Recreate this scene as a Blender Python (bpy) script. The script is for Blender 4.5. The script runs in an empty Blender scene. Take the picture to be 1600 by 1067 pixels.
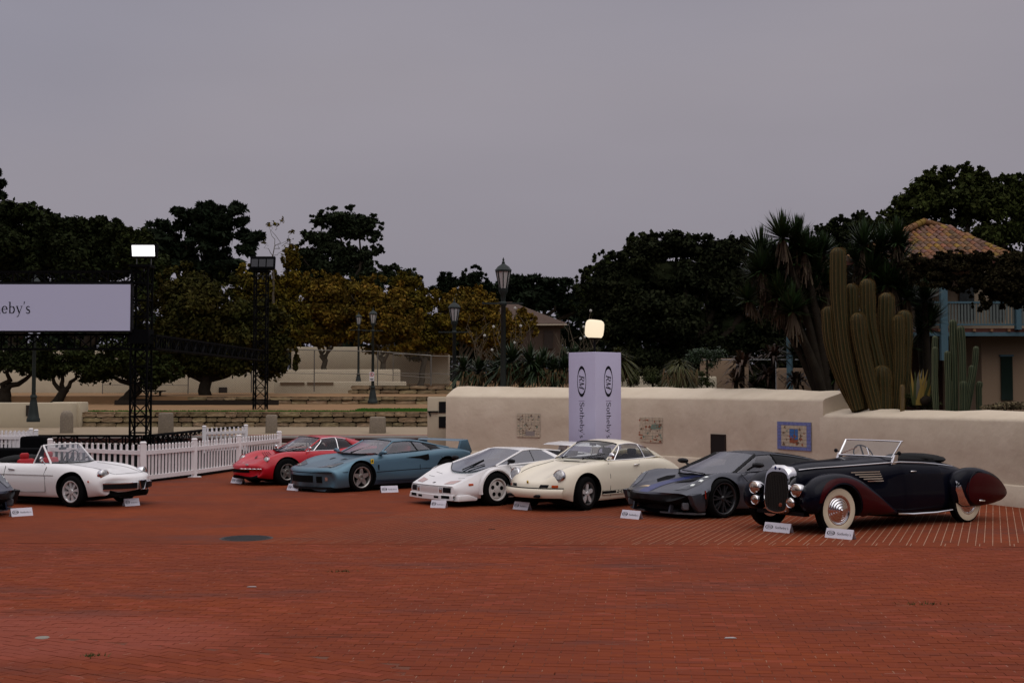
import bpy, bmesh, math, random
import numpy as np
from mathutils import Vector, Matrix
random.seed(7); RNG = np.random.default_rng(11)
R = math.radians
SC = bpy.context.scene
COL = SC.collection
# ------------------------------------------------------------------ camera
F = 2000.0; CX = 800.0; CY = 533.5; HZ = 615.0; H = 2.17
cd = bpy.data.cameras.new('camera'); cam = bpy.data.objects.new('camera', cd); COL.objects.link(cam)
cd.sensor_width = 36; cd.lens = 36*F/1600; cd.clip_start = .1; cd.clip_end = 3000
PITCH = math.atan((HZ-CY)/F)
cam.location = (0, 0, H); cam.rotation_euler = (math.pi/2+PITCH, 0, 0)
SC.camera = cam
# ------------------------------------------------------------------ world and sun
W = bpy.data.worlds.new('World'); SC.world = W; W.use_nodes = True
SUN_EL, SUN_AZ = R(58), R(155)      # soft overcast light from behind and to the right
def build_world():
    nt = W.node_tree; nt.nodes.clear(); N = nt.nodes; L = nt.links
    out = N.new('ShaderNodeOutputWorld'); add = N.new('ShaderNodeAddShader')
    b1 = N.new('ShaderNodeBackground'); b2 = N.new('ShaderNodeBackground')
    sky = N.new('ShaderNodeTexSky'); sky.sky_type = 'NISHITA'; sky.sun_disc = False
    sky.sun_elevation = SUN_EL; sky.sun_rotation = SUN_AZ; sky.dust_density = 4
    hsv = N.new('ShaderNodeHueSaturation'); hsv.inputs['Saturation'].default_value = .12
    L.new(sky.outputs[0], hsv.inputs['Color']); L.new(hsv.outputs[0], b1.inputs[0]); b1.inputs[1].default_value = .012
    tc = N.new('ShaderNodeTexCoord'); sp = N.new('ShaderNodeSeparateXYZ'); L.new(tc.outputs['Generated'], sp.inputs[0])
    cr = N.new('ShaderNodeValToRGB'); cr.color_ramp.interpolation = 'EASE'
    e = cr.color_ramp.elements; e[0].position = 0; e[0].color = (.222, .212, .262, 1); e[1].position = 1; e[1].color = (1.15, 1.12, 1.18, 1)
    m = e.new(.10); m.color = (.235, .224, .272, 1)
    m = e.new(.30); m.color = (.258, .246, .290, 1)
    m = e.new(.55); m.color = (.62, .60, .65, 1)
    L.new(sp.outputs['Z'], cr.inputs[0])
    no = N.new('ShaderNodeTexNoise'); no.inputs['Scale'].default_value = 2.2; no.inputs['Detail'].default_value = 5; no.inputs['Roughness'].default_value = .45
    mp = N.new('ShaderNodeMapping'); mp.inputs['Scale'].default_value = (1, 1, 3.2); L.new(tc.outputs['Generated'], mp.inputs[0]); L.new(mp.outputs[0], no.inputs['Vector'])
    mr = N.new('ShaderNodeMapRange'); mr.inputs[1].default_value = .3; mr.inputs[2].default_value = .7; mr.inputs[3].default_value = .93; mr.inputs[4].default_value = 1.08; L.new(no.outputs[0], mr.inputs[0])
    mx = N.new('ShaderNodeVectorMath'); mx.operation = 'SCALE'; L.new(cr.outputs[0], mx.inputs[0]); L.new(mr.outputs[0], mx.inputs['Scale'])
    n2 = N.new('ShaderNodeTexNoise'); n2.inputs['Scale'].default_value = 1.1; n2.inputs['Detail'].default_value = 2; L.new(mp.outputs[0], n2.inputs['Vector'])
    tn = N.new('ShaderNodeMix'); tn.data_type = 'RGBA'; tn.blend_type = 'MULTIPLY'; tn.inputs[0].default_value = 1; tr = N.new('ShaderNodeValToRGB'); tr.color_ramp.elements[0].position = .38; tr.color_ramp.elements[0].color = (.985, .99, 1.03, 1); tr.color_ramp.elements[1].position = .62; tr.color_ramp.elements[1].color = (1.04, 1.0, .965, 1)
    L.new(n2.outputs[0], tr.inputs[0]); L.new(mx.outputs[0], tn.inputs[6]); L.new(tr.outputs[0], tn.inputs[7]); L.new(tn.outputs[2], b2.inputs[0]); b2.inputs[1].default_value = 1
    L.new(b1.outputs[0], add.inputs[0]); L.new(b2.outputs[0], add.inputs[1]); L.new(add.outputs[0], out.inputs[0])
build_world()
sl = bpy.data.lights.new('sun', 'SUN'); sun = bpy.data.objects.new('sun', sl); COL.objects.link(sun)
sl.energy = .62; sl.angle = R(70); sl.color = (1, .97, .94)
sun.rotation_euler = Vector((math.sin(SUN_AZ)*math.cos(SUN_EL), math.cos(SUN_AZ)*math.cos(SUN_EL), math.sin(SUN_EL))).to_track_quat('Z', 'Y').to_euler()
SC.view_settings.view_transform = 'Standard'; SC.view_settings.look = 'None'
SC.view_settings.exposure = 0; SC.view_settings.gamma = 1; SC.view_settings.use_curve_mapping = False
# ------------------------------------------------------------------ helpers
def at(u, v, Y):
    "world point that a pixel of the 1600 px survey sheet shows at distance Y"
    a = (CY-v)/F; c, s = math.cos(PITCH), math.sin(PITCH)
    d = Y/(c-a*s)
    return Vector(((u-CX)/F*d, Y, H+d*(a*c+s)))
def gnd(u, v, z=0.0):
    Y = 10.0
    a = (CY-v)/F; c, s = math.cos(PITCH), math.sin(PITCH)
    d = (z-H)/(a*c+s)
    return Vector(((u-CX)/F*d, d*(c-a*s), z))
MATS = {}
def mat(name, col, rough=.6, metal=0, coat=0, spec=.22, noise=None, bump=None, island=0, emit=None, objrand=0, trans=None, coatr=.05):
    "noise=(scale, amount, second colour)  bump=(scale, strength, distance)"
    if name in MATS: return MATS[name]
    m = bpy.data.materials.new(name); m.use_nodes = True; MATS[name] = m
    nt = m.node_tree; N = nt.nodes; L = nt.links; p = N['Principled BSDF']
    p.inputs['Roughness'].default_value = rough; p.inputs['Metallic'].default_value = metal
    p.inputs['Specular IOR Level'].default_value = spec
    p.inputs['Coat Weight'].default_value = coat; p.inputs['Coat Roughness'].default_value = coatr
    p.inputs['Base Color'].default_value = (*col, 1)
    tc = N.new('ShaderNodeTexCoord')
    last = None
    if noise:
        sc, amt, c2 = noise
        n = N.new('ShaderNodeTexNoise'); n.inputs['Scale'].default_value = sc; n.inputs['Detail'].default_value = 6; n.inputs['Roughness'].default_value = .65
        L.new(tc.outputs['Object'], n.inputs['Vector'])
        mr = N.new('ShaderNodeMapRange'); mr.inputs[1].default_value = .35; mr.inputs[2].default_value = .65; mr.inputs[4].default_value = amt; L.new(n.outputs[0], mr.inputs[0])
        x = N.new('ShaderNodeMix'); x.data_type = 'RGBA'; x.inputs[6].default_value = (*col, 1); x.inputs[7].default_value = (*c2, 1)
        L.new(mr.outputs[0], x.inputs[0]); last = x.outputs[2]
    if island or objrand:
        if island: g = N.new('ShaderNodeNewGeometry'); src = g.outputs['Random Per Island']
        if objrand:
            o = N.new('ShaderNodeObjectInfo')
            if island:
                a = N.new('ShaderNodeMath'); a.operation = 'ADD'; L.new(src, a.inputs[0]); L.new(o.outputs['Random'], a.inputs[1])
                f = N.new('ShaderNodeMath'); f.operation = 'FRACT'; L.new(a.outputs[0], f.inputs[0]); src = f.outputs[0]
            else: src = o.outputs['Random']
        k = island or objrand
        mr = N.new('ShaderNodeMapRange'); mr.inputs[3].default_value = 1-k; mr.inputs[4].default_value = 1+k; L.new(src, mr.inputs[0])
        h = N.new('ShaderNodeHueSaturation'); L.new(mr.outputs[0], h.inputs['Value'])
        if last: L.new(last, h.inputs['Color'])
        else: h.inputs['Color'].default_value = (*col, 1)
        m2 = N.new('ShaderNodeMapRange'); m2.inputs[3].default_value = .485; m2.inputs[4].default_value = .515; 
        ml = N.new('ShaderNodeMath'); ml.operation = 'MULTIPLY'; ml.inputs[1].default_value = 7.3; L.new(src, ml.inputs[0])
        f2 = N.new('ShaderNodeMath'); f2.operation = 'FRACT'; L.new(ml.outputs[0], f2.inputs[0]); L.new(f2.outputs[0], m2.inputs[0]); L.new(m2.outputs[0], h.inputs['Hue'])
        last = h.outputs[0]
    if last: L.new(last, p.inputs['Base Color'])
    if bump:
        sc, st, di = bump
        n = N.new('ShaderNodeTexNoise'); n.inputs['Scale'].default_value = sc; n.inputs['Detail'].default_value = 6
        L.new(tc.outputs['Object'], n.inputs['Vector'])
        b = N.new('ShaderNodeBump'); b.inputs['Strength'].default_value = st; b.inputs['Distance'].default_value = di
        L.new(n.outputs[0], b.inputs['Height']); L.new(b.outputs[0], p.inputs['Normal'])
    if emit: p.inputs['Emission Color'].default_value = (*emit[:3], 1); p.inputs['Emission Strength'].default_value = emit[3]
    return m
def glass(name, tint=(.55, .6, .6), refl=.0):
    if name in MATS: return MATS[name]
    m = bpy.data.materials.new(name); m.use_nodes = True; MATS[name] = m
    nt = m.node_tree; N = nt.nodes; L = nt.links; N.clear()
    o = N.new('ShaderNodeOutputMaterial'); t = N.new('ShaderNodeBsdfTransparent'); g = N.new('ShaderNodeBsdfGlossy'); x = N.new('ShaderNodeMixShader')
    t.inputs[0].default_value = (*tint, 1); g.inputs['Roughness'].default_value = .02; g.inputs[0].default_value = (.9, .9, .95, 1)
    f = N.new('ShaderNodeLayerWeight'); f.inputs['Blend'].default_value = .5
    pw = N.new('ShaderNodeMath'); pw.operation = 'POWER'; pw.inputs[1].default_value = 4; L.new(f.outputs['Facing'], pw.inputs[0])
    a = N.new('ShaderNodeMath'); a.operation = 'MULTIPLY_ADD'; a.inputs[1].default_value = .9; a.inputs[2].default_value = .05+refl; L.new(pw.outputs[0], a.inputs[0])
    L.new(a.outputs[0], x.inputs[0]); L.new(t.outputs[0], x.inputs[1]); L.new(g.outputs[0], x.inputs[2]); L.new(x.outputs[0], o.inputs[0])
    return m
def link(name, me, parent=None, mats=None, smooth=None, loc=None):
    o = bpy.data.objects.new(name, me); COL.objects.link(o)
    if mats is not None:
        for m in (mats if isinstance(mats, (list, tuple)) else [mats]): me.materials.append(m)
    if parent is not None: o.parent = parent
    if smooth is not None:
        me.polygons.foreach_set('use_smooth', [True]*len(me.polygons)); me.set_sharp_from_angle(angle=R(smooth))
    if loc is not None: o.location = loc
    return o
def thing(name, label, cat, loc=(0, 0, 0), rz=0, group=None):
    o = bpy.data.objects.new(name, None); COL.objects.link(o); o.location = loc; o.rotation_euler = (0, 0, rz)
    o.empty_display_size = .2
    return tag(o, label, cat, group)
def tag(o, label=None, cat=None, group=None, kind=None):
    if label: o['label'] = label
    if cat: o['category'] = cat
    if group: o['group'] = group
    if kind: o['kind'] = kind
    return o
def copy_tree(o, parent=None):
    c = o.copy(); COL.objects.link(c); c.parent = parent
    for ch in list(o.children): copy_tree(ch, c)
    return c
class MB:
    def __init__(s): s.v = []; s.f = []; s.m = []; s.c = 0
    def add(s, vs, fs, mi=None):
        n = len(s.v); s.v += [tuple(v) for v in vs]; s.f += [tuple(i+n for i in f) for f in fs]; s.m += [s.c if mi is None else mi]*len(fs); return s
    def box(s, c, d, rz=0, mi=None, M=None, taper=1):
        c = Vector(c); hx, hy, hz = d[0]/2, d[1]/2, d[2]/2
        vs = [Vector((x*(taper if z > 0 else 1), y*(taper if z > 0 else 1), z)) for z in (-hz, hz) for x, y in ((-hx, -hy), (hx, -hy), (hx, hy), (-hx, hy))]
        rot = M if M is not None else Matrix.Rotation(rz, 3, 'Z')
        return s.add([rot@v+c for v in vs], [(3, 2, 1, 0), (4, 5, 6, 7), (0, 1, 5, 4), (1, 2, 6, 5), (2, 3, 7, 6), (3, 0, 4, 7)], mi)
    def bar(s, a, b, w, t=None, mi=None, up=(0, 0, 1)):
        a, b = Vector(a), Vector(b); d = b-a; L = d.length
        if L < 1e-6: return s
        z = d/L; x = Vector(up).cross(z)
        if x.length < 1e-4: x = Vector((1, 0, 0)).cross(z)
        x.normalize(); y = z.cross(x); t = t or w
        M = Matrix((x, y, z)).transposed()
        return s.box((a+b)/2, (w, t, L), mi=mi, M=M)
    def tube(s, pts, r, n=6, mi=None, cap=True):
        pts = [Vector(p) for p in pts]; rs = r if isinstance(r, (list, tuple)) else [r]*len(pts)
        base = len(s.v); vs = []; x = None
        for i, p in enumerate(pts):
            t = (pts[min(i+1, len(pts)-1)]-pts[max(i-1, 0)]).normalized()
            if x is None: x = t.orthogonal().normalized()
            else:
                x = x-t*x.dot(t)
                x = x.normalized() if x.length > 1e-5 else t.orthogonal().normalized()
            y = t.cross(x)
            vs += [p+(x*math.cos(k*2*math.pi/n)+y*math.sin(k*2*math.pi/n))*rs[i] for k in range(n)]
        fs = [(i*n+k, i*n+(k+1) % n, (i+1)*n+(k+1) % n, (i+1)*n+k) for i in range(len(pts)-1) for k in range(n)]
        if cap: fs += [tuple(range(n-1, -1, -1)), tuple((len(pts)-1)*n+k for k in range(n))]
        return s.add(vs, fs, mi)
    def lathe(s, prof, c=(0, 0, 0), axis='Z', n=24, mi=None, a0=0, a1=2*math.pi, M=None):
        full = abs(a1-a0-2*math.pi) < 1e-6; m = n if full else n+1; c = Vector(c); vs = []
        for r, h in prof:
            for k in range(m):
                a = a0+(a1-a0)*k/n; v = Vector((r*math.cos(a), r*math.sin(a), h))
                if axis == 'Y': v = Vector((v.x, v.z, -v.y))
                elif axis == 'X': v = Vector((v.z, v.x, v.y))
                if M is not None: v = M@v
                vs.append(v+c)
        fs = [(i*m+k, i*m+(k+1) % m, (i+1)*m+(k+1) % m, (i+1)*m+k) for i in range(len(prof)-1) for k in range(n)]
        return s.add(vs, fs, mi)
    def prism(s, poly, h0, h1, T=None, mi=None):
        "poly in (x, y), extruded along z from h0 to h1, then T maps each point"
        n = len(poly); vs = [Vector((x, y, h0)) for x, y in poly]+[Vector((x, y, h1)) for x, y in poly]
        if T: vs = [T(v) for v in vs]
        return s.add(vs, [tuple(range(n-1, -1, -1)), tuple(range(n, 2*n))]+[(i, (i+1) % n, n+(i+1) % n, n+i) for i in range(n)], mi)
    def ell(s, c, r, n=12, k=8, mi=None, M=None):
        c = Vector(c); vs = []
        for i in range(k+1):
            t = math.pi*i/k
            for j in range(n):
                a = 2*math.pi*j/n; v = Vector((r[0]*math.sin(t)*math.cos(a), r[1]*math.sin(t)*math.sin(a), r[2]*math.cos(t)))
                if M is not None: v = M@v
                vs.append(v+c)
        return s.add(vs, [(i*n+j, (i+1)*n+j, (i+1)*n+(j+1) % n, i*n+(j+1) % n) for i in range(k) for j in range(n)], mi)
    def mesh(s, name):
        me = bpy.data.meshes.new(name); me.from_pydata(s.v, [], s.f); me.polygons.foreach_set('material_index', s.m); me.update(); return me
    def build(s, name, mats, parent=None, smooth=None, fix=False, loc=None):
        me = s.mesh(name)
        if fix:
            bm = bmesh.new(); bm.from_mesh(me); bmesh.ops.recalc_face_normals(bm, faces=bm.faces); bm.to_mesh(me); bm.free()
        return link(name, me, parent, mats, smooth, loc)
def bevel_build(mb, name, mats, parent=None, w=.02, seg=2, smooth=40, loc=None):
    me = mb.mesh(name); bm = bmesh.new(); bm.from_mesh(me)
    bmesh.ops.remove_doubles(bm, verts=bm.verts, dist=1e-5)
    bmesh.ops.bevel(bm, geom=list(bm.edges), offset=w, segments=seg, profile=.5, affect='EDGES', clamp_overlap=True)
    bm.to_mesh(me); bm.free(); return link(name, me, parent, mats, smooth, loc)
def hermite(P, n, br=(), closed=False):
    "P (M, ..., D) -> points, n per span, chord-length tangents, breaks at the given indices"
    P = np.asarray(P, float); M = P.shape[0]
    if closed: P = np.concatenate([P[-1:], P, P[:2]], 0)
    h = np.maximum(np.linalg.norm(P[1:]-P[:-1], axis=-1, keepdims=True), 1e-5); d = (P[1:]-P[:-1])/h
    out = []; k = P.shape[0]
    def tan(i, side):
        if i == 0: return d[0]
        if i == k-1: return d[-1]
        o = (i-1) % M if closed else i
        if o in br: return d[i-1] if side < 0 else d[i]
        return (h[i]*d[i-1]+h[i-1]*d[i])/(h[i-1]+h[i])
    rng = range(1, M+1) if closed else range(M-1)
    for i in rng:
        m0, m1 = tan(i, 1)*h[i], tan(i+1, -1)*h[i]
        for q in range(n):
            t = q/n
            out.append((2*t**3-3*t*t+1)*P[i]+(t**3-2*t*t+t)*m0+(-2*t**3+3*t*t)*P[i+1]+(t**3-t*t)*m1)
    if not closed: out.append(P[-1])
    return np.array(out)
# ------------------------------------------------------------------ car building blocks
def M_paint(name, col, metal=0, rough=.35, coat=.3, spec=.22): return mat(name, col, rough=rough, metal=metal, coat=coat, spec=spec, coatr=.06, noise=(3, .25, tuple(c*.93 for c in col)))
BLACK = mat('black_trim', (.005, .005, .006), rough=.5, spec=.15)
WELL = mat('wheel_well', (.004, .004, .004), rough=.95, spec=.1)
CHROME = mat('chrome', (.72, .71, .72), rough=.08, metal=1)
ALU = mat('wheel_silver', (.42, .41, .38), rough=.32, metal=.85)
RUBBER = mat('tyre_rubber', (.004, .004, .004), rough=.9, spec=.08)
INTER = mat('interior_black', (.008, .008, .009), rough=.8, spec=.15)
REDLEA = mat('red_leather', (.40, .02, .025), rough=.45)
AMBER = mat('amber_lens', (.5, .07, .01), rough=.15, coat=1)
LENS = mat('headlamp_lens', (.30, .30, .29), rough=.08, metal=.75, coat=1, noise=(25, .8, (.75, .74, .70)))
GLS = glass('car_glass', (.80, .83, .83)); DGLS = glass('dark_car_glass', (.16, .18, .20), .04)
def loft(stations, nu=5, nv=4, rb=(), sb=(), cells=None, nose=0):
    "stations: (x, bow, zc, six (y, z) pairs down the flank); returns MB of the closed shell"
    G = []
    for st in stations:
        x, bow, zc, prs = st[0], st[1], st[2], st[3:]
        half = [(0, zc)]+list(prs)+[(0, prs[-1][1])]; wm = max(p[0] for p in half)
        half3 = [(x-bow*(y/wm)**2.4, y, z) for y, z in half]
        G.append(half3+[(p[0], -p[1], p[2]) for p in half3[-2:0:-1]])
    K = len(stations[0])-3+2; ring = 2*(K-1)
    A = hermite(np.array(G), nu, sb)                       # along
    brk = set(rb) | {(ring-r) % ring for r in rb}
    B = hermite(np.swapaxes(A, 0, 1), nv, brk, True)       # around
    B = np.swapaxes(B, 0, 1); nS, nR = B.shape[:2]
    B[:, 0, 1] = 0
    mb = MB(); vs = [tuple(p) for p in B.reshape(-1, 3)]; fs = []; mi = []
    for i in range(nS-1):
        for k in range(nR):
            fs.append((i*nR+k, i*nR+(k+1) % nR, (i+1)*nR+(k+1) % nR, (i+1)*nR+k))
            r = k//nv; r = r if r < K-1 else ring-1-r
            mi.append(cells(i//nu, r) if cells else 0)
    def cap(base, flip):
        for sgn in (1, -1):
            half = [base+(k*sgn) % nR for k in range(nR//2+1)]; m = max(range(len(half)), key=lambda k: abs(vs[half[k]][1]))
            A_, B_ = half[:m+1], half[:m-1:-1]; i = j = 0
            while i < len(A_)-1 or j < len(B_)-1:
                if j >= len(B_)-1 or (i < len(A_)-1 and abs(vs[A_[i+1]][1]) <= abs(vs[B_[j+1]][1])): t = (A_[i], A_[i+1], B_[j]); i += 1
                else: t = (A_[i], B_[j+1], B_[j]); j += 1
                if len(set(t)) == 3: fs.append(t); mi.append(nose if base == 0 else 0)
    cap(0, 0); cap((nS-1)*nR, 1)
    mb.v = vs; mb.f = fs; mb.m = mi
    return mb
def boolcut(me, cutter_mbs, mats):
    "cut wells out of a closed mesh with EXACT booleans and return the new mesh"
    o = bpy.data.objects.new('tmp', me); COL.objects.link(o)
    cs = []
    for cmb in cutter_mbs:
        cm = cmb.mesh('cut')
        for m in mats: cm.materials.append(m)
        bm = bmesh.new(); bm.from_mesh(cm); bmesh.ops.recalc_face_normals(bm, faces=bm.faces); bm.to_mesh(cm); bm.free()
        c = bpy.data.objects.new('cut', cm); COL.objects.link(c); cs.append(c)
        b = o.modifiers.new('b', 'BOOLEAN'); b.operation = 'DIFFERENCE'; b.solver = 'EXACT'; b.object = c
    dg = bpy.context.evaluated_depsgraph_get(); dg.update()
    r = bpy.data.meshes.new_from_object(o.evaluated_get(dg))
    for c in cs: bpy.data.objects.remove(c)
    bpy.data.objects.remove(o)
    return r
def cyl_cut(x, z, r, y0, y1, mi):
    m = MB(); m.lathe([(.0001, 0), (r, 0), (r, y1-y0), (.0001, y1-y0)], n=40, mi=mi)
    m.v = [(x+a, y0+c, z+b) for a, b, c in m.v]
    bm = bmesh.new(); bm.from_mesh(m.mesh('t')); bmesh.ops.remove_doubles(bm, verts=bm.verts, dist=.001)
    q = MB(); q.v = [tuple(v.co) for v in bm.verts]; bm.verts.index_update(); q.f = [tuple(v.index for v in f.verts) for f in bm.faces]; q.m = [mi]*len(q.f); bm.free()
    return q
def car_body(root, stations, mats, wells, rb=(), sb=(), cells=None, nu=5, nv=4, name='body', smooth=38, nose=0):
    c0 = cells or (lambda j, r: 0); mb = loft(stations, nu, nv, rb, sb, lambda j, r: len(mats)-1 if r == 6 else c0(j, r), nose)  # floor band coloured well-black to deepen the shade under the car
    me = mb.mesh(name)
    for m in mats: me.materials.append(m)
    bm = bmesh.new(); bm.from_mesh(me); bmesh.ops.recalc_face_normals(bm, faces=bm.faces); bm.to_mesh(me); bm.free()
    cut = []
    for (x, z, r, yi, yo) in wells:
        cut.append(cyl_cut(x, z, r, yi, yo, len(mats)-1)); cut.append(cyl_cut(x, z, r, -yo, -yi, len(mats)-1))
    if cut: me = boolcut(me, cut, mats)
    o = link(name, me, root, None, smooth); use_body(o); return o
from mathutils.bvhtree import BVHTree
CUR = None
def use_body(o):
    global CUR
    CUR = BVHTree.FromPolygons([v.co.copy() for v in o.data.vertices], [tuple(p.vertices) for p in o.data.polygons])
def nx(y, z, d=.8):
    h = CUR.ray_cast(Vector((3, y, z)), Vector((-1, 0, 0)))[0]; return h.x if h else d
def sy(x, z, s=1, d=.9):
    h = CUR.ray_cast(Vector((x, 3*s, z)), Vector((0, -s, 0)))[0]; return h.y if h else d*s
def patch(name, poly, mode, off, mt, parent, s=1, cuts=6, smooth=60):
    "a thin skin laid over the shell: poly in (x, y) for 'top', (x, z) for 'side', (y, z) for 'front'"
    bm = bmesh.new(); f = bm.faces.new([bm.verts.new((a, b, 0)) for a, b in poly]); bmesh.ops.triangulate(bm, faces=[f])
    bmesh.ops.subdivide_edges(bm, edges=bm.edges[:], cuts=cuts, use_grid_fill=True)
    for v in bm.verts:
        a, b = v.co.x, v.co.y
        v.co = Vector((a, s*b, surf_z(None, a, s*b)+off)) if mode == 'top' else Vector((a, sy(a, b, s)+s*off, b)) if mode == 'side' else Vector((nx(s*a, b)+off, s*a, b))
    bad = [f for f in bm.faces if max(e.calc_length() for e in f.edges) > 4*min(e.calc_length() for e in f.edges)+.10]
    bmesh.ops.delete(bm, geom=bad, context='FACES')
    me = bpy.data.meshes.new(name); bm.to_mesh(me); bm.free(); return link(name, me, parent, mt, smooth)
def surf_z(stations, x, y):
    if CUR:
        h = CUR.ray_cast(Vector((x, y, 3)), Vector((0, 0, -1)))[0]
        if h: return h.z
        return .5
def greenhouse(root, rails, cells, paint, glassm=None, trims=(), nu=5, nv=4, sb=(0, 1), rb=(), frame_mat=None, names=None):
    "rails[j] = (A, B, C, D) left half; cells[band][j] names the part; trims = (kind, index, from, to, radius)"
    G = [list(r)+[(p[0], -p[1], p[2]) for p in r[-2::-1]] for r in rails]
    K = len(rails[0]); A = hermite(np.array(G), nu, sb); B = np.swapaxes(hermite(np.swapaxes(A, 0, 1), nv, rb), 0, 1)
    nS, nR = B.shape[:2]; parts = {}
    for j in range(len(rails)-1):
        for k in range(2*(K-1)):
            band = k if k < K-1 else 2*(K-1)-1-k; nm = cells[band][j]
            if not nm: continue
            key = (nm, j if 'side' in nm else 0, (k < K-1) if 'side' in nm or 'sail' in nm else 0)
            mb = parts.setdefault(key, {})
            for a in range(nu):
                for b in range(nv):
                    i, q = j*nu+a, k*nv+b
                    mb.setdefault('f', []).append(((i, q), (i, q+1), (i+1, q+1), (i+1, q)))
    for (nm, _, _), d in parts.items():
        idx = {}; m = MB()
        for f in d['f']:
            t = []
            for c in f:
                if c not in idx: idx[c] = len(m.v); m.v.append(tuple(B[c]))
                t.append(idx[c])
            m.f.append(tuple(t)); m.m.append(0)
        isg = 'window' in nm or 'windscreen' in nm
        bm = bmesh.new(); bm.from_mesh(m.mesh(nm)); bmesh.ops.remove_doubles(bm, verts=bm.verts, dist=.0005)
        bmesh.ops.recalc_face_normals(bm, faces=bm.faces)
        if not isg: bmesh.ops.solidify(bm, geom=bm.faces[:], thickness=.02)
        me = bpy.data.meshes.new(nm); bm.to_mesh(me); bm.free()
        mt = (DGLS if 'dark' in nm else (glassm or GLS)) if isg else (BLACK if 'black' in nm else paint)
        link(nm.replace('dark_', '').replace('black_', ''), me, root, mt, 50)
    if trims:
        by = {}
        for t in trims:
            kind, i0, a, b, r = t[:5]; mt = t[5] if len(t) > 5 else (frame_mat or BLACK)
            for side in (0, 1):
                if kind == 'u':
                    q = i0*nv if not side else (nR-1-i0*nv); pts = [B[i, q] for i in range(a*nu, b*nu+1)]
                else:
                    pts = [B[i0*nu, q if not side else nR-1-q] for q in range(int(a*nv), int(b*nv)+1)]
                if side and kind == 'u' and i0 == K-1: continue
                by.setdefault(mt.name, MB()).tube([Vector(p) for p in pts], r, 5)
        for mn, m in by.items(): m.build('window_frame', MATS[mn], root, 60)
    return B
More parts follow.
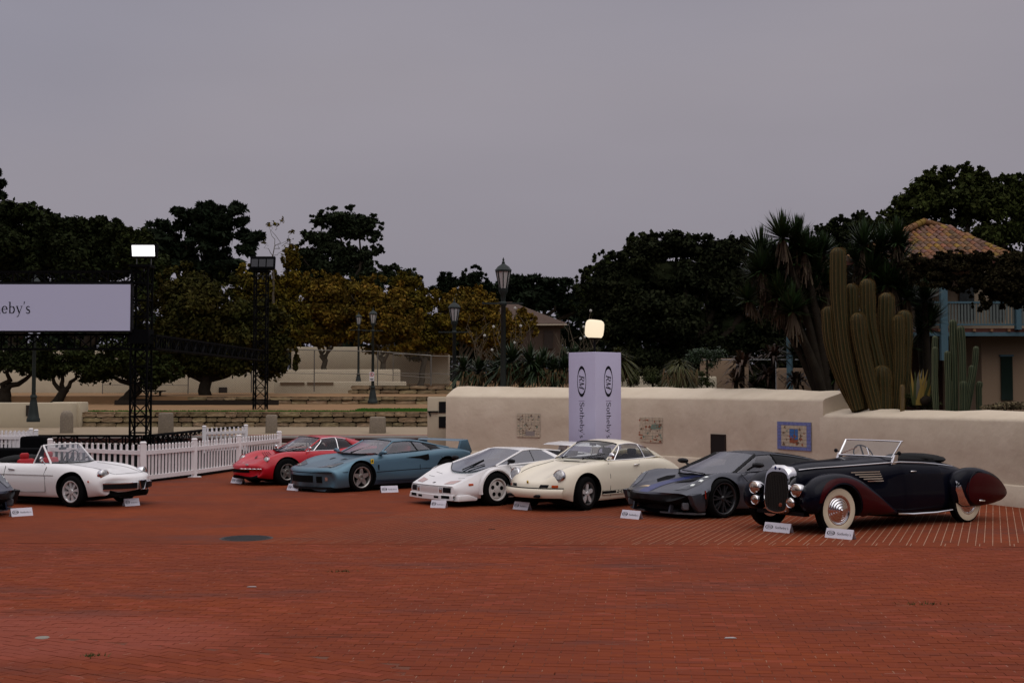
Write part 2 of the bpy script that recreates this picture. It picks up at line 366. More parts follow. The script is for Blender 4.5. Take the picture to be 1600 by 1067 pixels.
def wheel(root, x, y, r, w, rimr, style, rim=None, steer=0, wall=None, face=None):
    "tyre part with rim and hub sub-parts; y>0 is the car's left"
    rim = rim or ALU; s = 1 if y > 0 else -1
    def dress(o): o.location = (x, y, r); o.rotation_euler = (0, 0, R(steer)); return o
    def lat(m, prof, mi=None, n=36): return m.lathe([(a, s*b) for a, b in prof], axis='Y', n=n, mi=mi)
    t = MB(); hw = w/2
    prof = [(rimr-.005, -hw*.85), (rimr+.02, -hw), ((r+rimr)/2, -hw*1.06), (r-.02, -hw*.93), (r, -hw*.75), (r, hw*.75), (r-.02, hw*.93), ((r+rimr)/2, hw*1.06), (rimr+.02, hw), (rimr-.005, hw*.85)]
    lat(t, prof)
    o = dress(t.build('tyre', RUBBER, root, 50, fix=True))
    if wall:
        ww = MB(); lat(ww, [(rimr+.004, hw*1.0), (rimr+.02, hw*1.05), ((r+rimr)/2, hw*1.12), (r-.035, hw*1.02)])
        ww.build('whitewall', wall, o, 60, fix=True)
    b = MB(); lat(b, [(rimr+.008, hw*.98), (rimr+.012, hw*1.03), (rimr, hw*1.05), (rimr-.012, hw*.98), (rimr-.02, hw*.55), (rimr*.9, -hw*.6), (.02, -hw*.6)])
    b.build('rim', [rim], o, 50, fix=True)
    dk = MB(); lat(dk, [(rimr-.022, hw*.05), (.01, hw*.05)], n=24); dk.build('brake_disc', WELL, o)
    sp = MB(); y0 = hw*.35; y1 = hw*.8; fm = face or rim
    def T(a):
        ca, sa = math.cos(a), math.sin(a)
        return lambda v: Vector((v.x*ca-v.y*sa, s*v.z, v.x*sa+v.y*ca))
    if style == 'star5':
        for k in range(5):
            a = k*2*math.pi/5+math.pi/2; q = rimr-.012
            sp.prism([(.03, -.055), (q*.55, -.05), (q, -.028), (q, .028), (q*.55, .05), (.03, .055)], y0, y1, T(a))
        lat(sp, [(.075, y1), (.07, y1+.02), (.035, y1+.02), (.03, y1-.02), (.005, y1-.02)])
    elif style == 'fuchs':
        for k in range(5):
            a = k*2*math.pi/5+math.pi/2; q = rimr-.015
            sp.prism([(.03, -.018), (q*.5, -.036), (q*.85, -.040), (q, -.012), (q, .012), (q*.85, .040), (q*.5, .036), (.03, .018)], y0, y1, T(a))
        lat(sp, [(.045, y1), (.04, y1+.015), (.005, y1+.02)])
    elif style == 'holes':
        m2 = MB(); n = 60; q = rimr-.015
        lat(sp, [(q, y1*.7), (q*.86, y1), (.06, y1*1.0), (.055, y1+.01), (.005, y1+.012)])
        for k in range(5):
            a = k*2*math.pi/5+.4; c = (.6*q*math.cos(a), s*(y1+.001), .6*q*math.sin(a)); m2.lathe([(.042, 0), (.001, s*.002)], c=c, axis='Y', n=14)
            m2.lathe([(.012, 0), (.001, s*.002)], c=(.28*q*math.cos(a+.6), s*(y1+.001), .28*q*math.sin(a+.6)), axis='Y', n=8)
        m2.build('vent_hole', WELL, o)
    elif style == 'multi':
        fm = mat('polished_alloy', (.80, .79, .78), .28, .55)
        for k in range(8):
            a = k*math.pi/4+.2; q = rimr-.015
            sp.prism([(.03, -.012), (q*.55, -.024), (q*.9, -.030), (q, -.014), (q, .014), (q*.9, .030), (q*.55, .024), (.03, .012)], y0, y1, T(a))
        lat(sp, [(.05, y1), (.045, y1+.02), (.005, y1+.02)])
    elif style == 'yspoke':
        for k in range(7):
            a = k*2*math.pi/7+.1; q = rimr-.01
            sp.prism([(.03, -.014), (q, -.05), (q, -.032), (q*.45, 0), (q, .032), (q, .05), (.03, .014)], y0, y1, T(a))
        lat(sp, [(.05, y1), (.03, y1+.02), (.005, y1+.02)])
    elif style == 'disc':
        q = rimr-.004; pr = []
        for i, f in enumerate([1, .96, .93, .88, .82, .78, .72, .66, .61, .55, .49, .44, .38, .32, .27, .20, .14, .08, .01]):
            pr.append((q*f, y1*.9+.075*(1-f)**1.1*1.3+(.006 if i % 3 == 0 else 0)))
        lat(sp, pr, n=48)
    sp.build('wheel_face', fm, o, 35, fix=True)
    return o
def lamp(root, c, d, r, bez=.012, name='headlight', mt=None, ring=None, depth=.05, bulge=.35):
    "round lamp facing direction d, chrome bezel, domed glass"
    d = Vector(d).normalized(); Mx = d.to_track_quat('Z', 'Y').to_matrix()
    b = MB(); b.lathe([(r*.9, -depth), (r+bez, -depth*.6), (r+bez, 0), (r+bez*.4, bez*.8), (r-.002, bez*.4)], c=c, n=24, M=Mx)
    o = b.build(name, ring or CHROME, root, 50)
    l = MB(); l.lathe([(r*math.cos(t), r*bulge*math.sin(t)) for t in np.linspace(0, math.pi/2*.98, 6)], c=c, n=24, M=Mx); l.build('lens', mt or LENS, o, 60)
    return o
def ribbon(mb, pts, w, t, mi=None, up=(0, 0, 1)):
    for a, b in zip(pts, pts[1:]): mb.bar(a, b, w, t, mi, up)
    return mb
def seat(root, x, y, z, mt, h=.5):
    m = MB(); m.box((x+.22, y, z), (.5, .44, .16)); m.box((x-.08, y, z+h/2), (.12, .42, h), M=Matrix.Rotation(R(-12), 3, 'Y'))
    o = bevel_build(m, 'seat', mt, root, .05, 2)
    hr = MB(); hr.box((x-.15, y, z+h+.05), (.07, .22, .12)); bevel_build(hr, 'headrest', mt, o, .035, 2)
def steering(root, x, y, z, r=.19, mt=None):
    m = MB(); Mx = Matrix.Rotation(R(-65), 3, 'Y'); c = Vector((x, y, z))
    m.tube([c+Mx@Vector((r*math.cos(a), r*math.sin(a), 0)) for a in np.linspace(0, 2*math.pi, 21)], .012, 5)
    for a in (0, 2.1, 4.2): m.bar(c, c+Mx@Vector((r*math.cos(a), r*math.sin(a), 0)), .03, .01)
    m.build('steering_wheel', mt or INTER, root, 50)
def mirror_part(root, c, size, mt, stalk=None, name='door_mirror'):
    m = MB(); m.ell(c, size, 12, 8)
    if stalk: m.tube([stalk, c], .014, 5)
    m.build(name, mt, root, 60)
def line_on(mb, stations, pts, w=.008, off=.004):
    "thin dark panel gap over the shell top"
    Q = []
    for a, b in zip(pts, pts[1:]): Q += [(a[0]+(b[0]-a[0])*t/4, a[1]+(b[1]-a[1])*t/4) for t in range(4)]
    P = [Vector((x, y, surf_z(stations, x, y)+off)) for x, y in Q+[pts[-1]]]
    ribbon(mb, P, w, .004, up=(0, 0, 1))
# glyphs: strokes on a 1-high em, (points, width at start, width at end)
def arc(cx, cy, rx, ry, a0, a1, n=14): return [(cx+rx*math.cos(R(a0+(a1-a0)*i/n)), cy+ry*math.sin(R(a0+(a1-a0)*i/n))) for i in range(n+1)]
GL = {
 'S': (.56, [(arc(.28, .53, .19, .17, 20, 270, 14)[:1]+arc(.27, .53, .19, .16, 25, 230), .05, .10), ([(.15, .41), (.25, .36), (.36, .30)], .11, .11), (arc(.26, .19, .20, .18, 50, -160), .10, .04), ([(.07, .0), (.07, .19)], .03, .03), ([(.44, .50), (.44, .69)], .03, .03)]),
 'o': (.50, [(arc(.25, .23, .19, .22, -20, 340, 22), -.1, -.1)]),
 't': (.32, [([(.14, .62), (.14, .08)], .09, .09), (arc(.22, .10, .08, .10, 180, 300, 6), .08, .03), ([(.01, .45), (.29, .45)], .035, .035)]),
 'h': (.54, [([(.12, .72), (.12, 0)], .09, .09), ([(.02, .71), (.15, .71)], .03, .03), (arc(.27, .30, .14, .15, 170, 0, 8)+[(.41, 0)], .04, .09), ([(.03, .012), (.22, .012)], .03, .03), ([(.32, .012), (.51, .012)], .03, .03)]),
 'e': (.46, [([(.07, .26), (.39, .26)], .035, .035), (arc(.23, .24, .17, .21, 0, 320, 20), -.09, -.09)]),
 'b': (.52, [([(.12, .72), (.12, .02)], .09, .09), ([(.02, .71), (.15, .71)], .03, .03), (arc(.26, .23, .17, .21, 150, -150, 16), .04, .04), (arc(.28, .23, .15, .20, 70, -70, 8), .09, .09)]),
 'y': (.48, [([(.07, .45), (.25, .02)], .09, .09), ([(.42, .45), (.25, .02), (.18, -.16), (.08, -.20)], .035, .05), ([(0, .452), (.17, .452)], .03, .03), ([(.33, .452), (.48, .452)], .03, .03)]),
 "'": (.16, [([(.10, .74), (.06, .55)], .08, .02)]),
 's': (.38, [(arc(.19, .34, .12, .10, 30, 220, 8), .04, .08), ([(.10, .27), (.26, .19)], .09, .09), (arc(.17, .12, .13, .11, 50, -160, 8), .08, .04)]),
 'R': (.66, [([(.16, .70), (.16, 0)], .11, .11), ([(.04, .70), (.32, .70)], .04, .04), (arc(.32, .53, .17, .17, 90, -90, 8), .05, .05), (arc(.36, .53, .14, .16, 60, -60, 6), .10, .10), ([(.16, .36), (.32, .36)], .04, .04), ([(.32, .36), (.58, 0)], .11, .11), ([(.04, .012), (.28, .012)], .035, .035)]),
 'M': (.86, [([(.16, .70), (.16, 0)], .04, .04), ([(.16, .70), (.42, .04)], .11, .11), ([(.42, .04), (.70, .70)], .04, .04), ([(.70, .70), (.70, 0)], .11, .11), ([(.06, .012), (.26, .012)], .035, .035), ([(.60, .012), (.82, .012)], .035, .035)]),
}
def stroke(mb, pts, w0, w1, T):
    n = len(pts); L = []; Rr = []
    for i, p in enumerate(pts):
        a, b = pts[max(i-1, 0)], pts[min(i+1, n-1)]; dx, dy = b[0]-a[0], b[1]-a[1]; l = math.hypot(dx, dy) or 1
        if w0 < 0: w = abs(w0)*(.35+.65*abs(dy)/l)
        else: w = w0+(w1-w0)*i/max(n-1, 1)
        nx, ny = -dy/l*w/2, dx/l*w/2; L.append((p[0]+nx, p[1]+ny)); Rr.append((p[0]-nx, p[1]-ny))
    vs = [T(*q) for q in L+Rr]; mb.add(vs, [(i, i+1, n+i+1, n+i) for i in range(n-1)])
def word(mb, txt, T, size=1.0, track=.02, slant=0, center=True):
    wid = sum(GL[c][0]+track for c in txt)*size; x = -wid/2 if center else 0
    for c in txt:
        adv, ss = GL[c]
        for pts, a, b in ss: stroke(mb, [((p[0]+slant*p[1])*size+x, p[1]*size) for p in pts], a*size, b*size, T)
        x += (adv+track)*size
    return wid
def oval_rm(mb, T, w, h, vertical=False):
    "ellipse ring, heavier at both narrow ends, with RM across it (horizontal layout; w wide, h high)"
    n = 40; o = []; i_ = []
    for k in range(n):
        a = 2*math.pi*k/n; o.append(T(w/2*math.cos(a), h/2*math.sin(a))); i_.append(T(w/2*.80*math.cos(a), h/2*.90*math.sin(a)))
    mb.add(o+i_, [(k, (k+1) % n, n+(k+1) % n, n+k) for k in range(n)])
    word(mb, 'RM', lambda x, y: T(x, y-h*.27), size=h*.78, track=-.06, slant=.25)
# ------------------------------------------------------------------ cars (x forward from the front axle, y left, z up)
def car_root(label, x, y, yaw): return thing('classic_car' if 'sports' not in label and 'supercar' not in label else 'sports_car', label, 'car', (x, y, 0), R(yaw), 'cars shown on the brick plaza')
def bpts(S, x, ys, z, off, x0=None):
    "points along the nose of station x at half-widths ys and height z"
    s = min(S, key=lambda q: abs(q[0]-x)); wm = max(p[0] for p in s[3:])
    return [Vector((s[0]-s[1]*(min(abs(y), wm)/wm)**2.4+off, y, z)) for y in ys]
NY = lambda w, n=13: list(np.linspace(-w, w, n))

def build_cream_coupe():
    root = car_root('cream rounded coupe with chrome rimmed round headlamps and black side stripe', .86, 24.45, 224.5)
    P = M_paint('cream_paint', (.74, .67, .53)); 
    S = [(.84, .24, .40, (.28, .40), (.48, .40), (.60, .38), (.64, .36), (.62, .33), (.56, .29)),
         (.80, .24, .50, (.28, .50), (.50, .505), (.64, .48), (.69, .41), (.68, .33), (.60, .27)),
         (.60, .18, .60, (.28, .61), (.50, .70), (.66, .66), (.75, .48), (.745, .33), (.67, .22)),
         (.36, .10, .68, (.29, .69), (.54, .79), (.70, .73), (.785, .52), (.78, .33), (.73, .17)),
         (0, 0, .77, (.32, .775), (.56, .855), (.72, .80), (.80, .60), (.795, .36), (.755, .17)),
         (-.42, 0, .865, (.36, .87), (.59, .885), (.73, .84), (.80, .62), (.80, .36), (.76, .17)),
         (-.75, 0, .905, (.40, .905), (.63, .90), (.735, .865), (.805, .63), (.80, .36), (.765, .175)),
         (-1.35, 0, .915, (.42, .915), (.645, .91), (.75, .87), (.805, .63), (.80, .36), (.765, .18)),
         (-1.85, 0, .93, (.42, .93), (.66, .92), (.77, .87), (.815, .65), (.805, .38), (.77, .18)),
         (-2.21, 0, .92, (.42, .915), (.64, .905), (.775, .84), (.825, .64), (.815, .40), (.77, .2)),
         (-2.65, 0, .86, (.42, .85), (.60, .82), (.73, .74), (.79, .58), (.785, .42), (.72, .22)),
         (-3.02, -.10, .72, (.38, .70), (.54, .67), (.66, .61), (.71, .50), (.71, .40), (.66, .26)),
         (-3.16, -.15, .55, (.34, .54), (.48, .52), (.58, .48), (.62, .44), (.62, .38), (.58, .30))]
    car_body(root, S, [P, INTER, WELL], [(0, .34, .365, .50, 1.2), (-2.21, .34, .36, .50, 1.2)], cells=lambda j, r: 1 if 6 <= j <= 8 and r <= 1 else 0)
    rails = [((-.66, .675, .90), (-.66, .665, .905), (-.48, .36, .925), (-.42, 0, .93)),
             ((-.86, .685, .90), (-1.12, .55, 1.18), (-1.02, .30, 1.235), (-.99, 0, 1.248)),
             ((-1.36, .70, .905), (-1.36, .55, 1.20), (-1.36, .32, 1.258), (-1.36, 0, 1.275)),
             ((-1.75, .70, .915), (-1.68, .555, 1.175), (-1.7, .32, 1.235), (-1.70, 0, 1.252)),
             ((-2.12, .68, .935), (-1.98, .565, 1.095), (-2.0, .34, 1.16), (-2.0, 0, 1.178)),
             ((-2.40, .60, .90), (-2.32, .53, .99), (-2.34, .33, 1.04), (-2.36, 0, 1.055)),
             ((-2.72, .50, .82), (-2.72, .46, .84), (-2.72, .30, .86), (-2.74, 0, .865))]
    cells = [['side_window', 'side_window', 'side_window', 'side_window', 'roof', 'roof'], ['windscreen', 'roof', 'roof', 'roof', 'rear_window', 'roof'], ['windscreen', 'roof', 'roof', 'roof', 'rear_window', 'roof']]
    greenhouse(root, rails, cells, P, trims=[('u', 1, 0, 1, .018, P), ('v', 1, 1, 5, .011, BLACK), ('v', 0, 1, 5, .008, BLACK), ('u', 1, 1, 4, .012, CHROME), ('v', 1, 0, 1, .011, CHROME), ('v', 3, 0, 1, .014, CHROME), ('u', 0, 0, 4, .010, CHROME), ('v', 4, 0, 1, .02, P)], sb=(0, 1))
    st = 9
    PAL = mat('polished_alloy', (.80, .79, .78), .28, .55); SG = mat('satin_rim', (.16, .155, .15), .3, .8); wheel(root, 0, .70, .315, .17, .203, 'fuchs', SG, st, face=PAL); wheel(root, 0, -.70, .315, .17, .203, 'fuchs', SG, st, face=PAL)
    wheel(root, -2.21, .71, .315, .19, .203, 'fuchs', SG, face=PAL); wheel(root, -2.21, -.71, .315, .19, .203, 'fuchs', SG, face=PAL)
    for s in (1, -1):
        lamp(root, (.575, s*.575, .655), (1, s*.10, .30), .108, .014, depth=.12, mt=LENS, bulge=.16)
        patch('horn_grille', [(.29, .445), (.45, .445), (.47, .495), (.31, .495)], 'front', .006, BLACK, root, s)
        patch('indicator', [(.52, .445), (.62, .445), (.62, .49), (.52, .49)], 'front', .012, AMBER, root, s)
    # bumper
    b = MB(); ys = NY(.735, 21); rows = []
    for z, o in ((.43, .02), (.415, .055), (.36, .075), (.30, .07), (.255, .03)):
        rows.append([Vector((.87-.30*(abs(y)/.735)**2.6+o, y*(1 if z > .3 else .97), z)) for y in ys])
    vs = [v for r in rows for v in r]; n = len(ys)
    b.add(vs, [(i*n+k, i*n+k+1, (i+1)*n+k+1, (i+1)*n+k) for i in range(4) for k in range(n-1)]); b.build('bumper', P, root, 60)
    g = MB(); ribbon(g, [Vector((.895-.30*(abs(y)/.735)**2.6, y, .436)) for y in ys], .012, .03, up=(1, 0, 0)); g.build('bumper_seal', BLACK, root)
    for s in (1, -1):
        g = MB(); g.box((.893, s*.33, .290), (.05, .17, .055), rz=-s*.12); bevel_build(g, 'bumper_vent', BLACK, root, .012, 1)
    # stripe with outlined letters
    for s in (1, -1):
        g = MB(); g.box((-1.10, s*.803, .315), (1.42, .012, .078)); o = g.build('side_stripe', BLACK, root)
        t = MB(); t.box((-1.10, s*.811, .347), (1.42, .006, .008)); t.box((-1.1, s*.811, .283), (1.42, .006, .010)); t.build('stripe_edge', P, o)
        cu = bpy.data.curves.new('t', 'FONT'); cu.body = 'PORSCHE'; cu.size = .066; cu.space_character = 1.45; cu.align_x = 'CENTER'; cu.align_y = 'CENTER'; cu.offset = .002
        to = bpy.data.objects.new('t', cu); COL.objects.link(to); dg = bpy.context.evaluated_depsgraph_get(); me = bpy.data.meshes.new_from_object(to.evaluated_get(dg)); bpy.data.objects.remove(to)
        lo = link('lettering', me, root, [P]); lo.rotation_euler = (R(90), 0, R(180) if s > 0 else 0); lo.location = (-1.05, s*.8125, .315); lo.scale = (1.5, 1, 1)
    g = MB()
    line_on(g, S, [(x, y) for y in (.42,) for x in (.55, .3, 0, -.35)]); line_on(g, S, [(x, -.42) for x in (.55, .3, 0, -.35)]); line_on(g, S, [(-.40, y) for y in NY(.42, 7)])
    for s in (1, -1):
        ribbon(g, [Vector((-.62, s*.803, .24)), Vector((-.62, s*.808, .62)), Vector((-.62, s*.742, .865))], .007, .004, up=(0, 1, 0)); ribbon(g, [Vector((-1.52, s*.803, .24)), Vector((-1.52, s*.812, .62)), Vector((-1.52, s*.758, .875))], .007, .004, up=(0, 1, 0))
    g.build('panel_gap', BLACK, root)
    mirror_part(root, (-.62, .83, .99), (.035, .075, .065), CHROME, (-.66, .74, .90))
    g = MB(); g.box((-1.38, .815, .80), (.16, .025, .022)); bevel_build(g, 'door_handle', CHROME, root, .006, 1)
    g = MB(); g.box((-.43, -.02, surf_z(S, -.43, 0)+.004), (.035, .40, .012)); g.build('cowl_vent', BLACK, root)
    g = MB()
    for y in (.25, -.28): g.bar((-.44, y, .94), (-.70, y+.34, 1.02), .014, .014); g.tube([(-.46, y, .92), (-.44, y, .945)], .02, 6)
    g.build('wiper', BLACK, root)
    for s in (.33, -.33): seat(root, -1.65, s, .62, INTER, .36)
    steering(root, -1.02, .34, .96); g = MB(); g.box((-.78, 0, .89), (.12, 1.0, .04)); g.build('dashboard', INTER, root)
    g = MB(); g.box((-1.02, 0, 1.18), (.02, .16, .05)); g.build('inside_mirror', INTER, root)
    g = MB(); g.ell((.80, 0, .535), (.02, .022, .03)); g.build('bonnet_badge', mat('gold_badge', (.5, .33, .06), .3, .8), root)

def build_blue_supercar():
    root = car_root('metallic blue sports supercar with tall rear wing and five spoke silver wheels', -3.97, 29.2, 222.5)
    P = M_paint('steel_blue_paint', (.088, .165, .215), .55, .34)
    PD = M_paint('dark_blue_sill', (.032, .060, .092), .4, .4)  # dark ground reflection of the lower flank, put into the paint
    S = [(1.0, .30, .40, (.35, .40), (.60, .40), (.74, .38), (.80, .30), (.80, .20), (.78, .13)),
         (.97, .30, .475, (.38, .475), (.66, .47), (.84, .44), (.90, .32), (.90, .20), (.88, .11)),
         (.62, .16, .565, (.40, .565), (.70, .575), (.87, .54), (.95, .38), (.95, .2), (.93, .11)),
         (.32, .05, .625, (.41, .63), (.72, .665), (.885, .64), (.965, .45), (.965, .22), (.94, .12)),
         (0, 0, .69, (.42, .69), (.74, .74), (.89, .72), (.975, .50), (.975, .25), (.95, .13)),
         (-.42, 0, .765, (.44, .765), (.74, .78), (.87, .755), (.965, .50), (.97, .25), (.95, .14)),
         (-.72, 0, .80, (.45, .80), (.73, .80), (.86, .775), (.955, .53), (.975, .25), (.955, .14)),
         (-1.4, 0, .83, (.45, .83), (.73, .835), (.86, .80), (.95, .55), (.985, .25), (.96, .14)),
         (-2.0, 0, .86, (.45, .86), (.75, .865), (.90, .83), (.975, .58), (.985, .27), (.96, .14)),
         (-2.45, 0, .87, (.45, .87), (.77, .885), (.92, .85), (.985, .62), (.985, .32), (.96, .15)),
         (-2.95, 0, .86, (.45, .86), (.77, .87), (.92, .84), (.975, .62), (.97, .38), (.93, .2)),
         (-3.28, -.08, .82, (.45, .82), (.75, .82), (.88, .79), (.93, .6), (.92, .42), (.88, .28))]
    car_body(root, S, [P, PD, WELL], [(0, .32, .375, .55, 1.3), (-2.45, .33, .385, .55, 1.3)], cells=lambda j, r: 2 if 6 <= j <= 8 and r <= 1 else (0 if r < 5 or j < 4 else 1))
    rails = [((-.60, .76, .785), (-.60, .75, .79), (-.40, .40, .80), (-.33, 0, .805)),
             ((-.84, .77, .80), (-1.12, .57, 1.065), (-1.02, .32, 1.10), (-1.0, 0, 1.11)),
             ((-1.70, .78, .85), (-1.62, .575, 1.075), (-1.6, .33, 1.115), (-1.6, 0, 1.125)),
             ((-2.12, .77, .87), (-1.92, .575, 1.04), (-1.95, .33, 1.09), (-1.95, 0, 1.10)),
             ((-2.42, .76, .88), (-2.32, .62, .965), (-2.35, .35, 1.02), (-2.35, 0, 1.035)),
             ((-2.75, .72, .875), (-2.72, .66, .895), (-2.72, .38, .935), (-2.72, 0, .945)),
             ((-3.1, .70, .85), (-3.1, .66, .855), (-3.1, .40, .86), (-3.1, 0, .865))]
    cells = [['side_window', 'side_window', 'side_window', 'black_engine_vent', 'rear_quarter', 'rear_quarter'], ['windscreen', 'roof', 'roof', 'roof', 'engine_cover', 'engine_cover'], ['windscreen', 'roof', 'roof', 'roof', 'dark_rear_window', 'dark_rear_window']]
    greenhouse(root, rails, cells, P, glassm=glass('tinted_car_glass', (.60, .60, .64), .07), trims=[('u', 1, 0, 1, .022, P), ('u', 1, 1, 5, .024, P), ('v', 1, 1, 5, .012), ('v', 0, 1, 5, .012), ('v', 2, 0, 1, .017), ('v', 3, 0, 1, .012), ('u', 0, 0, 3, .012)], sb=(0, 1))
    for yy in (.83, -.83): wheel(root, 0, yy, .318, .24, .225, 'star5'); wheel(root, -2.45, yy*1.0, .325, .30, .225, 'star5')
    # full-width front: grille recesses, splitter, waist line
    bx = lambda y: 1.0-.30*(abs(y)/.84)**2.4
    g = MB(); ys = NY(.40, 9); 
    patch('front_grille', [(-.40, .22), (.40, .22), (.42, .37), (-.42, .37)], 'front', .008, WELL, root)
    for s in (1, -1):
        patch('brake_vent', [(.49, .215), (.62, .215), (.62, .355), (.49, .355)], 'front', .008, WELL, root, s)
        patch('fog_lamp', [(.68, .26), (.73, .26), (.73, .34), (.68, .34)], 'front', .010, LENS, root, s)
    g = MB(); ys = NY(.83, 23); P1 = [Vector((nx(y, .435)+.006, y, .435)) for y in ys]
    ribbon(g, P1, .014, .012, up=(1, 0, 0))
    for s in (1, -1): ribbon(g, [Vector((x, s*y, z)) for x, y, z in ((.62, .86, .44), (.45, .935, .445), (.375, .95, .448))], .013, .02, up=(0, 1, 0)); ribbon(g, [Vector((x, s*y, z)) for x, y, z in ((-.385, .975, .42), (-1.2, .968, .44), (-2.07, .985, .455))], .014, .014, up=(0, 1, 0)); ribbon(g, [Vector((x, s*y, z)) for x, y, z in ((-.42, .988, .21), (-1.2, .99, .21), (-2.05, .99, .21))], .008, .01, up=(0, 1, 0))
    g.build('waist_line', BLACK, root)
    g = MB(); ys = NY(.86, 17); pr = [Vector((nx(y, .16)-.02, y, .10)) for y in NY(.76, 17)]; ribbon(g, pr, .05, .05, up=(1, 0, 0)); g.build('front_splitter', BLACK, root)
    # headlight covers and bonnet ducts
    for s in (1, -1):
        g = MB(); q = [(.80, .36), (.67, .70), (.34, .76), (.52, .42)]
        o = patch('headlight_cover', q, 'top', .006, mat('smoked_lamp_cover', (.012, .02, .03), .15, coat=.2, spec=.3), root, s)
        g = MB(); g.box((.60, s*.60, surf_z(S, .60, .60)+.008), (.09, .09, .012)); g.build('headlight', mat('lamp_bright', (.8, .85, .8), .2, coat=1), o)
        g = MB(); q = [(.08, .20), (.02, .26), (-.08, .29), (-.09, .17)]; patch('bonnet_vent', q, 'top', .006, BLACK, root, s)
        patch('side_intake', [(-1.25, .715), (-1.66, .68), (-1.82, .63), (-1.90, .65), (-1.90, .78), (-1.66, .745)], 'side', .008, WELL, root, s)
        g = MB(); g.ell((-.62, s*.93, .845), (.06, .10, .045)); g.bar((-.60, s*.80, .80), (-.60, s*.90, .84), .07, .05); g.build('door_mirror', P, root, 60)
        g = MB(); g.box((-.28, s*.945, .66), (.075, .02, .10)); sh = g.build('shield_badge', mat('yellow_badge', (.70, .48, .03), .4), root)
        h = MB(); h.box((-.28, s*.957, .665), (.022, .006, .05)); h.box((-.27, s*.957, .655), (.035, .006, .016)); h.build('badge_emblem', BLACK, sh)
        # wing end plate
        g = MB(); g.prism([(-2.90, .84), (-2.98, 1.07), (-3.20, 1.075), (-3.34, .78), (-3.14, .62)], .76, .83, lambda v, s=s: Vector((v.x, s*v.z, v.y))); bevel_build(g, 'wing_upright', P, root, .02, 2)
        g = MB(); ribbon(g, [Vector((-.44, s*.962, z)) for z in (.22, .45)]+[Vector((-.46, s*.955, .58))], .008, .006, up=(0, 1, 0)); g.box((-.45, s*.965, .52), (.022, .02, .12)); g.build('door_gap', BLACK, root)
        g = MB(); ribbon(g, [Vector((-2.05, s*.80, .87)), Vector((-2.12, s*.905, .83)), Vector((-2.3, s*.99, .66))], .008, .006, up=(0, 1, 0)); ribbon(g, [Vector((-1.62, s*.98, z)) for z in (.22, .55)], .006, .006, up=(0, 1, 0)); g.build('engine_lid_gap', BLACK, root)
    g = MB(); g.prism([(-2.93, 1.04), (-3.04, 1.07), (-3.22, 1.08), (-3.24, 1.06), (-3.04, 1.04)], -.78, .78, lambda v: Vector((v.x, v.z, v.y))); bevel_build(g, 'rear_wing', P, root, .008, 1)
    g = MB(); g.box((.80, 0, .535), (.03, .06, .004), M=Matrix.Rotation(R(12), 3, 'Y')); g.build('nose_badge', mat('silver_badge', (.6, .55, .5), .4), root)
    g = MB(); g.bar((-.36, 0, .83), (-.80, .25, .99), .016, .014); g.build('wiper', BLACK, root)
    for s in (.38, -.38): seat(root, -1.5, s, .45, REDLEA, .52)
    g = MB(); g.box((-.6, 0, .80), (.3, 1.3, .04)); g.build('dashboard', mat('dash_grey_red', (.10, .02, .02), .8), root)

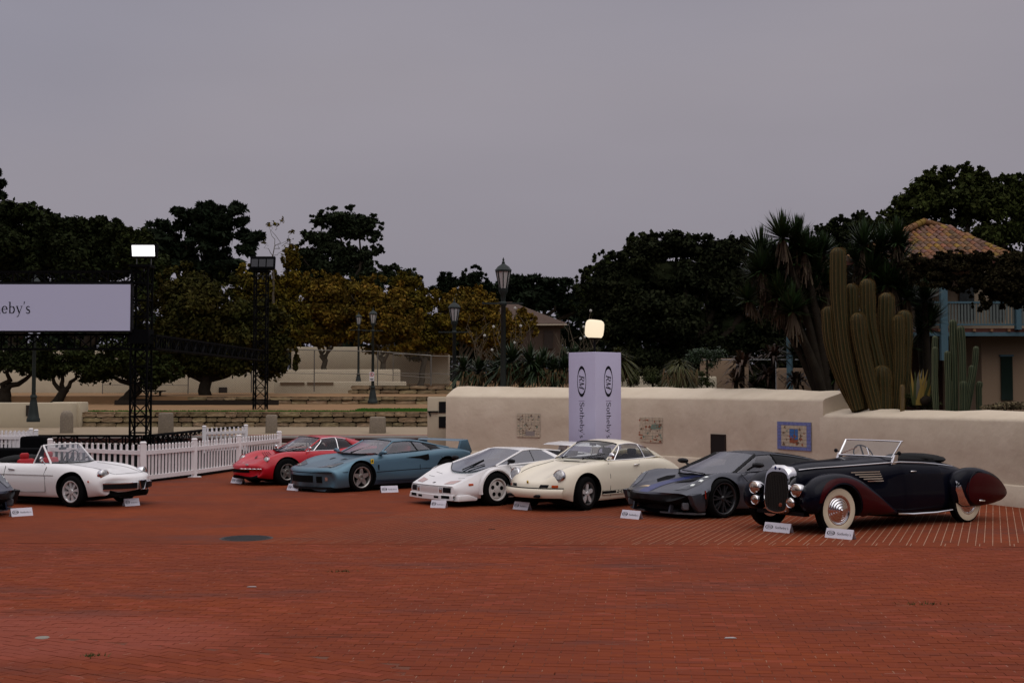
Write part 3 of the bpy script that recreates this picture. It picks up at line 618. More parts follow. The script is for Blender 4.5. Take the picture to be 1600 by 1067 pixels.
def build_white_wedge():
    root = car_root('white wedge shaped sports car with rear wing and deep dish white wheels', -.86, 25.6, 218.5)
    P = M_paint('white_paint', (.76, .74, .73))
    S = [(.97, .07, .34, (.35, .34), (.58, .34), (.66, .34), (.695, .32), (.695, .27), (.68, .22)),
         (.95, .07, .405, (.35, .405), (.58, .405), (.675, .405), (.715, .36), (.72, .28), (.70, .21)),
         (.76, .05, .465, (.36, .465), (.60, .47), (.73, .47), (.78, .39), (.80, .26), (.75, .18)),
         (.35, .02, .57, (.38, .575), (.62, .61), (.80, .64), (.87, .48), (.88, .28), (.82, .16)),
         (0, 0, .64, (.40, .655), (.64, .725), (.83, .745), (.90, .52), (.90, .30), (.84, .15)),
         (-.40, 0, .73, (.42, .735), (.66, .775), (.84, .765), (.90, .55), (.90, .30), (.86, .15)),
         (-.65, 0, .765, (.44, .77), (.67, .78), (.84, .74), (.90, .55), (.90, .30), (.86, .15)),
         (-1.3, 0, .80, (.45, .81), (.69, .82), (.88, .74), (.93, .56), (.92, .30), (.88, .15)),
         (-1.8, 0, .86, (.45, .87), (.72, .87), (.92, .80), (.98, .58), (.95, .30), (.90, .16)),
         (-2.45, 0, .90, (.45, .91), (.74, .91), (.95, .82), (1.0, .60), (.98, .36), (.92, .18)),
         (-2.95, -.02, .86, (.45, .87), (.74, .87), (.90, .80), (.95, .60), (.93, .40), (.88, .24)),
         (-3.12, -.04, .72, (.44, .72), (.72, .72), (.85, .68), (.88, .56), (.87, .42), (.84, .32))]
    car_body(root, S, [P, WELL], [(0, .32, .36, .64, 1.3), (-2.45, .34, .38, .60, 1.3)], cells=lambda j, r: 1 if 5 <= j <= 6 and r <= 1 else 0, rb=(2, 3), sb=(1,), smooth=25)
    rails = [((-.14, .75, .755), (-.12, .72, .762), (.16, .36, .645), (.24, 0, .625)),
             ((-.32, .77, .768), (-.92, .54, 1.03), (-.82, .30, 1.058), (-.80, 0, 1.065)),
             ((-1.05, .79, .805), (-1.10, .545, 1.045), (-1.10, .30, 1.068), (-1.10, 0, 1.075)),
             ((-1.62, .81, .86), (-1.40, .55, 1.04), (-1.40, .30, 1.062), (-1.40, 0, 1.068)),
             ((-1.76, .81, .875), (-1.52, .55, 1.035), (-1.52, .30, 1.058), (-1.52, 0, 1.063)),
             ((-2.9, .68, .88), (-2.9, .55, .90), (-2.9, .30, .91), (-2.9, 0, .915))]
    cells = [['side_window', 'side_window', 'side_window', 'side_pillar', 'black_engine_vent'], ['windscreen', 'roof', 'roof', 'roof', 'black_engine_vent'], ['windscreen', 'roof', 'roof', 'roof', 'engine_cover']]
    greenhouse(root, rails, cells, P, glassm=glass('smoke_car_glass', (.22, .27, .30), .12), trims=[('u', 1, 0, 1, .024, P), ('u', 1, 1, 5, .018, P), ('v', 2, 0, 1, .008), ('u', 0, 0, 3, .016, P), ('v', 0, 1, 5, .008)], sb=(0, 1, 4), rb=(1,), nv=3)
    for s in (1, -1):
        yy = s*.82; WR = mat('white_wheel', (.60, .57, .54), .35)
        wheel(root, 0, yy, .318, .24, .205, 'holes', WR); wheel(root, -2.45, s*.85, .34, .34, .205, 'holes', WR)
        for cx, rr, w in ((0, .375, .945), (-2.45, .395, 1.02)):
            g = MB(); n = 22; a0, a1 = R(-12), R(192); vs = []
            for k in range(n+1):
                a = a0+(a1-a0)*k/n
                for r_, y_ in ((rr-.012, w-.02), (rr-.006, w), (rr+.025, w+.0), (rr+.042, w-.07)): vs.append((cx+r_*math.cos(a), s*y_, .32+r_*math.sin(a)))
            g.add(vs, [(k*4+q, k*4+q+1, (k+1)*4+q+1, (k+1)*4+q) for k in range(n) for q in range(3)]); g.build('wheel_arch_flare', P, root, 60)
        g = MB(); q = [(.87, .36), (.82, .60), (.64, .64), (.72, .38)]; patch('turn_lamp', q, 'top', .007, mat('pale_orange_lens', (.50, .30, .25), .12, coat=1), root, s)
        g = MB(); line_on(g, S, [(.55, s*.40), (.54, s*.60)], .008, .002); line_on(g, S, [(.36, s*.40), (.36, s*.60)], .008, .002); g.build('panel_gap', mat('gap_grey', (.08, .08, .08), .7), root)
        g = MB(); g.box((.56, sy(.56, .43, s), .43), (.10, .03, .045), rz=s*R(-14)); bevel_build(g, 'side_marker', AMBER, root, .008, 1)
        g = MB(); g.ell((-.34, s*.93, .855), (.055, .11, .045)); g.bar((-.36, s*.80, .79), (-.36, s*.90, .85), .03, .03); g.build('door_mirror', BLACK, root, 60)
        g = MB(); g.prism([(-1.72, .88), (-1.90, 1.02), (-2.20, 1.0), (-2.16, .90)], .60, .80, lambda v, s=s: Vector((v.x, s*v.z, v.y))); g.build('air_box', BLACK, root)
        g = MB(); g.prism([(-1.45, .52), (-1.85, .50), (-1.85, .68), (-1.72, .68)], .945, .965, lambda v, s=s: Vector((v.x, s*v.z, v.y))); g.build('side_duct', WELL, root)
        g = MB(); g.prism([(-2.75, .88), (-2.85, 1.08), (-3.05, 1.08), (-3.0, .86)], .50, .54, lambda v, s=s: Vector((v.x, s*v.z, v.y))); g.build('wing_support', P, root)
        g = MB(); ribbon(g, [Vector((-.38, s*.85, .735)), Vector((-.45, s*.90, .62)), Vector((-.47, s*.905, .35))], .008, .01, up=(0, 1, 0)); g.build('door_gap', BLACK, root)
        g = MB(); g.prism([(.84, .235), (.60, .24), (.40, .17), (.42, .12), (.87, .12)], .62, .84, lambda v, s=s: Vector((v.x, s*v.z, v.y))); bevel_build(g, 'bumper_corner', P, root, .02, 2)
    g = MB(); g.prism([(-2.66, 1.07), (-2.80, 1.105), (-3.2, 1.13), (-3.22, 1.115), (-2.8, 1.065)], -.90, .90, lambda v: Vector((v.x, v.z, v.y))); bevel_build(g, 'rear_wing', P, root, .01, 2)
    # front panel with lamps
    fx = lambda y: .98-.07*(abs(y)/.70)**2.4
    def strip(nm, y0, y1, z0, z1, o, mt, n=4):
        return patch(nm, [(y0, z0), (y1, z0), (y1, z1), (y0, z1)], 'front', o, mt, root)
    for s in (1, -1):
        strip('front_grille', s*.44, s*.65, .275, .375, .006, BLACK); strip('fog_lamp', s*.33, s*.42, .27, .37, .004, LENS)
        
        for a, b, z0, z1 in ((.20, .34, .165, .205), (.42, .64, .165, .222)):
            g = MB(); g.add([(fx(y)+.012-(z-.12)*.35*0+.004, s*y, z) for z in (z0, z1) for y in (a, b)], [(0, 1, 3, 2)]); g.build('valance_vent', WELL, root)
    strip('number_plate_panel', -.29, .29, .27, .375, .003, mat('pale_pink_white', (.66, .60, .58), .4))
    g = MB(); ribbon(g, [Vector((fx(y)+.004, y, .395)) for y in NY(.68, 13)], .008, .01, up=(1, 0, 0)); g.build('nose_seam', BLACK, root)
    g = MB(); ys = NY(.73, 13); n = len(ys); g.add([Vector((fx(y)*a+b, y, z)) for a, b, z in ((1, -.05, .25), (1, .010, .225), (1, .012, .135), (1, -.1, .11)) for y in ys], [(i*n+k, i*n+k+1, (i+1)*n+k+1, (i+1)*n+k) for i in range(3) for k in range(n-1)]); g.build('front_valance', P, root, 40)
    g = MB(); g.box((.84, 0, surf_z(S, .84, 0)+.004), (.05, .05, .006), M=Matrix.Rotation(R(15), 3, 'Y')); g.build('nose_badge', BLACK, root)
    g = MB(); g.bar((.20, .05, .665), (-.28, .12, .85), .028, .018); g.bar((.16, .16, .68), (-.12, .36, .78), .02, .016); g.build('wiper', BLACK, root)
    g = MB(); g.box((-.45, 0, .75), (.3, 1.1, .04)); g.build('dashboard', INTER, root)
    for s in (.36, -.36): seat(root, -1.15, s, .45, mat('tan_leather', (.30, .26, .2), .6), .48)

def build_grey_supercar(label, x, y, yaw, paint, gold=True):
    root = car_root(label, x, y, yaw)
    P = paint; CF = mat('carbon_lower', (.008, .008, .009), .5, spec=.2); BLU = M_paint('blue_stripe', (.012, .022, .12))
    S = [(1.05, .30, .425, (.30, .425), (.52, .425), (.64, .42), (.68, .41), (.60, .37), (.46, .33)),
         (1.02, .30, .455, (.30, .46), (.54, .455), (.74, .44), (.80, .415), (.70, .36), (.50, .30)),
         (.72, .22, .54, (.30, .55), (.52, .545), (.80, .555), (.93, .43), (.80, .36), (.62, .22)),
         (.44, .08, .595, (.32, .60), (.54, .60), (.82, .68), (.975, .50), (.96, .32), (.86, .18)),
         (.05, 0, .645, (.34, .645), (.56, .67), (.84, .775), (.985, .58), (.97, .32), (.90, .16)),
         (-.40, 0, .70, (.36, .70), (.58, .70), (.84, .765), (.975, .58), (.96, .30), (.92, .15)),
         (-.70, 0, .75, (.38, .75), (.62, .745), (.80, .745), (.90, .52), (.93, .28), (.92, .14)),
         (-1.5, 0, .80, (.42, .80), (.60, .80), (.72, .76), (.84, .50), (.92, .26), (.92, .14)),
         (-2.2, 0, .86, (.45, .86), (.68, .87), (.90, .84), (.985, .62), (.97, .34), (.93, .16)),
         (-2.71, 0, .87, (.45, .87), (.70, .88), (.92, .86), (1.0, .64), (.99, .38), (.94, .18)),
         (-3.3, 0, .84, (.45, .84), (.70, .85), (.90, .83), (.97, .66), (.95, .45), (.9, .28)),
         (-3.6, -.1, .78, (.44, .78), (.66, .78), (.82, .76), (.88, .64), (.88, .5), (.84, .4))]
    def cl(j, r): return 3 if 6 <= j <= 7 and r <= 1 else 2 if r >= 6 or (j < 3 and r >= 4) else 0
    car_body(root, S, [P, BLU, CF, WELL], [(0, .345, .378, .715, 1.3), (-2.71, .35, .39, .66, 1.3)], cells=cl, rb=(4,), sb=(1,), nu=6, nose=2)
    rails = [((-.50, .72, .745), (-.48, .70, .75), (-.22, .40, .722), (-.08, 0, .712)),
             ((-.84, .72, .765), (-1.22, .50, 1.045), (-1.12, .30, 1.075), (-1.08, 0, 1.085)),
             ((-1.66, .70, .80), (-1.62, .50, 1.055), (-1.62, .30, 1.095), (-1.62, 0, 1.105)),
             ((-1.98, .66, .84), (-1.92, .48, 1.03), (-1.92, .30, 1.075), (-1.92, 0, 1.09)),
             ((-2.7, .62, .86), (-2.7, .45, .93), (-2.7, .28, .985), (-2.7, 0, 1.0)),
             ((-3.45, .60, .80), (-3.45, .42, .82), (-3.45, .28, .83), (-3.45, 0, .835))]
    cells = [['side_window', 'side_window', 'black_side_panel', 'black_side_panel', 'rear_quarter'], ['windscreen', 'roof', 'roof', 'dark_rear_window', 'engine_cover'], ['windscreen', 'roof', 'roof', 'dark_rear_window', 'engine_cover']]
    greenhouse(root, rails, cells, P, glassm=glass('gt_glass', (.42, .44, .48), .06), trims=[('u', 1, 0, 1, .034, BLACK), ('v', 0, 1, 5, .012), ('v', 2, 0, 1, .02), ('u', 1, 1, 4, .020, P), ('u', 0, 0, 2, .016, P)], sb=(0, 1))
    bw = mat('black_wheel', (.022, .022, .024), .28, coat=.5)
    for s in (1, -1): wheel(root, 0, s*.84, .345, .25, .268, 'yspoke', bw); wheel(root, -2.71, s*.84, .35, .30, .268, 'yspoke', bw)
    fx = lambda y, o=0: 1.03-.30*(abs(y)/.80)**2.4+o
    # centre stripe over nose, roof
    if gold: patch('bonnet_stripe', [(1.03, -.13), (1.03, .13), (.6, .13), (.2, .13), (-.30, .13), (-.30, -.13), (.2, -.13), (.6, -.13)], 'top', .006, BLU, root, cuts=7)
    for s in (1, -1):
        patch('bonnet_duct', [(.50, .22), (.32, .44), (.02, .50), (-.16, .46), (-.02, .33), (.22, .24)], 'top', .008, WELL, root, s, 4)
        o = patch('headlight', [(.80, .54), (.68, .74), (.44, .86), (.22, .88), (.24, .78), (.5, .64)], 'top', .008, mat('gt_lamp_cover', (.06, .065, .08), .12, coat=.4), root, s, 4)
        for (a, b) in ((.56, .76), (.42, .82), (.30, .82)):
            patch('lamp_unit', [(a+.04, b-.03), (a+.01, b+.02), (a-.04, b+.03), (a-.01, b-.02)], 'top', .012, mat('lamp_bright', (.8, .85, .8), .2, coat=1), o, s, 1)
        # lower fangs: side intake frame, canard and splitter end
        g = MB(); g.prism([(1.0-.28, .11), (.95-.28, .30), (.88-.28, .30), (.92-.28, .15), (.50, .15), (.50, .11)], .46, .50, lambda v, s=s: Vector((v.x+.14, s*v.z, v.y))); g.build('intake_vane', P, root)
        g = MB(); g.box((.62, s*.62, .225), (.12, .34, .13), rz=s*R(-35)); bevel_build(g, 'brake_duct', mat('duct_grey', (.10, .10, .11), .5), root, .02, 1)
        g = MB(); q = [(.82, .20), (.76, .55), (.60, .86), (.42, .93), (.42, .80), (.6, .2)]; g.prism(q, .085, .115, lambda v, s=s: Vector((v.x, s*v.y, v.z))); g.build('splitter', mat('splitter_grey', (.09, .09, .095), .45), root)
        g = MB(); g.prism([(.74, .43), (.66, .25), (.56, .13), (.40, .13), (.41, .47)], .80, .925, lambda v, s=s: Vector((v.x, s*v.z, v.y))); bevel_build(g, 'bumper_cheek', P if gold else CF, root, .02, 2)
        g = MB(); g.prism([(.452, .50), (.435, .50), (.425, .36), (.442, .36)], .945, .962, lambda v, s=s: Vector((v.x, s*v.z, v.y))); g.build('side_marker', mat('dim_red_lens', (.25, .02, .01), .2, coat=1), root)
        g = MB(); g.ell((-.82, s*.98, .90), (.065, .14, .05)); g.bar((-.80, s*.74, .80), (-.80, s*.90, .88), .05, .02); g.build('door_mirror', CF, root, 60)
        g = MB(); ribbon(g, [Vector((-.52, s*.86, .745)), Vector((-.60, s*.955, .60)), Vector((-.72, s*.93, .25))], .008, .01, up=(0, 1, 0)); g.build('door_gap', BLACK, root)
        g = MB(); g.prism([(-2.05, .55), (-2.05, .83), (-2.10, .83), (-2.12, .55)], .72, .93, lambda v, s=s: Vector((v.x, s*v.z, v.y))); g.build('side_duct', WELL, root)
    g = MB(); ys = NY(.78, 13); nn = len(ys); g.add([Vector((fx(y, -.30), y, z)) for z in (.34, .14) for y in ys]+[Vector((fx(y, -.22), y, .09)) for y in ys], [(i*nn+k, i*nn+k+1, (i+1)*nn+k+1, (i+1)*nn+k) for i in (0, 1) for k in range(nn-1)]); g.build('lower_grille', BLACK, root)
    pass
    if gold:
        patch('bonnet_badge', [(.83, -.34), (.80, -.12), (.73, -.15), (.77, -.24)], 'top', .006, mat('pale_gold_mark', (.62, .46, .26), .3), root)  # gold reflection painted onto the bonnet as a flat patch
    g = MB(); ribbon(g, [Vector((-.08, y, .722)) for y in NY(.3, 5)], .02, .02); g.bar((-.12, .35, .74), (-.18, -.3, .775), .02, .015); g.build('wiper', BLACK, root)
    g = MB(); g.box((-.60, 0, .735), (.3, 1.1, .03)); g.build('dashboard', INTER, root)
    g = MB(); g.ell((-1.08, .0, 1.0), (.02, .12, .04)); g.build('inside_mirror', INTER, root)
    for s in (.33, -.33): seat(root, -1.7, s, .42, INTER, .5)
    return root

def build_red_coupe():
    root = car_root('glossy red rounded sports coupe with thin chrome front bumper', -5.85, 31.05, 220.5)
    P = M_paint('red_paint', (.42, .006, .016), 0, .3)
    S = [(.90, .30, .40, (.25, .40), (.44, .39), (.56, .37), (.60, .34), (.60, .30), (.56, .26)),
         (.88, .30, .46, (.25, .46), (.46, .45), (.62, .42), (.67, .37), (.66, .30), (.58, .22)),
         (.66, .22, .535, (.26, .53), (.46, .56), (.66, .53), (.75, .42), (.73, .28), (.62, .18)),
         (.40, .10, .59, (.28, .585), (.52, .67), (.70, .66), (.82, .48), (.79, .28), (.70, .16)),
         (0, 0, .66, (.32, .655), (.56, .775), (.73, .76), (.855, .56), (.83, .30), (.76, .16)),
         (-.40, 0, .735, (.36, .735), (.60, .785), (.74, .765), (.85, .56), (.83, .28), (.78, .15)),
         (-.70, 0, .78, (.42, .78), (.64, .79), (.75, .76), (.84, .54), (.82, .26), (.78, .15)),
         (-1.3, 0, .79, (.45, .79), (.66, .80), (.77, .75), (.84, .54), (.82, .28), (.78, .16)),
         (-1.9, 0, .82, (.45, .82), (.66, .86), (.80, .82), (.86, .56), (.84, .3), (.79, .16)),
         (-2.34, 0, .83, (.44, .83), (.66, .88), (.80, .84), (.87, .58), (.85, .34), (.8, .18)),
         (-2.9, 0, .78, (.42, .78), (.62, .80), (.76, .74), (.82, .56), (.8, .38), (.74, .24)),
         (-3.2, -.1, .70, (.40, .70), (.56, .69), (.68, .63), (.72, .52), (.72, .42), (.68, .34))]
    car_body(root, S, [P, INTER, WELL], [(0, .32, .36, .55, 1.2), (-2.34, .33, .37, .52, 1.2)], cells=lambda j, r: 1 if 6 <= j <= 7 and r <= 1 else 0)
    rails = [((-.58, .665, .785), (-.58, .655, .79), (-.34, .36, .775), (-.27, 0, .775)),
             ((-.80, .68, .79), (-1.10, .51, 1.07), (-.98, .30, 1.105), (-.95, 0, 1.115)),
             ((-1.50, .69, .80), (-1.50, .52, 1.09), (-1.48, .32, 1.125), (-1.48, 0, 1.135)),
             ((-2.02, .66, .86), (-1.82, .52, 1.045), (-1.85, .32, 1.095), (-1.85, 0, 1.105)),
             ((-2.35, .62, .88), (-2.2, .52, .965), (-2.2, .34, 1.02), (-2.2, 0, 1.03)),
             ((-2.75, .55, .82), (-2.75, .48, .84), (-2.75, .32, .86), (-2.75, 0, .87))]
    cells = [['side_window', 'side_window', 'side_window', 'rear_quarter', 'rear_quarter'], ['windscreen', 'roof', 'roof', 'roof', 'rear_quarter'], ['windscreen', 'roof', 'roof', 'dark_rear_window', 'roof']]
    greenhouse(root, rails, cells, P, trims=[('u', 1, 0, 1, .024, P), ('v', 1, 1, 5, .012, BLACK), ('v', 0, 1, 5, .010, BLACK), ('u', 1, 1, 3, .010, CHROME), ('v', 1, 0, 1, .013, CHROME), ('v', 2, 0, 1, .014, CHROME), ('u', 0, 0, 3, .009, CHROME), ('v', 3, 0, 1, .03, P)], sb=(0, 1))
    for s in (1, -1):
        wheel(root, 0, s*.73, .32, .2, .185, 'star5'); wheel(root, -2.34, s*.74, .325, .22, .185, 'star5')
        lamp(root, (.455, s*.58, .60), (1, s*.10, .40), .085, .012, depth=.10, mt=mat('dull_lens', (.35, .33, .30), .12, .5, coat=1))
        g = MB(); g.lathe([(.088, -.02), (.10, 0), (.115, .012)], c=(.45, s*.58, .60), n=24, M=Vector((1, s*.1, .4)).normalized().to_track_quat('Z', 'Y').to_matrix()); g.build('headlight_recess', P, root, 60)
        g = MB(); q = [Vector((nx(s*y, .395)+.015, s*y, .395)) for y in (.16, .25, .35, .45, .54, .62, .66)]; ribbon(g, q, .035, .035, up=(1, 0, 0)); bevel_build(g, 'bumper', CHROME, root, .008, 1)
        g = MB(); x0 = .86-.30*(.33/.6)**2.4; g.box((x0+.02, s*.33, surf_z(S, x0, .33)+.01), (.03, .10, .03)); g.build('turn_lamp', mat('clear_lens', (.55, .5, .48), .2), root)
        g = MB(); 
        for i in range(2): line_on(g, S, [(.30-.06*i, s*(.20+.04*i)), (.20-.06*i, s*(.34+.04*i))], .018, .006)
        for i in range(4): line_on(g, S, [(-.02-.055*i, s*(.28-.0*i)), (-.04-.055*i, s*.46)], .012, .006)
        g.build('bonnet_louvre', BLACK, root)
        g = MB(); g.ell((-.62, s*.80, .86), (.03, .065, .045)); g.tube([(-.66, s*.73, .79), (-.62, s*.80, .86)], .012, 5); g.build('door_mirror', CHROME, root, 60)
    patch('front_grille', [(-.40, .31), (.40, .31), (.40, .39), (-.40, .39)], 'front', .008, WELL, root)
    patch('front_valance', [(-.50, .235), (.50, .235), (.56, .30), (-.56, .30)], 'front', .006, M_paint('dark_red_valance', (.16, .004, .008)), root)
    g = MB(); g.box((.72, 0, .53), (.05, .035, .006), M=Matrix.Rotation(R(14), 3, 'Y')); g.build('nose_badge', mat('silver_badge', (.6, .55, .5), .4), root)
    g = MB(); ribbon(g, [Vector((-.55, .853, .3)), Vector((-.55, .86, .56)), Vector((-.55, .75, .765))], .007, .01, up=(0, 1, 0)); g.build('door_gap', BLACK, root)
    g = MB(); 
    for y in (.2, -.25): g.bar((-.30, y, .80), (-.62, y+.32, .93), .014, .014)
    g.build('wiper', BLACK, root)
    for s in (.33, -.33): seat(root, -1.45, s, .42, INTER, .5)
    steering(root, -.95, .33, .84); g = MB(); g.box((-.55, 0, .79), (.3, 1.15, .04)); g.build('dashboard', INTER, root)

def build_white_convertible():
    root = car_root('white open convertible with red seats and eight spoke chrome wheels', -8.13, 25.3, -23)
    P = M_paint('white_paint', (.76, .74, .73))
    ck = ((.57, .56), (.59, .80), (.72, .76), (.81, .55), (.80, .36), (.745, .18))
    S = [(1.00, .34, .50, (.25, .50), (.44, .48), (.55, .46), (.59, .42), (.58, .37), (.54, .33)),
         (.97, .34, .56, (.25, .555), (.46, .55), (.62, .51), (.68, .43), (.66, .33), (.58, .27)),
         (.66, .20, .635, (.28, .635), (.50, .65), (.68, .60), (.755, .46), (.73, .32), (.66, .22)),
         (.38, .08, .69, (.30, .695), (.54, .735), (.70, .69), (.795, .52), (.77, .34), (.70, .20)),
         (0, 0, .745, (.34, .75), (.58, .785), (.72, .74), (.815, .55), (.80, .36), (.74, .18)),
         (-.45, 0, .79, (.38, .795), (.60, .81), (.72, .775), (.815, .56), (.80, .36), (.745, .18)),
         (-.86, 0, .81, (.50, .815), (.62, .81), (.72, .775), (.81, .56), (.80, .36), (.745, .18)),
         (-.90, 0, .45, (.57, .45), (.62, .805), (.72, .77), (.81, .56), (.80, .36), (.745, .18)),
         (-1.70, 0, .45, (.57, .45), (.62, .80), (.72, .765), (.81, .56), (.80, .36), (.745, .18)),
         (-1.75, 0, .80, (.50, .80), (.62, .80), (.72, .765), (.81, .56), (.80, .36), (.745, .18)),
         (-2.25, 0, .80, (.44, .80), (.60, .80), (.72, .75), (.80, .56), (.79, .38), (.74, .2)),
         (-2.8, -.1, .74, (.40, .74), (.55, .73), (.66, .68), (.72, .54), (.71, .4), (.66, .28)),
         (-3.2, -.2, .66, (.34, .66), (.46, .65), (.54, .60), (.58, .52), (.57, .44), (.54, .36))]
    RL = REDLEA
    car_body(root, S, [P, INTER, WELL], [(0, .32, .36, .48, 1.2), (-2.25, .32, .345, .48, 1.2)], rb=(2,), sb=(6, 7, 8, 9), cells=lambda j, r: 1 if (6 <= j <= 8 and r <= 1) else 0)
    for s in (1, -1):
        ax = PAL = mat('polished_alloy', (.80, .79, .78), .28, .55); wheel(root, 0, s*.70, .30, .18, .198, 'multi', PAL, -4); wheel(root, -2.25, s*.70, .30, .18, .198, 'multi', PAL)
        lamp(root, (.625, s*.575, .625), (1, s*.20, .06), .088, .014, depth=.15, bulge=.25)
        g = MB(); g.ell((.55, s*.66, .615), (.03, .02, .03)); g.build('indicator', mat('dark_red_lens', (.20, .02, .015), .2, coat=1), root, 60)
        g = MB(); g.lathe([(.001, s*.006), (.018, s*.004), (.022, 0)], c=(.42, s*.795, .50), axis='Y', n=12); g.build('side_marker', AMBER, root)
        # chrome bumper half with dark inset
        q = [Vector((1.02-.34*(abs(y)/.66)**2.2, s*y, .40)) for y in (.13, .22, .32, .42, .50, .57, .63, .67)]
        g = MB(); ribbon(g, q, .13, .05, up=(1, 0, 0)); 
        o = g.build('bumper', CHROME, root, 30)
        g = MB(); ribbon(g, [v+Vector((.024, s*.012*i/3, 0)) for i, v in enumerate(q)], .098, .014, up=(1, 0, 0)); g.build('bumper_insert', BLACK, o)
        g = MB(); ribbon(g, [Vector((-.42, s*.816, .60)), Vector((-1.2, s*.815, .60)), Vector((-1.9, s*.81, .60))], .010, .01, up=(0, 1, 0)); g.build('side_crease', mat('crease_shade_trim', (.42, .40, .39), .5), root)  # grey strip paints the shade along the body crease
        g = MB(); ribbon(g, [Vector((-.62, s*.765, .76)), Vector((-.66, s*.80, .62)), Vector((-.62, s*.818, .55)), Vector((-.62, s*.80, .28)), Vector((-1.1, s*.80, .265)), Vector((-1.62, s*.80, .28)), Vector((-1.66, s*.818, .55)), Vector((-1.66, s*.76, .76))], .007, .008, up=(0, 1, 0)); g.build('door_gap', mat('gap_grey', (.08, .08, .08), .7), root)
        g = MB(); g.box((-1.48, s*.795, .70), (.16, .03, .022)); bevel_build(g, 'door_handle', CHROME, root, .006, 1)
        g = MB(); g.tube([(-.66, s*.60, .80), (-.96, s*.50, 1.155)], .02, 6); g.tube([(-.66, s*.60, .80), (-1.10, s*.60, .80)], .01, 5); g.tube([(-1.10, s*.61, .80), (-.98, s*.52, 1.15)], .013, 5); g.build('windscreen_pillar', P, root, 60)
        g = MB(); g.add([(-.68, s*.60, .80), (-1.08, s*.605, .80), (-.97, s*.52, 1.14)], [(0, 1, 2)]); g.build('quarter_window', GLS, root)
    g = MB(); n = 10; lo = [(-.66+.16*(1-(y/.6)**2), y, .815) for y in NY(.6, n+1)]; hi = [(-.96+.05*(1-(y/.5)**2), y, 1.155+.012*(1-(y/.5)**2)) for y in NY(.5, n+1)]
    g.add(lo+hi, [(k, k+1, n+2+k, n+1+k) for k in range(n)]); g.build('windscreen', GLS, root, 60)
    g = MB(); g.tube(hi, .013, 6); g.build('windscreen_frame', P, root, 60); g = MB(); g.tube(lo, .012, 6); g.build('windscreen_seal', BLACK, root, 60)
    g = MB(); g.bar((-.55, .05, .835), (-.66, .42, .90), .016, .014); g.bar((-.55, -.30, .835), (-.66, .05, .90), .016, .014); g.build('wiper', BLACK, root)
    g = MB(); g.box((-.93, .0, 1.08), (.02, .22, .05)); bevel_build(g, 'inside_mirror', BLACK, root, .01, 1)
    g = MB()
    g.prism([(-.10, .50), (.10, .50), (.045, .33), (-.045, .33)], 0, .02, lambda v: Vector((1.035+v.z, v.x, v.y))); g.build('front_grille', BLACK, root)
    g = MB(); g.tube([(1.06, -.10, .50), (1.06, .10, .50), (1.06, .045, .33), (1.06, -.045, .33), (1.06, -.10, .50)], .012, 6); g.tube([(1.03, -.26, .47), (1.055, -.12, .47)], .012, 6); g.tube([(1.03, .26, .47), (1.055, .12, .47)], .012, 6); g.build('grille_surround', CHROME, root, 60)
    g = MB(); g.box((.78, 0, .24), (.12, .8, .12)); g.build('front_valance', BLACK, root)
    g = MB(); line_on(g, S, [(x, .40) for x in (.72, .4, 0, -.4)], .007); line_on(g, S, [(x, -.40) for x in (.72, .4, 0, -.4)], .007); line_on(g, S, [(.74, y) for y in NY(.40, 7)], .008); g.build('bonnet_gap', mat('gap_grey', (.08, .08, .08), .7), root)
    for s in (.33, -.33): seat(root, -1.45, s, .48, RL, .40)
    steering(root, -1.02, .33, .86); g = MB(); g.box((-.88, 0, .76), (.12, 1.1, .12)); g.build('dashboard', INTER, root)
    g = MB(); g.ell((-1.95, 0, .84), (.25, .62, .10)); g.build('folded_roof', mat('black_canvas', (.010, .010, .010), .9), root, 60)
    g = MB(); g.ell((-.78, -.74, .90), (.02, .05, .05)); g.tube([(-.70, -.72, .80), (-.78, -.74, .90)], .01, 5); g.build('door_mirror', CHROME, root, 60)

def superloft(stations, n=20, nu=5):
    "teardrop shells: (x, yc, half width, z bottom, z top, squareness)"
    G = []
    for x, yc, hw, zb, zt, p in stations:
        r = []
        for k in range(n):
            a = 2*math.pi*k/n; c, s = math.cos(a), math.sin(a)
            r.append((x, yc+hw*abs(c)**(2/p)*(1 if c > 0 else -1), (zb+zt)/2+(zt-zb)/2*abs(s)**(2/p)*(1 if s > 0 else -1)))
        G.append(r)
    B = hermite(np.array(G), nu); nS, nR = B.shape[:2]; mb = MB(); mb.v = [tuple(p) for p in B.reshape(-1, 3)]
    mb.f = [(i*nR+k, i*nR+(k+1) % nR, (i+1)*nR+(k+1) % nR, (i+1)*nR+k) for i in range(nS-1) for k in range(nR)]+[tuple(range(nR-1, -1, -1)), tuple((nS-1)*nR+k for k in range(nR))]
    mb.m = [0]*len(mb.f); return mb

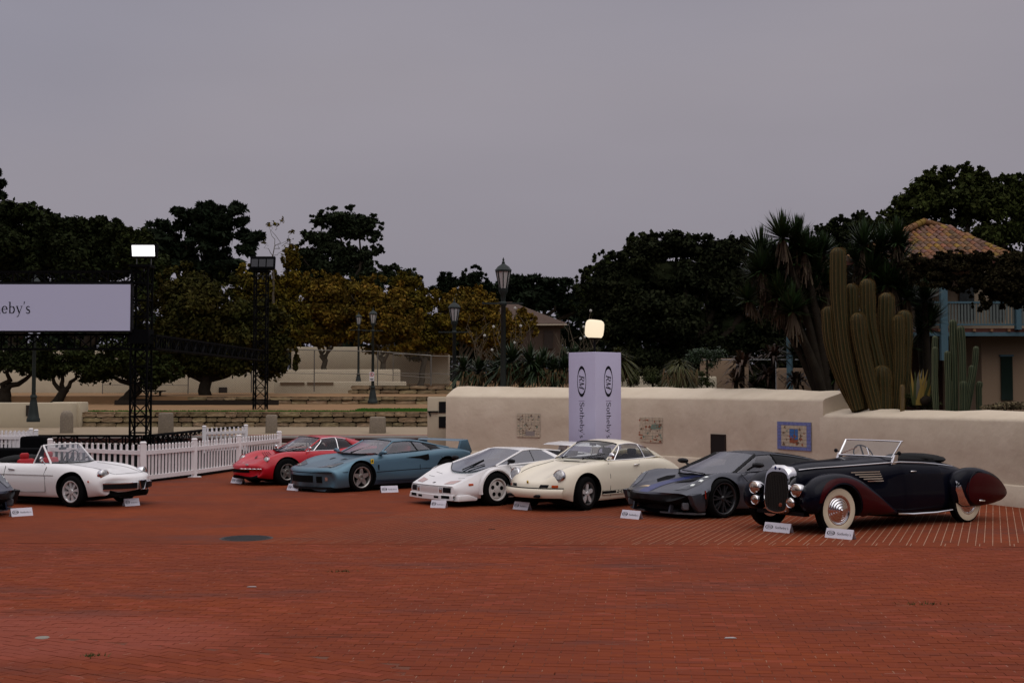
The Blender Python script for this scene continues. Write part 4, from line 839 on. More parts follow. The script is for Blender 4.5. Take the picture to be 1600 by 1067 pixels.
def build_black_roadster():
    root = car_root('long black pre-war roadster with maroon wings and tall chrome grille', 4.62, 20.55, 214.9)
    P = M_paint('blue_black_paint', (.0025, .003, .008), 0, .3, .20, .04); MR = M_paint('maroon_paint', (.040, .0025, .004), 0, .3, .12, .05)
    S = [(.44, .02, .96, (.10, .955), (.17, .93), (.22, .86), (.26, .68), (.24, .48), (.18, .36)),
         (.36, .02, 1.02, (.13, 1.01), (.22, .98), (.28, .90), (.32, .70), (.31, .48), (.24, .34)),
         (0, 0, 1.065, (.16, 1.055), (.27, 1.01), (.345, .92), (.39, .70), (.40, .48), (.34, .32)),
         (-.8, 0, 1.10, (.20, 1.09), (.36, 1.05), (.48, .95), (.54, .72), (.56, .46), (.50, .28)),
         (-1.38, 0, 1.125, (.26, 1.12), (.48, 1.08), (.60, .97), (.66, .72), (.68, .44), (.62, .24)),
         (-1.66, 0, 1.12, (.46, 1.12), (.57, 1.09), (.66, .97), (.70, .72), (.71, .44), (.66, .23)),
         (-1.70, 0, .60, (.54, .60), (.58, 1.08), (.66, .97), (.71, .72), (.72, .44), (.67, .23)),
         (-2.62, 0, .60, (.54, .60), (.59, 1.03), (.67, .94), (.73, .70), (.74, .44), (.68, .24)),
         (-2.66, 0, 1.04, (.48, 1.04), (.58, 1.02), (.67, .92), (.73, .70), (.74, .44), (.68, .24)),
         (-3.2, 0, .98, (.38, .97), (.52, .94), (.62, .86), (.68, .66), (.68, .44), (.62, .28)),
         (-3.8, 0, .80, (.28, .79), (.40, .76), (.50, .70), (.54, .58), (.54, .44), (.48, .32)),
         (-4.35, 0, .50, (.12, .49), (.16, .48), (.18, .46), (.20, .43), (.20, .40), (.16, .36))]
    car_body(root, S, [P, INTER, WELL], [], rb=(2,), sb=(1, 5, 6, 7, 8), cells=lambda j, r: 1 if (5 <= j <= 7 and r <= 1) else 0)
    for s in (1, -1):
        fr = superloft([(.57, s*.60, .05, .42, .56, 2.2), (.52, s*.60, .16, .36, .70, 2.4), (.37, s*.61, .225, .30, .83, 2.6), (.12, s*.63, .245, .27, .92, 2.8), (-.15, s*.65, .235, .26, .925, 2.8), (-.45, s*.67, .205, .25, .85, 2.8), (-.8, s*.68, .165, .24, .68, 2.6), (-1.15, s*.69, .12, .23, .46, 2.4), (-1.45, s*.68, .05, .22, .30, 2.2)], 28, 6)
        me = fr.mesh('front_wing'); [me.materials.append(m) for m in (P, WELL)]
        bm = bmesh.new(); bm.from_mesh(me); bmesh.ops.recalc_face_normals(bm, faces=bm.faces); bm.to_mesh(me); bm.free()
        c1 = cyl_cut(0, .345, .43, .56, 1.2, 1) if s > 0 else cyl_cut(0, .345, .43, -1.2, -.56, 1)
        c2 = cyl_cut(0, .12, .42, .36, 1.2, 1) if s > 0 else cyl_cut(0, .12, .42, -1.2, -.36, 1)
        o = link('front_wing', boolcut(me, [c1, c2], [P, WELL]), root, None, 35)
        use_body(o)
        outer = [(.470, .50), (.450, .60), (.39, .72), (.27, .82), (.10, .865), (-.10, .868), (-.32, .82), (-.58, .70), (-.80, .585), (-.97, .49), (-1.12, .40), (-1.34, .285)]
        inner = [(.455*math.cos(R(t)), .345+.455*math.sin(R(t))) for t in (20, 35, 52, 70, 88, 105, 125, 145, 165, 178)]+[(-.475, .265), (-1.0, .25)]
        oi = hermite(np.array([a+b for a, b in zip(outer, inner)]), 3); m = 7; vs = []
        for xa, za, xb, zb in oi:
            for k in range(m):
                x, z = xa+(xb-xa)*k/(m-1), za+(zb-za)*k/(m-1); vs.append((x, sy(x, z, s, .72)+s*.008, z))
        g = MB(); g.add(vs, [(i*m+k, i*m+k+1, (i+1)*m+k+1, (i+1)*m+k) for i in range(len(oi)-1) for k in range(m-1)]); g.build('maroon_wing_flank', MR, o, 60)
        # rear wing with spat
        rs = [(-2.77, s*.74, .05, .52, .70, 2.2), (-2.84, s*.76, .11, .36, .80, 2.4), (-3.05, s*.78, .155, .27, .90, 2.6), (-3.33, s*.78, .17, .26, .925, 2.6), (-3.67, s*.77, .165, .27, .87, 2.6), (-4.0, s*.75, .135, .30, .76, 2.5), (-4.25, s*.73, .09, .35, .60, 2.3), (-4.40, s*.71, .03, .43, .48, 2.1)]
        me = superloft(rs, 28, 6).mesh('rear_wing'); [me.materials.append(m_) for m_ in (P, WELL)]
        bm = bmesh.new(); bm.from_mesh(me); bmesh.ops.recalc_face_normals(bm, faces=bm.faces); bm.to_mesh(me); bm.free()
        o2 = link('rear_wing', me, root, None, 35)
        use_body(o2)
        tab = [(a, d, e) for a, _, _, d, e, _ in rs]; vs = []; m = 9; xs = np.linspace(-2.97, -4.31, 26)
        for x in xs:
            for a, b in zip(tab, tab[1:]):
                if b[0] <= x <= a[0]: t = (x-a[0])/(b[0]-a[0]); zb_, zt_ = a[1]+(b[1]-a[1])*t, a[2]+(b[2]-a[2])*t
            f = math.sqrt(max(0, 1-max(0, (x+3.44)/.47)**2)); mid = .56; za_, zc_ = mid+(zt_-.075-mid)*f, mid+(zb_+.03-mid)*f
            if x < -4.0: g_ = (x+4.0)/.31; za_, zc_ = za_-.01*abs(g_), zc_+.02*abs(g_)
            for k in range(m): z = za_+(zc_-za_)*k/(m-1); vs.append((x, sy(x, z, s, .75)+s*.010, z))
        g = MB(); g.add(vs, [(i*m+k, i*m+k+1, (i+1)*m+k+1, (i+1)*m+k) for i in range(len(xs)-1) for k in range(m-1)]); sp = g.build('wheel_spat', MR, o2, 60)
        h = MB(); h.tube([Vector((x, sy(x, z, s)+s*.014, z)) for x, z in ((-3.32-.30*math.cos(t), .56+.30*math.sin(t)) for t in np.linspace(1.2, 3.6, 12))], .006, 4); h.build('spat_seam', P, sp)
        h = MB(); h.bar((-3.30, sy(-3.30, .37, s)+s*.03, .37), (-3.46, sy(-3.46, .365, s)+s*.03, .365), .018, .03); bevel_build(h, 'spat_handle', CHROME, sp, .005, 1)
        patch('stone_guard', [(-2.82, .72), (-2.87, .67), (-2.91, .55), (-2.96, .45), (-3.06, .34), (-3.15, .285), (-3.0, .29), (-2.89, .34), (-2.845, .44), (-2.81, .56)], 'side', .012, CHROME, o2, s, 4)
        ww = mat('whitewall_rubber', (.62, .55, .40), .6)
        wheel(root, 0, s*.70, .37, .17, .225, 'disc', CHROME, -5, wall=ww, face=CHROME); wheel(root, -3.20, s*.735, .37, .15, .225, 'disc', CHROME, 0, wall=ww, face=CHROME)
        lamp(root, (.60, s*.445, .675), (1, s*.02, .02), .092, .013, depth=.16, mt=mat('warm_lens', (.55, .48, .38), .06, .85, coat=1, noise=(9, 1, (.25, .12, .08))))
        g = MB(); g.tube([(.46, s*.44, .65), (.30, s*.38, .52)], .03, 6); g.build('lamp_bracket', P, root)
        lamp(root, (.66, s*.375, .485), (1, 0, 0), .065, .015, depth=.09, name='fog_lamp', mt=MATS['warm_lens'])
        g = MB(); g.tube([(.58, s*.37, .47), (.36, s*.30, .41)], .02, 6); g.build('lamp_bracket', P, root)
        # louvre strips follow the bonnet side
        g = MB()
        for i in range(5):
            z = .915-.036*i; xa, xb = -.62-.07*i, -1.20; ya = .462+.02*i; yb = .600+.016*i
            g.bar((xa, s*(.40+.11*(-xa)+.018*i+.02), z), (xb, s*(.40+.16*(-xb)+.018*i+.0), z), .012, .016)
        g.build('bonnet_side_strip', CHROME, root)
        g = MB(); g.tube([(x, s*y, z) for x, y, z in ((.33, .255, .975), (0, .305, .995), (-.8, .425, 1.02), (-1.38, .55, 1.045), (-1.68, .625, 1.055), (-2.2, .640, 1.03), (-2.7, .645, .985), (-3.0, .655, .945))], .010, 6); g.build('waist_moulding', CHROME, root, 60)
        g = MB(); g.tube([(x, s*y, z) for x, y, z in ((-1.45, .74, .235), (-1.8, .755, .215), (-2.4, .765, .21), (-2.8, .78, .235))], .020, 6); g.build('sill_moulding', CHROME, root, 60)
        g = MB(); g.box((-1.90, s*.705, .90), (.14, .03, .02)); bevel_build(g, 'door_handle', CHROME, root, .006, 1)
        # windscreen frame side and post base
        g = MB(); g.tube([(-1.56, s*.555, 1.13), (-1.77, s*.58, 1.385)], .018, 6); g.prism([(-1.50, 1.02), (-1.58, 1.17), (-1.66, 1.17), (-1.62, 1.02)], .555, .60, lambda v, s=s: Vector((v.x, s*v.z, v.y))); g.build('windscreen_post', CHROME, root, 60)
        g = MB(); g.ell((-1.60, s*.66, 1.20), (.03, .035, .035)); g.tube([(-1.6, s*.56, 1.18), (-1.6, s*.66, 1.20)], .008, 5); g.build('door_mirror', BLACK if s > 0 else BLACK, root, 60)
        g = MB(); g.bar((-1.42, s*.30-.1, 1.16), (-1.60, s*.10-.1, 1.27), .012, .012); g.build('wiper', CHROME, root)
    g = MB(); lo = [(-1.54, -.55, 1.135), (-1.52, 0, 1.14), (-1.54, .56, 1.135)]; hi = [(-1.76, -.56, 1.385), (-1.74, 0, 1.39), (-1.78, .60, 1.385)]
    g.add(lo+hi, [(0, 1, 4, 3), (1, 2, 5, 4)]); g.build('windscreen', glass('flat_clear_glass', (.86, .88, .86)), root)
    g = MB(); g.tube(hi, .012, 6); g.tube(lo, .012, 6); g.build('windscreen_frame', CHROME, root, 60)
    steering(root, -1.82, -.25, 1.12, .20)
    # grille: shield shaped chrome shell with dark mesh
    def gp(f):
        q = np.array([(f*y, .68+(z-.68)*f) for y, z in ((-.195, .34), (-.11, .31), (.11, .31), (.195, .34), (.245, .46), (.255, .62), (.245, .80), (.22, .90), (.14, .95), (0, .96), (-.14, .95), (-.22, .90), (-.245, .80), (-.255, .62), (-.245, .46))])
        return [tuple(v) for v in hermite(q, 3, (), True)]
    TT = lambda v: Vector((.555+v.z-.10*(v.y-.33)**2*1.2, v.x, v.y))
    g = MB(); pr = gp(.93); g.prism(pr, 0, .012, TT); go = g.build('grille_mesh', mat('grille_black', (.016, .014, .012), .5, .3, bump=(300, .6, .01)), root)
    g = MB()
    for i in range(13):
        y = -.21+.42*i/12; g.tube([TT(Vector((y, z, .016))) for z in np.linspace(.36, .90-.06*(abs(y)/.21)**3, 7)], .004, 4)
    g.build('grille_bar', mat('bar_dark', (.05, .045, .04), .4, .6), go)
    g = MB(); a = gp(.93); b = gp(1.0); n = len(a)
    def ring(f, dx): return [TT(Vector((x, z, dx))) for x, z in gp(f)]
    R_ = [ring(.93, .004), ring(.95, .022), ring(1.0, .020), ring(1.06, -.03)]
    # widened chrome crown over the top of the grille running back into the bonnet
    for rr in (2, 3):
        R_[rr] = [Vector((p.x, p.y*(1.0 if p.z < .85 else 1.0+.0), p.z+max(0, (p.z-.80))*(.30 if rr == 2 else .40))) for p in R_[rr]]
    R_.append([Vector((p.x-.13, p.y*1.02, p.z*.985)) for p in R_[3]])
    g.add([v for r in R_ for v in r], [(i*n+k, i*n+(k+1) % n, (i+1)*n+(k+1) % n, (i+1)*n+k) for i in range(4) for k in range(n)]); g.build('grille_shell', CHROME, root, 40)
    g = MB(); g.ell((.575, 0, 1.005), (.012, .022, .03)); g.build('grille_badge', mat('navy_enamel', (.02, .03, .12), .3), root, 60)
    g = MB(); g.lathe([(.001, .012), (.03, .008), (.034, 0)], c=(.565, .09, .43), axis='X', n=16); g.build('club_badge', mat('dull_bronze', (.25, .07, .04), .4, .5), root)
    for s in (.30, -.30): seat(root, -2.35, s, .62, REDLEA, .28)
    g = MB(); g.ell((-2.85, 0, 1.05), (.42, .56, .10)); g.ell((-2.70, 0, 1.08), (.20, .50, .07)); g.build('folded_roof', mat('black_canvas', (.010, .010, .010), .9), root, 60)
    g = MB(); g.box((.42, 0, .30), (.12, 1.0, .06)); g.build('front_crossmember', BLACK, root)
# ------------------------------------------------------------------ setting: plaza, terraces, street
BR = (.212, .045, .0155); BR2 = (.158, .036, .016)
def brick_mat(name, geo):
    "brick colour, worn and stained; geo=False adds the far courses as flat print"
    m = bpy.data.materials.new(name); m.use_nodes = True; MATS[name] = m
    nt = m.node_tree; N = nt.nodes; L = nt.links; p = N['Principled BSDF']
    p.inputs['Roughness'].default_value = .85; p.inputs['Specular IOR Level'].default_value = .06
    g = N.new('ShaderNodeNewGeometry'); pos = g.outputs['Position']
    def noise(sc, det=5, ro=.6, vec=None, st=None):
        n = N.new('ShaderNodeTexNoise'); n.inputs['Scale'].default_value = sc; n.inputs['Detail'].default_value = det; n.inputs['Roughness'].default_value = ro
        if st:
            mp = N.new('ShaderNodeMapping'); mp.inputs['Scale'].default_value = st; L.new(pos, mp.inputs[0]); L.new(mp.outputs[0], n.inputs['Vector'])
        else: L.new(pos, n.inputs['Vector'])
        return n.outputs[0]
    def ramp(src, a, b, lo=0, hi=1):
        r = N.new('ShaderNodeMapRange'); r.inputs[1].default_value = a; r.inputs[2].default_value = b; r.inputs[3].default_value = lo; r.inputs[4].default_value = hi; L.new(src, r.inputs[0]); return r.outputs[0]
    def mix(f, a, b, mode='MIX'):
        x = N.new('ShaderNodeMix'); x.data_type = 'RGBA'; x.blend_type = mode
        for s, v in ((0, f), (6, a), (7, b)):
            if isinstance(v, (tuple, float, int)): x.inputs[s].default_value = (*v, 1) if isinstance(v, tuple) else v
            else: L.new(v, x.inputs[s])
        return x.outputs[2]
    c = mix(ramp(noise(.35), .35, .65), BR, BR2)
    if geo:
        o = N.new('ShaderNodeObjectInfo'); a = N.new('ShaderNodeMath'); a.operation = 'ADD'; L.new(g.outputs['Random Per Island'], a.inputs[0]); L.new(o.outputs['Random'], a.inputs[1])
        f = N.new('ShaderNodeMath'); f.operation = 'FRACT'; L.new(a.outputs[0], f.inputs[0])
        c = mix(ramp(f.outputs[0], 0, 1, 0, .5), c, (.14, .031, .018))
        m7 = N.new('ShaderNodeMath'); m7.operation = 'MULTIPLY'; m7.inputs[1].default_value = 13.7; L.new(f.outputs[0], m7.inputs[0]); f7 = N.new('ShaderNodeMath'); f7.operation = 'FRACT'; L.new(m7.outputs[0], f7.inputs[0])
        c = mix(ramp(f7.outputs[0], .88, .93, 0, .5), c, (.25, .055, .030))
    else:
        b = N.new('ShaderNodeTexBrick'); mp = N.new('ShaderNodeMapping'); mp.inputs['Rotation'].default_value = (0, 0, R(7)); L.new(pos, mp.inputs[0]); L.new(mp.outputs[0], b.inputs['Vector'])
        b.inputs['Scale'].default_value = 1; b.inputs['Brick Width'].default_value = .21; b.inputs['Row Height'].default_value = .105; b.inputs['Mortar Size'].default_value = .005; b.inputs['Bias'].default_value = 0
        b.inputs['Color1'].default_value = (1, 1, 1, 1); b.inputs['Color2'].default_value = (.78, .80, .82, 1); b.inputs['Mortar'].default_value = (.72, .75, .76, 1)
        c = mix(.8, c, b.outputs['Color'], 'MULTIPLY')
    # worn lilac and dark tyre stains with shapes of their own, pale flecks
    c = mix(ramp(noise(.8, 6, .7, st=(.35, 1.2, 1)), .54, .66, 0, .6), c, (.10, .040, .032))
    c = mix(ramp(noise(1.7, 6, .7, st=(.25, 1.6, 1)), .60, .70, 0, .6), c, (.06, .022, .016))
    c = mix(ramp(noise(1.1, 3, .6, st=(.6, 1.0, 1)), .66, .74, 0, .35), c, (.24, .075, .05))
    c = mix(ramp(noise(45, 2, .5), .73, .76, 0, .6), c, (.34, .25, .20))
    # paler rubbed patch near the left front
    sub = N.new('ShaderNodeVectorMath'); sub.operation = 'SUBTRACT'; sub.inputs[1].default_value = (-4.4, 11.6, 0); L.new(pos, sub.inputs[0])
    ms = N.new('ShaderNodeVectorMath'); ms.operation = 'MULTIPLY'; ms.inputs[1].default_value = (.42, .75, 0); L.new(sub.outputs[0], ms.inputs[0])
    ln = N.new('ShaderNodeVectorMath'); ln.operation = 'LENGTH'; L.new(ms.outputs[0], ln.inputs[0])
    c = mix(ramp(ln.outputs['Value'], .98, .62, 0, .5), c, (.26, .070, .048))
    L.new(c, p.inputs['Base Color'])
    bn = N.new('ShaderNodeBump'); bn.inputs['Strength'].default_value = .25; bn.inputs['Distance'].default_value = .004; L.new(noise(60, 4), bn.inputs['Height']); L.new(bn.outputs[0], p.inputs['Normal'])
    return m
BM = brick_mat('brick_surface', True); BF = brick_mat('brick_far_courses', False)
MORT = mat('mortar_joint', (.15, .038, .019), .95, noise=(6, .8, (.12, .075, .055)), spec=.1)
PALE = mat('pale_joint', (.36, .21, .14), .9, noise=(2.5, .8, (.24, .11, .065)), spec=.1)
# ground sheet out to the horizon
gs = MB(); gs.add([(-1500, -200, -.03), (1500, -200, -.03), (1500, 2500, -.03), (-1500, 2500, -.03)], [(0, 1, 2, 3)])
tag(gs.build('ground', mat('dry_ground', (.055, .050, .038), .95, noise=(.2, .8, (.035, .04, .02)))), kind='structure')
# plaza sheet: mortar bed in front (bricks stand proud of it), far courses behind the band line
def band_y(x): return 18.55-.035*(x+2)           # where the laying pattern changes
pm = MB(); pm.add([(-40, -30, -.003), (40, -30, -.003), (40, band_y(40), -.003), (-40, band_y(-40), -.003)], [(0, 1, 2, 3)])
mb_ = tag(pm.build('brick_plaza', MORT), kind='structure')
pf = MB(); pf.add([(-40, band_y(-40), .003), (40, band_y(40), .003), (40, 53, .003), (-40, 53, .003)], [(0, 1, 2, 3)])
tag(pf.build('brick_plaza', BF), kind='structure')
# near bricks: the 300 that show largest are parts, the rest one part of kind stuff
def brick_mesh():
    m = MB(); l, w, h, b = .2075, .1025, .012, .002
    t = [(-l/2+b, -w/2+b, h), (l/2-b, -w/2+b, h), (l/2-b, w/2-b, h), (-l/2+b, w/2-b, h)]; o = [(-l/2, -w/2, 0), (l/2, -w/2, 0), (l/2, w/2, 0), (-l/2, w/2, 0)]
    m.add(t+o, [(0, 1, 2, 3)]+[(i, 4+i, 4+(i+1) % 4, (i+1) % 4) for i in range(4)]); return m.mesh('brick')
bme = brick_mesh(); bme.materials.append(BM)
bv = np.array([v.co[:] for v in bme.vertices]); bf = [tuple(p.vertices) for p in bme.polygons]
spots = []
def zone(x, y):                                    # panels laid in different directions
    if y-.42*x*-1 < 10.9+.0 and x < -.9 and y < 11.0-.34*(x+2.6): return 1
    return 0
ANG = {0: R(-5.5), 1: R(-31)}
for zn in (0, 1):
    a = ANG[zn]; ca, sa = math.cos(a), math.sin(a); rw = .1055; rl = .2105
    for j in range(-30, 240):
        for i in range(-90, 90):
            u = (i+.5*(j % 2))*rl; v = j*rw
            x, y = u*ca-v*sa, u*sa+v*ca
            if y < 8.55 or y > band_y(x)+.04 or abs(x) > y*.43+3.2: continue
            if zone(x, y) != zn: continue
            spots.append((x, y, a, zn))
spots.sort(key=lambda s: s[1]+.02*abs(s[0])*0)
keep = [s for s in spots if abs((s[0])/s[1]*F) < 800 and s[1] > 9.63][:300]
ks = set((round(s[0], 3), round(s[1], 3)) for s in keep)
for x, y, a, zn in keep:
    o = bpy.data.objects.new('brick', bme); COL.objects.link(o); o.parent = mb_
    o.location = (x, y, -.012+random.uniform(-.0015, .0025)); o.rotation_euler = (random.gauss(0, .005), random.gauss(0, .004), a+random.gauss(0, .007))
V = []; Fc = []; n0 = 0
for x, y, a, zn in spots:
    if (round(x, 3), round(y, 3)) in ks: continue
    q = a+random.gauss(0, .007); c, s = math.cos(q), math.sin(q); tx, ty = random.gauss(0, .005), random.gauss(0, .004); dz = random.uniform(-.0015, .0025)
    P_ = bv.copy(); z = P_[:, 2]+P_[:, 1]*tx-P_[:, 0]*ty+dz-.012
    V.append(np.stack([x+P_[:, 0]*c-P_[:, 1]*s, y+P_[:, 0]*s+P_[:, 1]*c, z], 1)); Fc += [tuple(k+n0 for k in f) for f in bf]; n0 += 8
me = bpy.data.meshes.new('brick_field'); me.from_pydata(np.concatenate(V).tolist(), [], Fc); tag(link('brick_field', me, mb_, BM), kind='stuff')
# long pale joints running from the band line to the wall
g = MB(); dx, dy = .352, .936
for k in range(-40, 110):
    x0 = 1.2+k*.122; ex = .10+(.42 if k % 2 else 0); y0 = band_y(x0)+ex*dy; xk = x0+ex*dx
    if x0 > 13: break
    w = .0062 if x0 > 1.5 else .0032
    L_ = 14.0
    for sgm in range(5):
        a0 = sgm*L_/5; a1 = (sgm+1)*L_/5-random.uniform(0, .05)
        xa, ya, xb, yb = xk+dx*a0, y0+dy*a0, xk+dx*a1, y0+dy*a1
        g.add([(xa-w*dy, ya+w*dx, .0075), (xa+w*dy, ya-w*dx, .0075), (xb+w*dy, yb-w*dx, .0075), (xb-w*dy, yb+w*dx, .0075)], [(0, 1, 2, 3)])
    if k % 4 == 0:
        xs_, ys_ = x0+.061+.04*dx, band_y(x0+.061)+.04
        g.add([(xs_-w*dy, ys_+w*dx, .0075), (xs_+w*dy, ys_-w*dx, .0075), (xs_+w*dy+.32*dx, ys_-w*dx+.32*dy, .0075), (xs_-w*dy+.32*dx, ys_+w*dx+.32*dy, .0075)], [(0, 1, 2, 3)])
tag(g.build('pale_joints', PALE, mb_), kind='stuff')
# short light mortar ticks in the near field
g = MB()
for k in range(2600):
    x, y, a, zn = random.choice(spots)
    l = random.choice((.10, .10, .2)); q = a+(math.pi/2 if l < .15 else 0); ox, oy = (.105, 0) if l < .15 else (0, .0525)
    if l > .15 and random.random() < .5: continue
    cx_, cy_ = x+ox*math.cos(a)-oy*math.sin(a), y+ox*math.sin(a)+oy*math.cos(a)
    g.box((cx_, cy_, -.0045), (l*random.uniform(.5, .9), .006, .0085), rz=q)
tag(g.build('mortar_fleck', mat('light_mortar', (.27, .14, .095), .9, island=.3), mb_), kind='stuff')
# manhole cover, weeds
p0 = gnd(385, 841); m = MB(); m.lathe([(.36, -.01), (.36, .012), (.001, .012)], n=36)
mh = m.build('manhole_cover', mat('dark_iron', (.030, .028, .028), .6, .4, bump=(40, .8, .01)), smooth=30); mh.location = (p0.x, p0.y, .0)
tag(mh, 'dark round iron manhole cover set in the red bricks', 'manhole')
m = MB(); m.lathe([(.40, .005), (.362, .008)], n=36); m.build('cover_ring', mat('ring_iron', (.06, .04, .035), .7), mh)
m = MB()
for i in range(7): m.box((0, -.27+.09*i, .0135), (2*math.sqrt(.33**2-(-.27+.09*i)**2), .02, .004))
m.build('cover_rib', MATS['dark_iron'], mh)
for i, (u, v, lab) in enumerate(((530, 893, 'small green weed tuft growing left of centre between the plaza bricks'), (1440, 944, 'small weed tuft growing between bricks near the right edge'), (145, 1025, 'tiny weed growing in a brick joint at lower left'))):
    p = gnd(u, v); m = MB(); sp_ = (.22, .34, .10)[i]
    for k in range(46):
        x, y = p.x+random.gauss(0, sp_*.45), p.y+random.gauss(0, .03); a = random.uniform(0, 6.3); h = random.uniform(.012, .04)
        m.add([(x, y, 0), (x+.012*math.cos(a), y+.012*math.sin(a), 0), (x+random.gauss(0, .02), y+random.gauss(0, .02), h)], [(0, 1, 2)])
    tag(m.build('weed', mat('weed_green', (.045, .055, .012), .8, island=.4)), lab, 'weed')
p = gnd(66, 996); g = MB(); g.lathe([(.065, 0), (.06, .006), (.001, .008)], n=18); tag(g.build('concrete_plug', mat('plug_grey', (.22, .20, .17), .9), smooth=40, loc=p), 'small pale concrete plug set in the bricks at lower left', 'plug')
for i, (u, v, lab) in enumerate(((393, 917, 'pale scrap of litter left of centre on the bricks'), (768, 827, 'tiny dark leaf lying on the bricks before the cream coupe'), (1140, 997, 'thin pale scrap lying near the front right bricks'))):
    p = gnd(u, v); g = MB(); g.prism([(-.05, -.02), (.06, -.015), (.04, .03), (-.03, .02)], .003, .009); tag(g.build('scrap', mat('scrap_pale' if i != 1 else 'leaf_dark', (.34, .31, .30) if i != 1 else (.03, .015, .01), .9), loc=p), lab, 'litter')  # invented scraps stand in for small marks on the bricks
# ---------------------------------------------------------------- adobe wall with raised cap, curving towards the camera
ADOBE = mat('adobe_plaster', (.62, .53, .41), .9, noise=(.8, .9, (.53, .445, .335)), bump=(2.2, .6, .05), spec=.1)
ADOBE2 = mat('cream_plaster', (.50, .43, .31), .9, noise=(.7, .6, (.42, .36, .26)), bump=(3, .3, .03), spec=.15)
def wall_run(name, pts, ztf, ztb, th, root, plinth=.42, nseg=8, mt=None, ends=(True, True)):
    "swept plaster wall: plinth, face, sloped rounded cap; ztf/ztb front lip and back heights per point"
    P = hermite(np.array([(x, y, a, b) for (x, y), a, b in zip(pts, ztf, ztb)]), nseg)
    m = MB(); rows = []
    for i, (x, y, a, b) in enumerate(P):
        t = P[min(i+1, len(P)-1)]-P[max(i-1, 0)]; L = math.hypot(t[0], t[1]); nx_, ny_ = t[1]/L, -t[0]/L     # towards the camera side
        if ny_ > 0: nx_, ny_ = -nx_, -ny_
        w = .012*math.sin(i*1.7)+.01*math.sin(i*.6)
        pr = [(.05, -.02), (.055, plinth-.015), (.04, plinth), (.0, plinth+.012), (0+w*.4, a*.6), (0+w*.3, a-.05), (-.02, a-.01+w*.4), (-.07, a+.025+w*.5), (-th*.55, (a+b)/2+.06+w), (-th+.10, b-.01+w), (-th, b-.12), (-th, -.02)]
        rows.append([(x+nx_*o, y+ny_*o, z) for o, z in pr])
    k = len(rows[0]); m.add([p for r in rows for p in r], [(i*k+j, i*k+j+1, (i+1)*k+j+1, (i+1)*k+j) for i in range(len(rows)-1) for j in range(k-1)])
    if ends[0]: m.add(rows[0], [tuple(range(k))])
    if ends[1]: m.add(rows[-1], [tuple(range(k))])
    return m.build(name, mt or ADOBE, root, 50, fix=True)
wl = thing('garden_wall', 'long beige adobe plaster wall stepping down to the right behind the cars', 'wall', (0, 0, 0))
TALL = [(-2.02, 39.2), (.49, 38.2), (3.9, 36.4), (5.9, 33.6), (7.35, 30.3)]
wall_run('tall_wall_run', TALL, [2.10, 2.08, 2.06, 2.04, 2.03], [2.40, 2.38, 2.36, 2.30, 2.24], 1.0, wl)
wall_run('low_wall_run', [(7.30, 30.42), (8.3, 28.0), (9.76, 24.4), (11.3, 20.4), (12.6, 16.5)], [1.66, 1.665, 1.67, 1.68, 1.7], [1.82, 1.82, 1.83, 1.84, 1.86], 1.0, wl, plinth=.41)
# recessed dark openings and tiles on the wall face
def wall_pt(u, v, off=.03):
    "where the sight line through a pixel column meets the wall face"
    pts = TALL+[(8.3, 28.0), (9.76, 24.4)]
    P = hermite(np.array(TALL), 20) if u < 1300 else hermite(np.array([(7.30, 30.42), (8.3, 28.0), (9.76, 24.4), (11.3, 20.4)]), 20)
    k = (u-CX)/F; best = None
    for a, b in zip(P, P[1:]):
        fa, fb = a[0]-k*a[1]/math.cos(PITCH)**0, b[0]-k*b[1]
        if fa*fb <= 0:
            t = fa/(fa-fb); q = a+(b-a)*t; d = (b-a)/np.linalg.norm(b-a); n = np.array((d[1], -d[0]))
            if n[1] > 0: n = -n
            best = (q+n*off, d, n); break
    q, d, n = best; z = at(u, v, q[1]).z
    return Vector((q[0], q[1], z)), Vector((d[0], d[1], 0)), Vector((n[0], n[1], 0))
TILE_COLS = {'cream': mat('glazed_cream_tile', (.58, .50, .37), .4, coat=.2, noise=(9, .8, (.40, .34, .25))), 'blue': mat('glazed_blue_tile', (.12, .15, .40), .35, coat=.2, noise=(12, .8, (.20, .24, .45))), 'terra': mat('glazed_terracotta_tile', (.32, .10, .05), .3, coat=.4), 'green': mat('glazed_green_tile', (.16, .24, .19), .3, coat=.4), 'sky': mat('glazed_sky_tile', (.05, .16, .42), .25, coat=.5), 'brown': mat('glazed_brown_tile', (.16, .11, .07), .3, coat=.4), 'line': mat('tile_grout_grey', (.27, .24, .22), .6)}
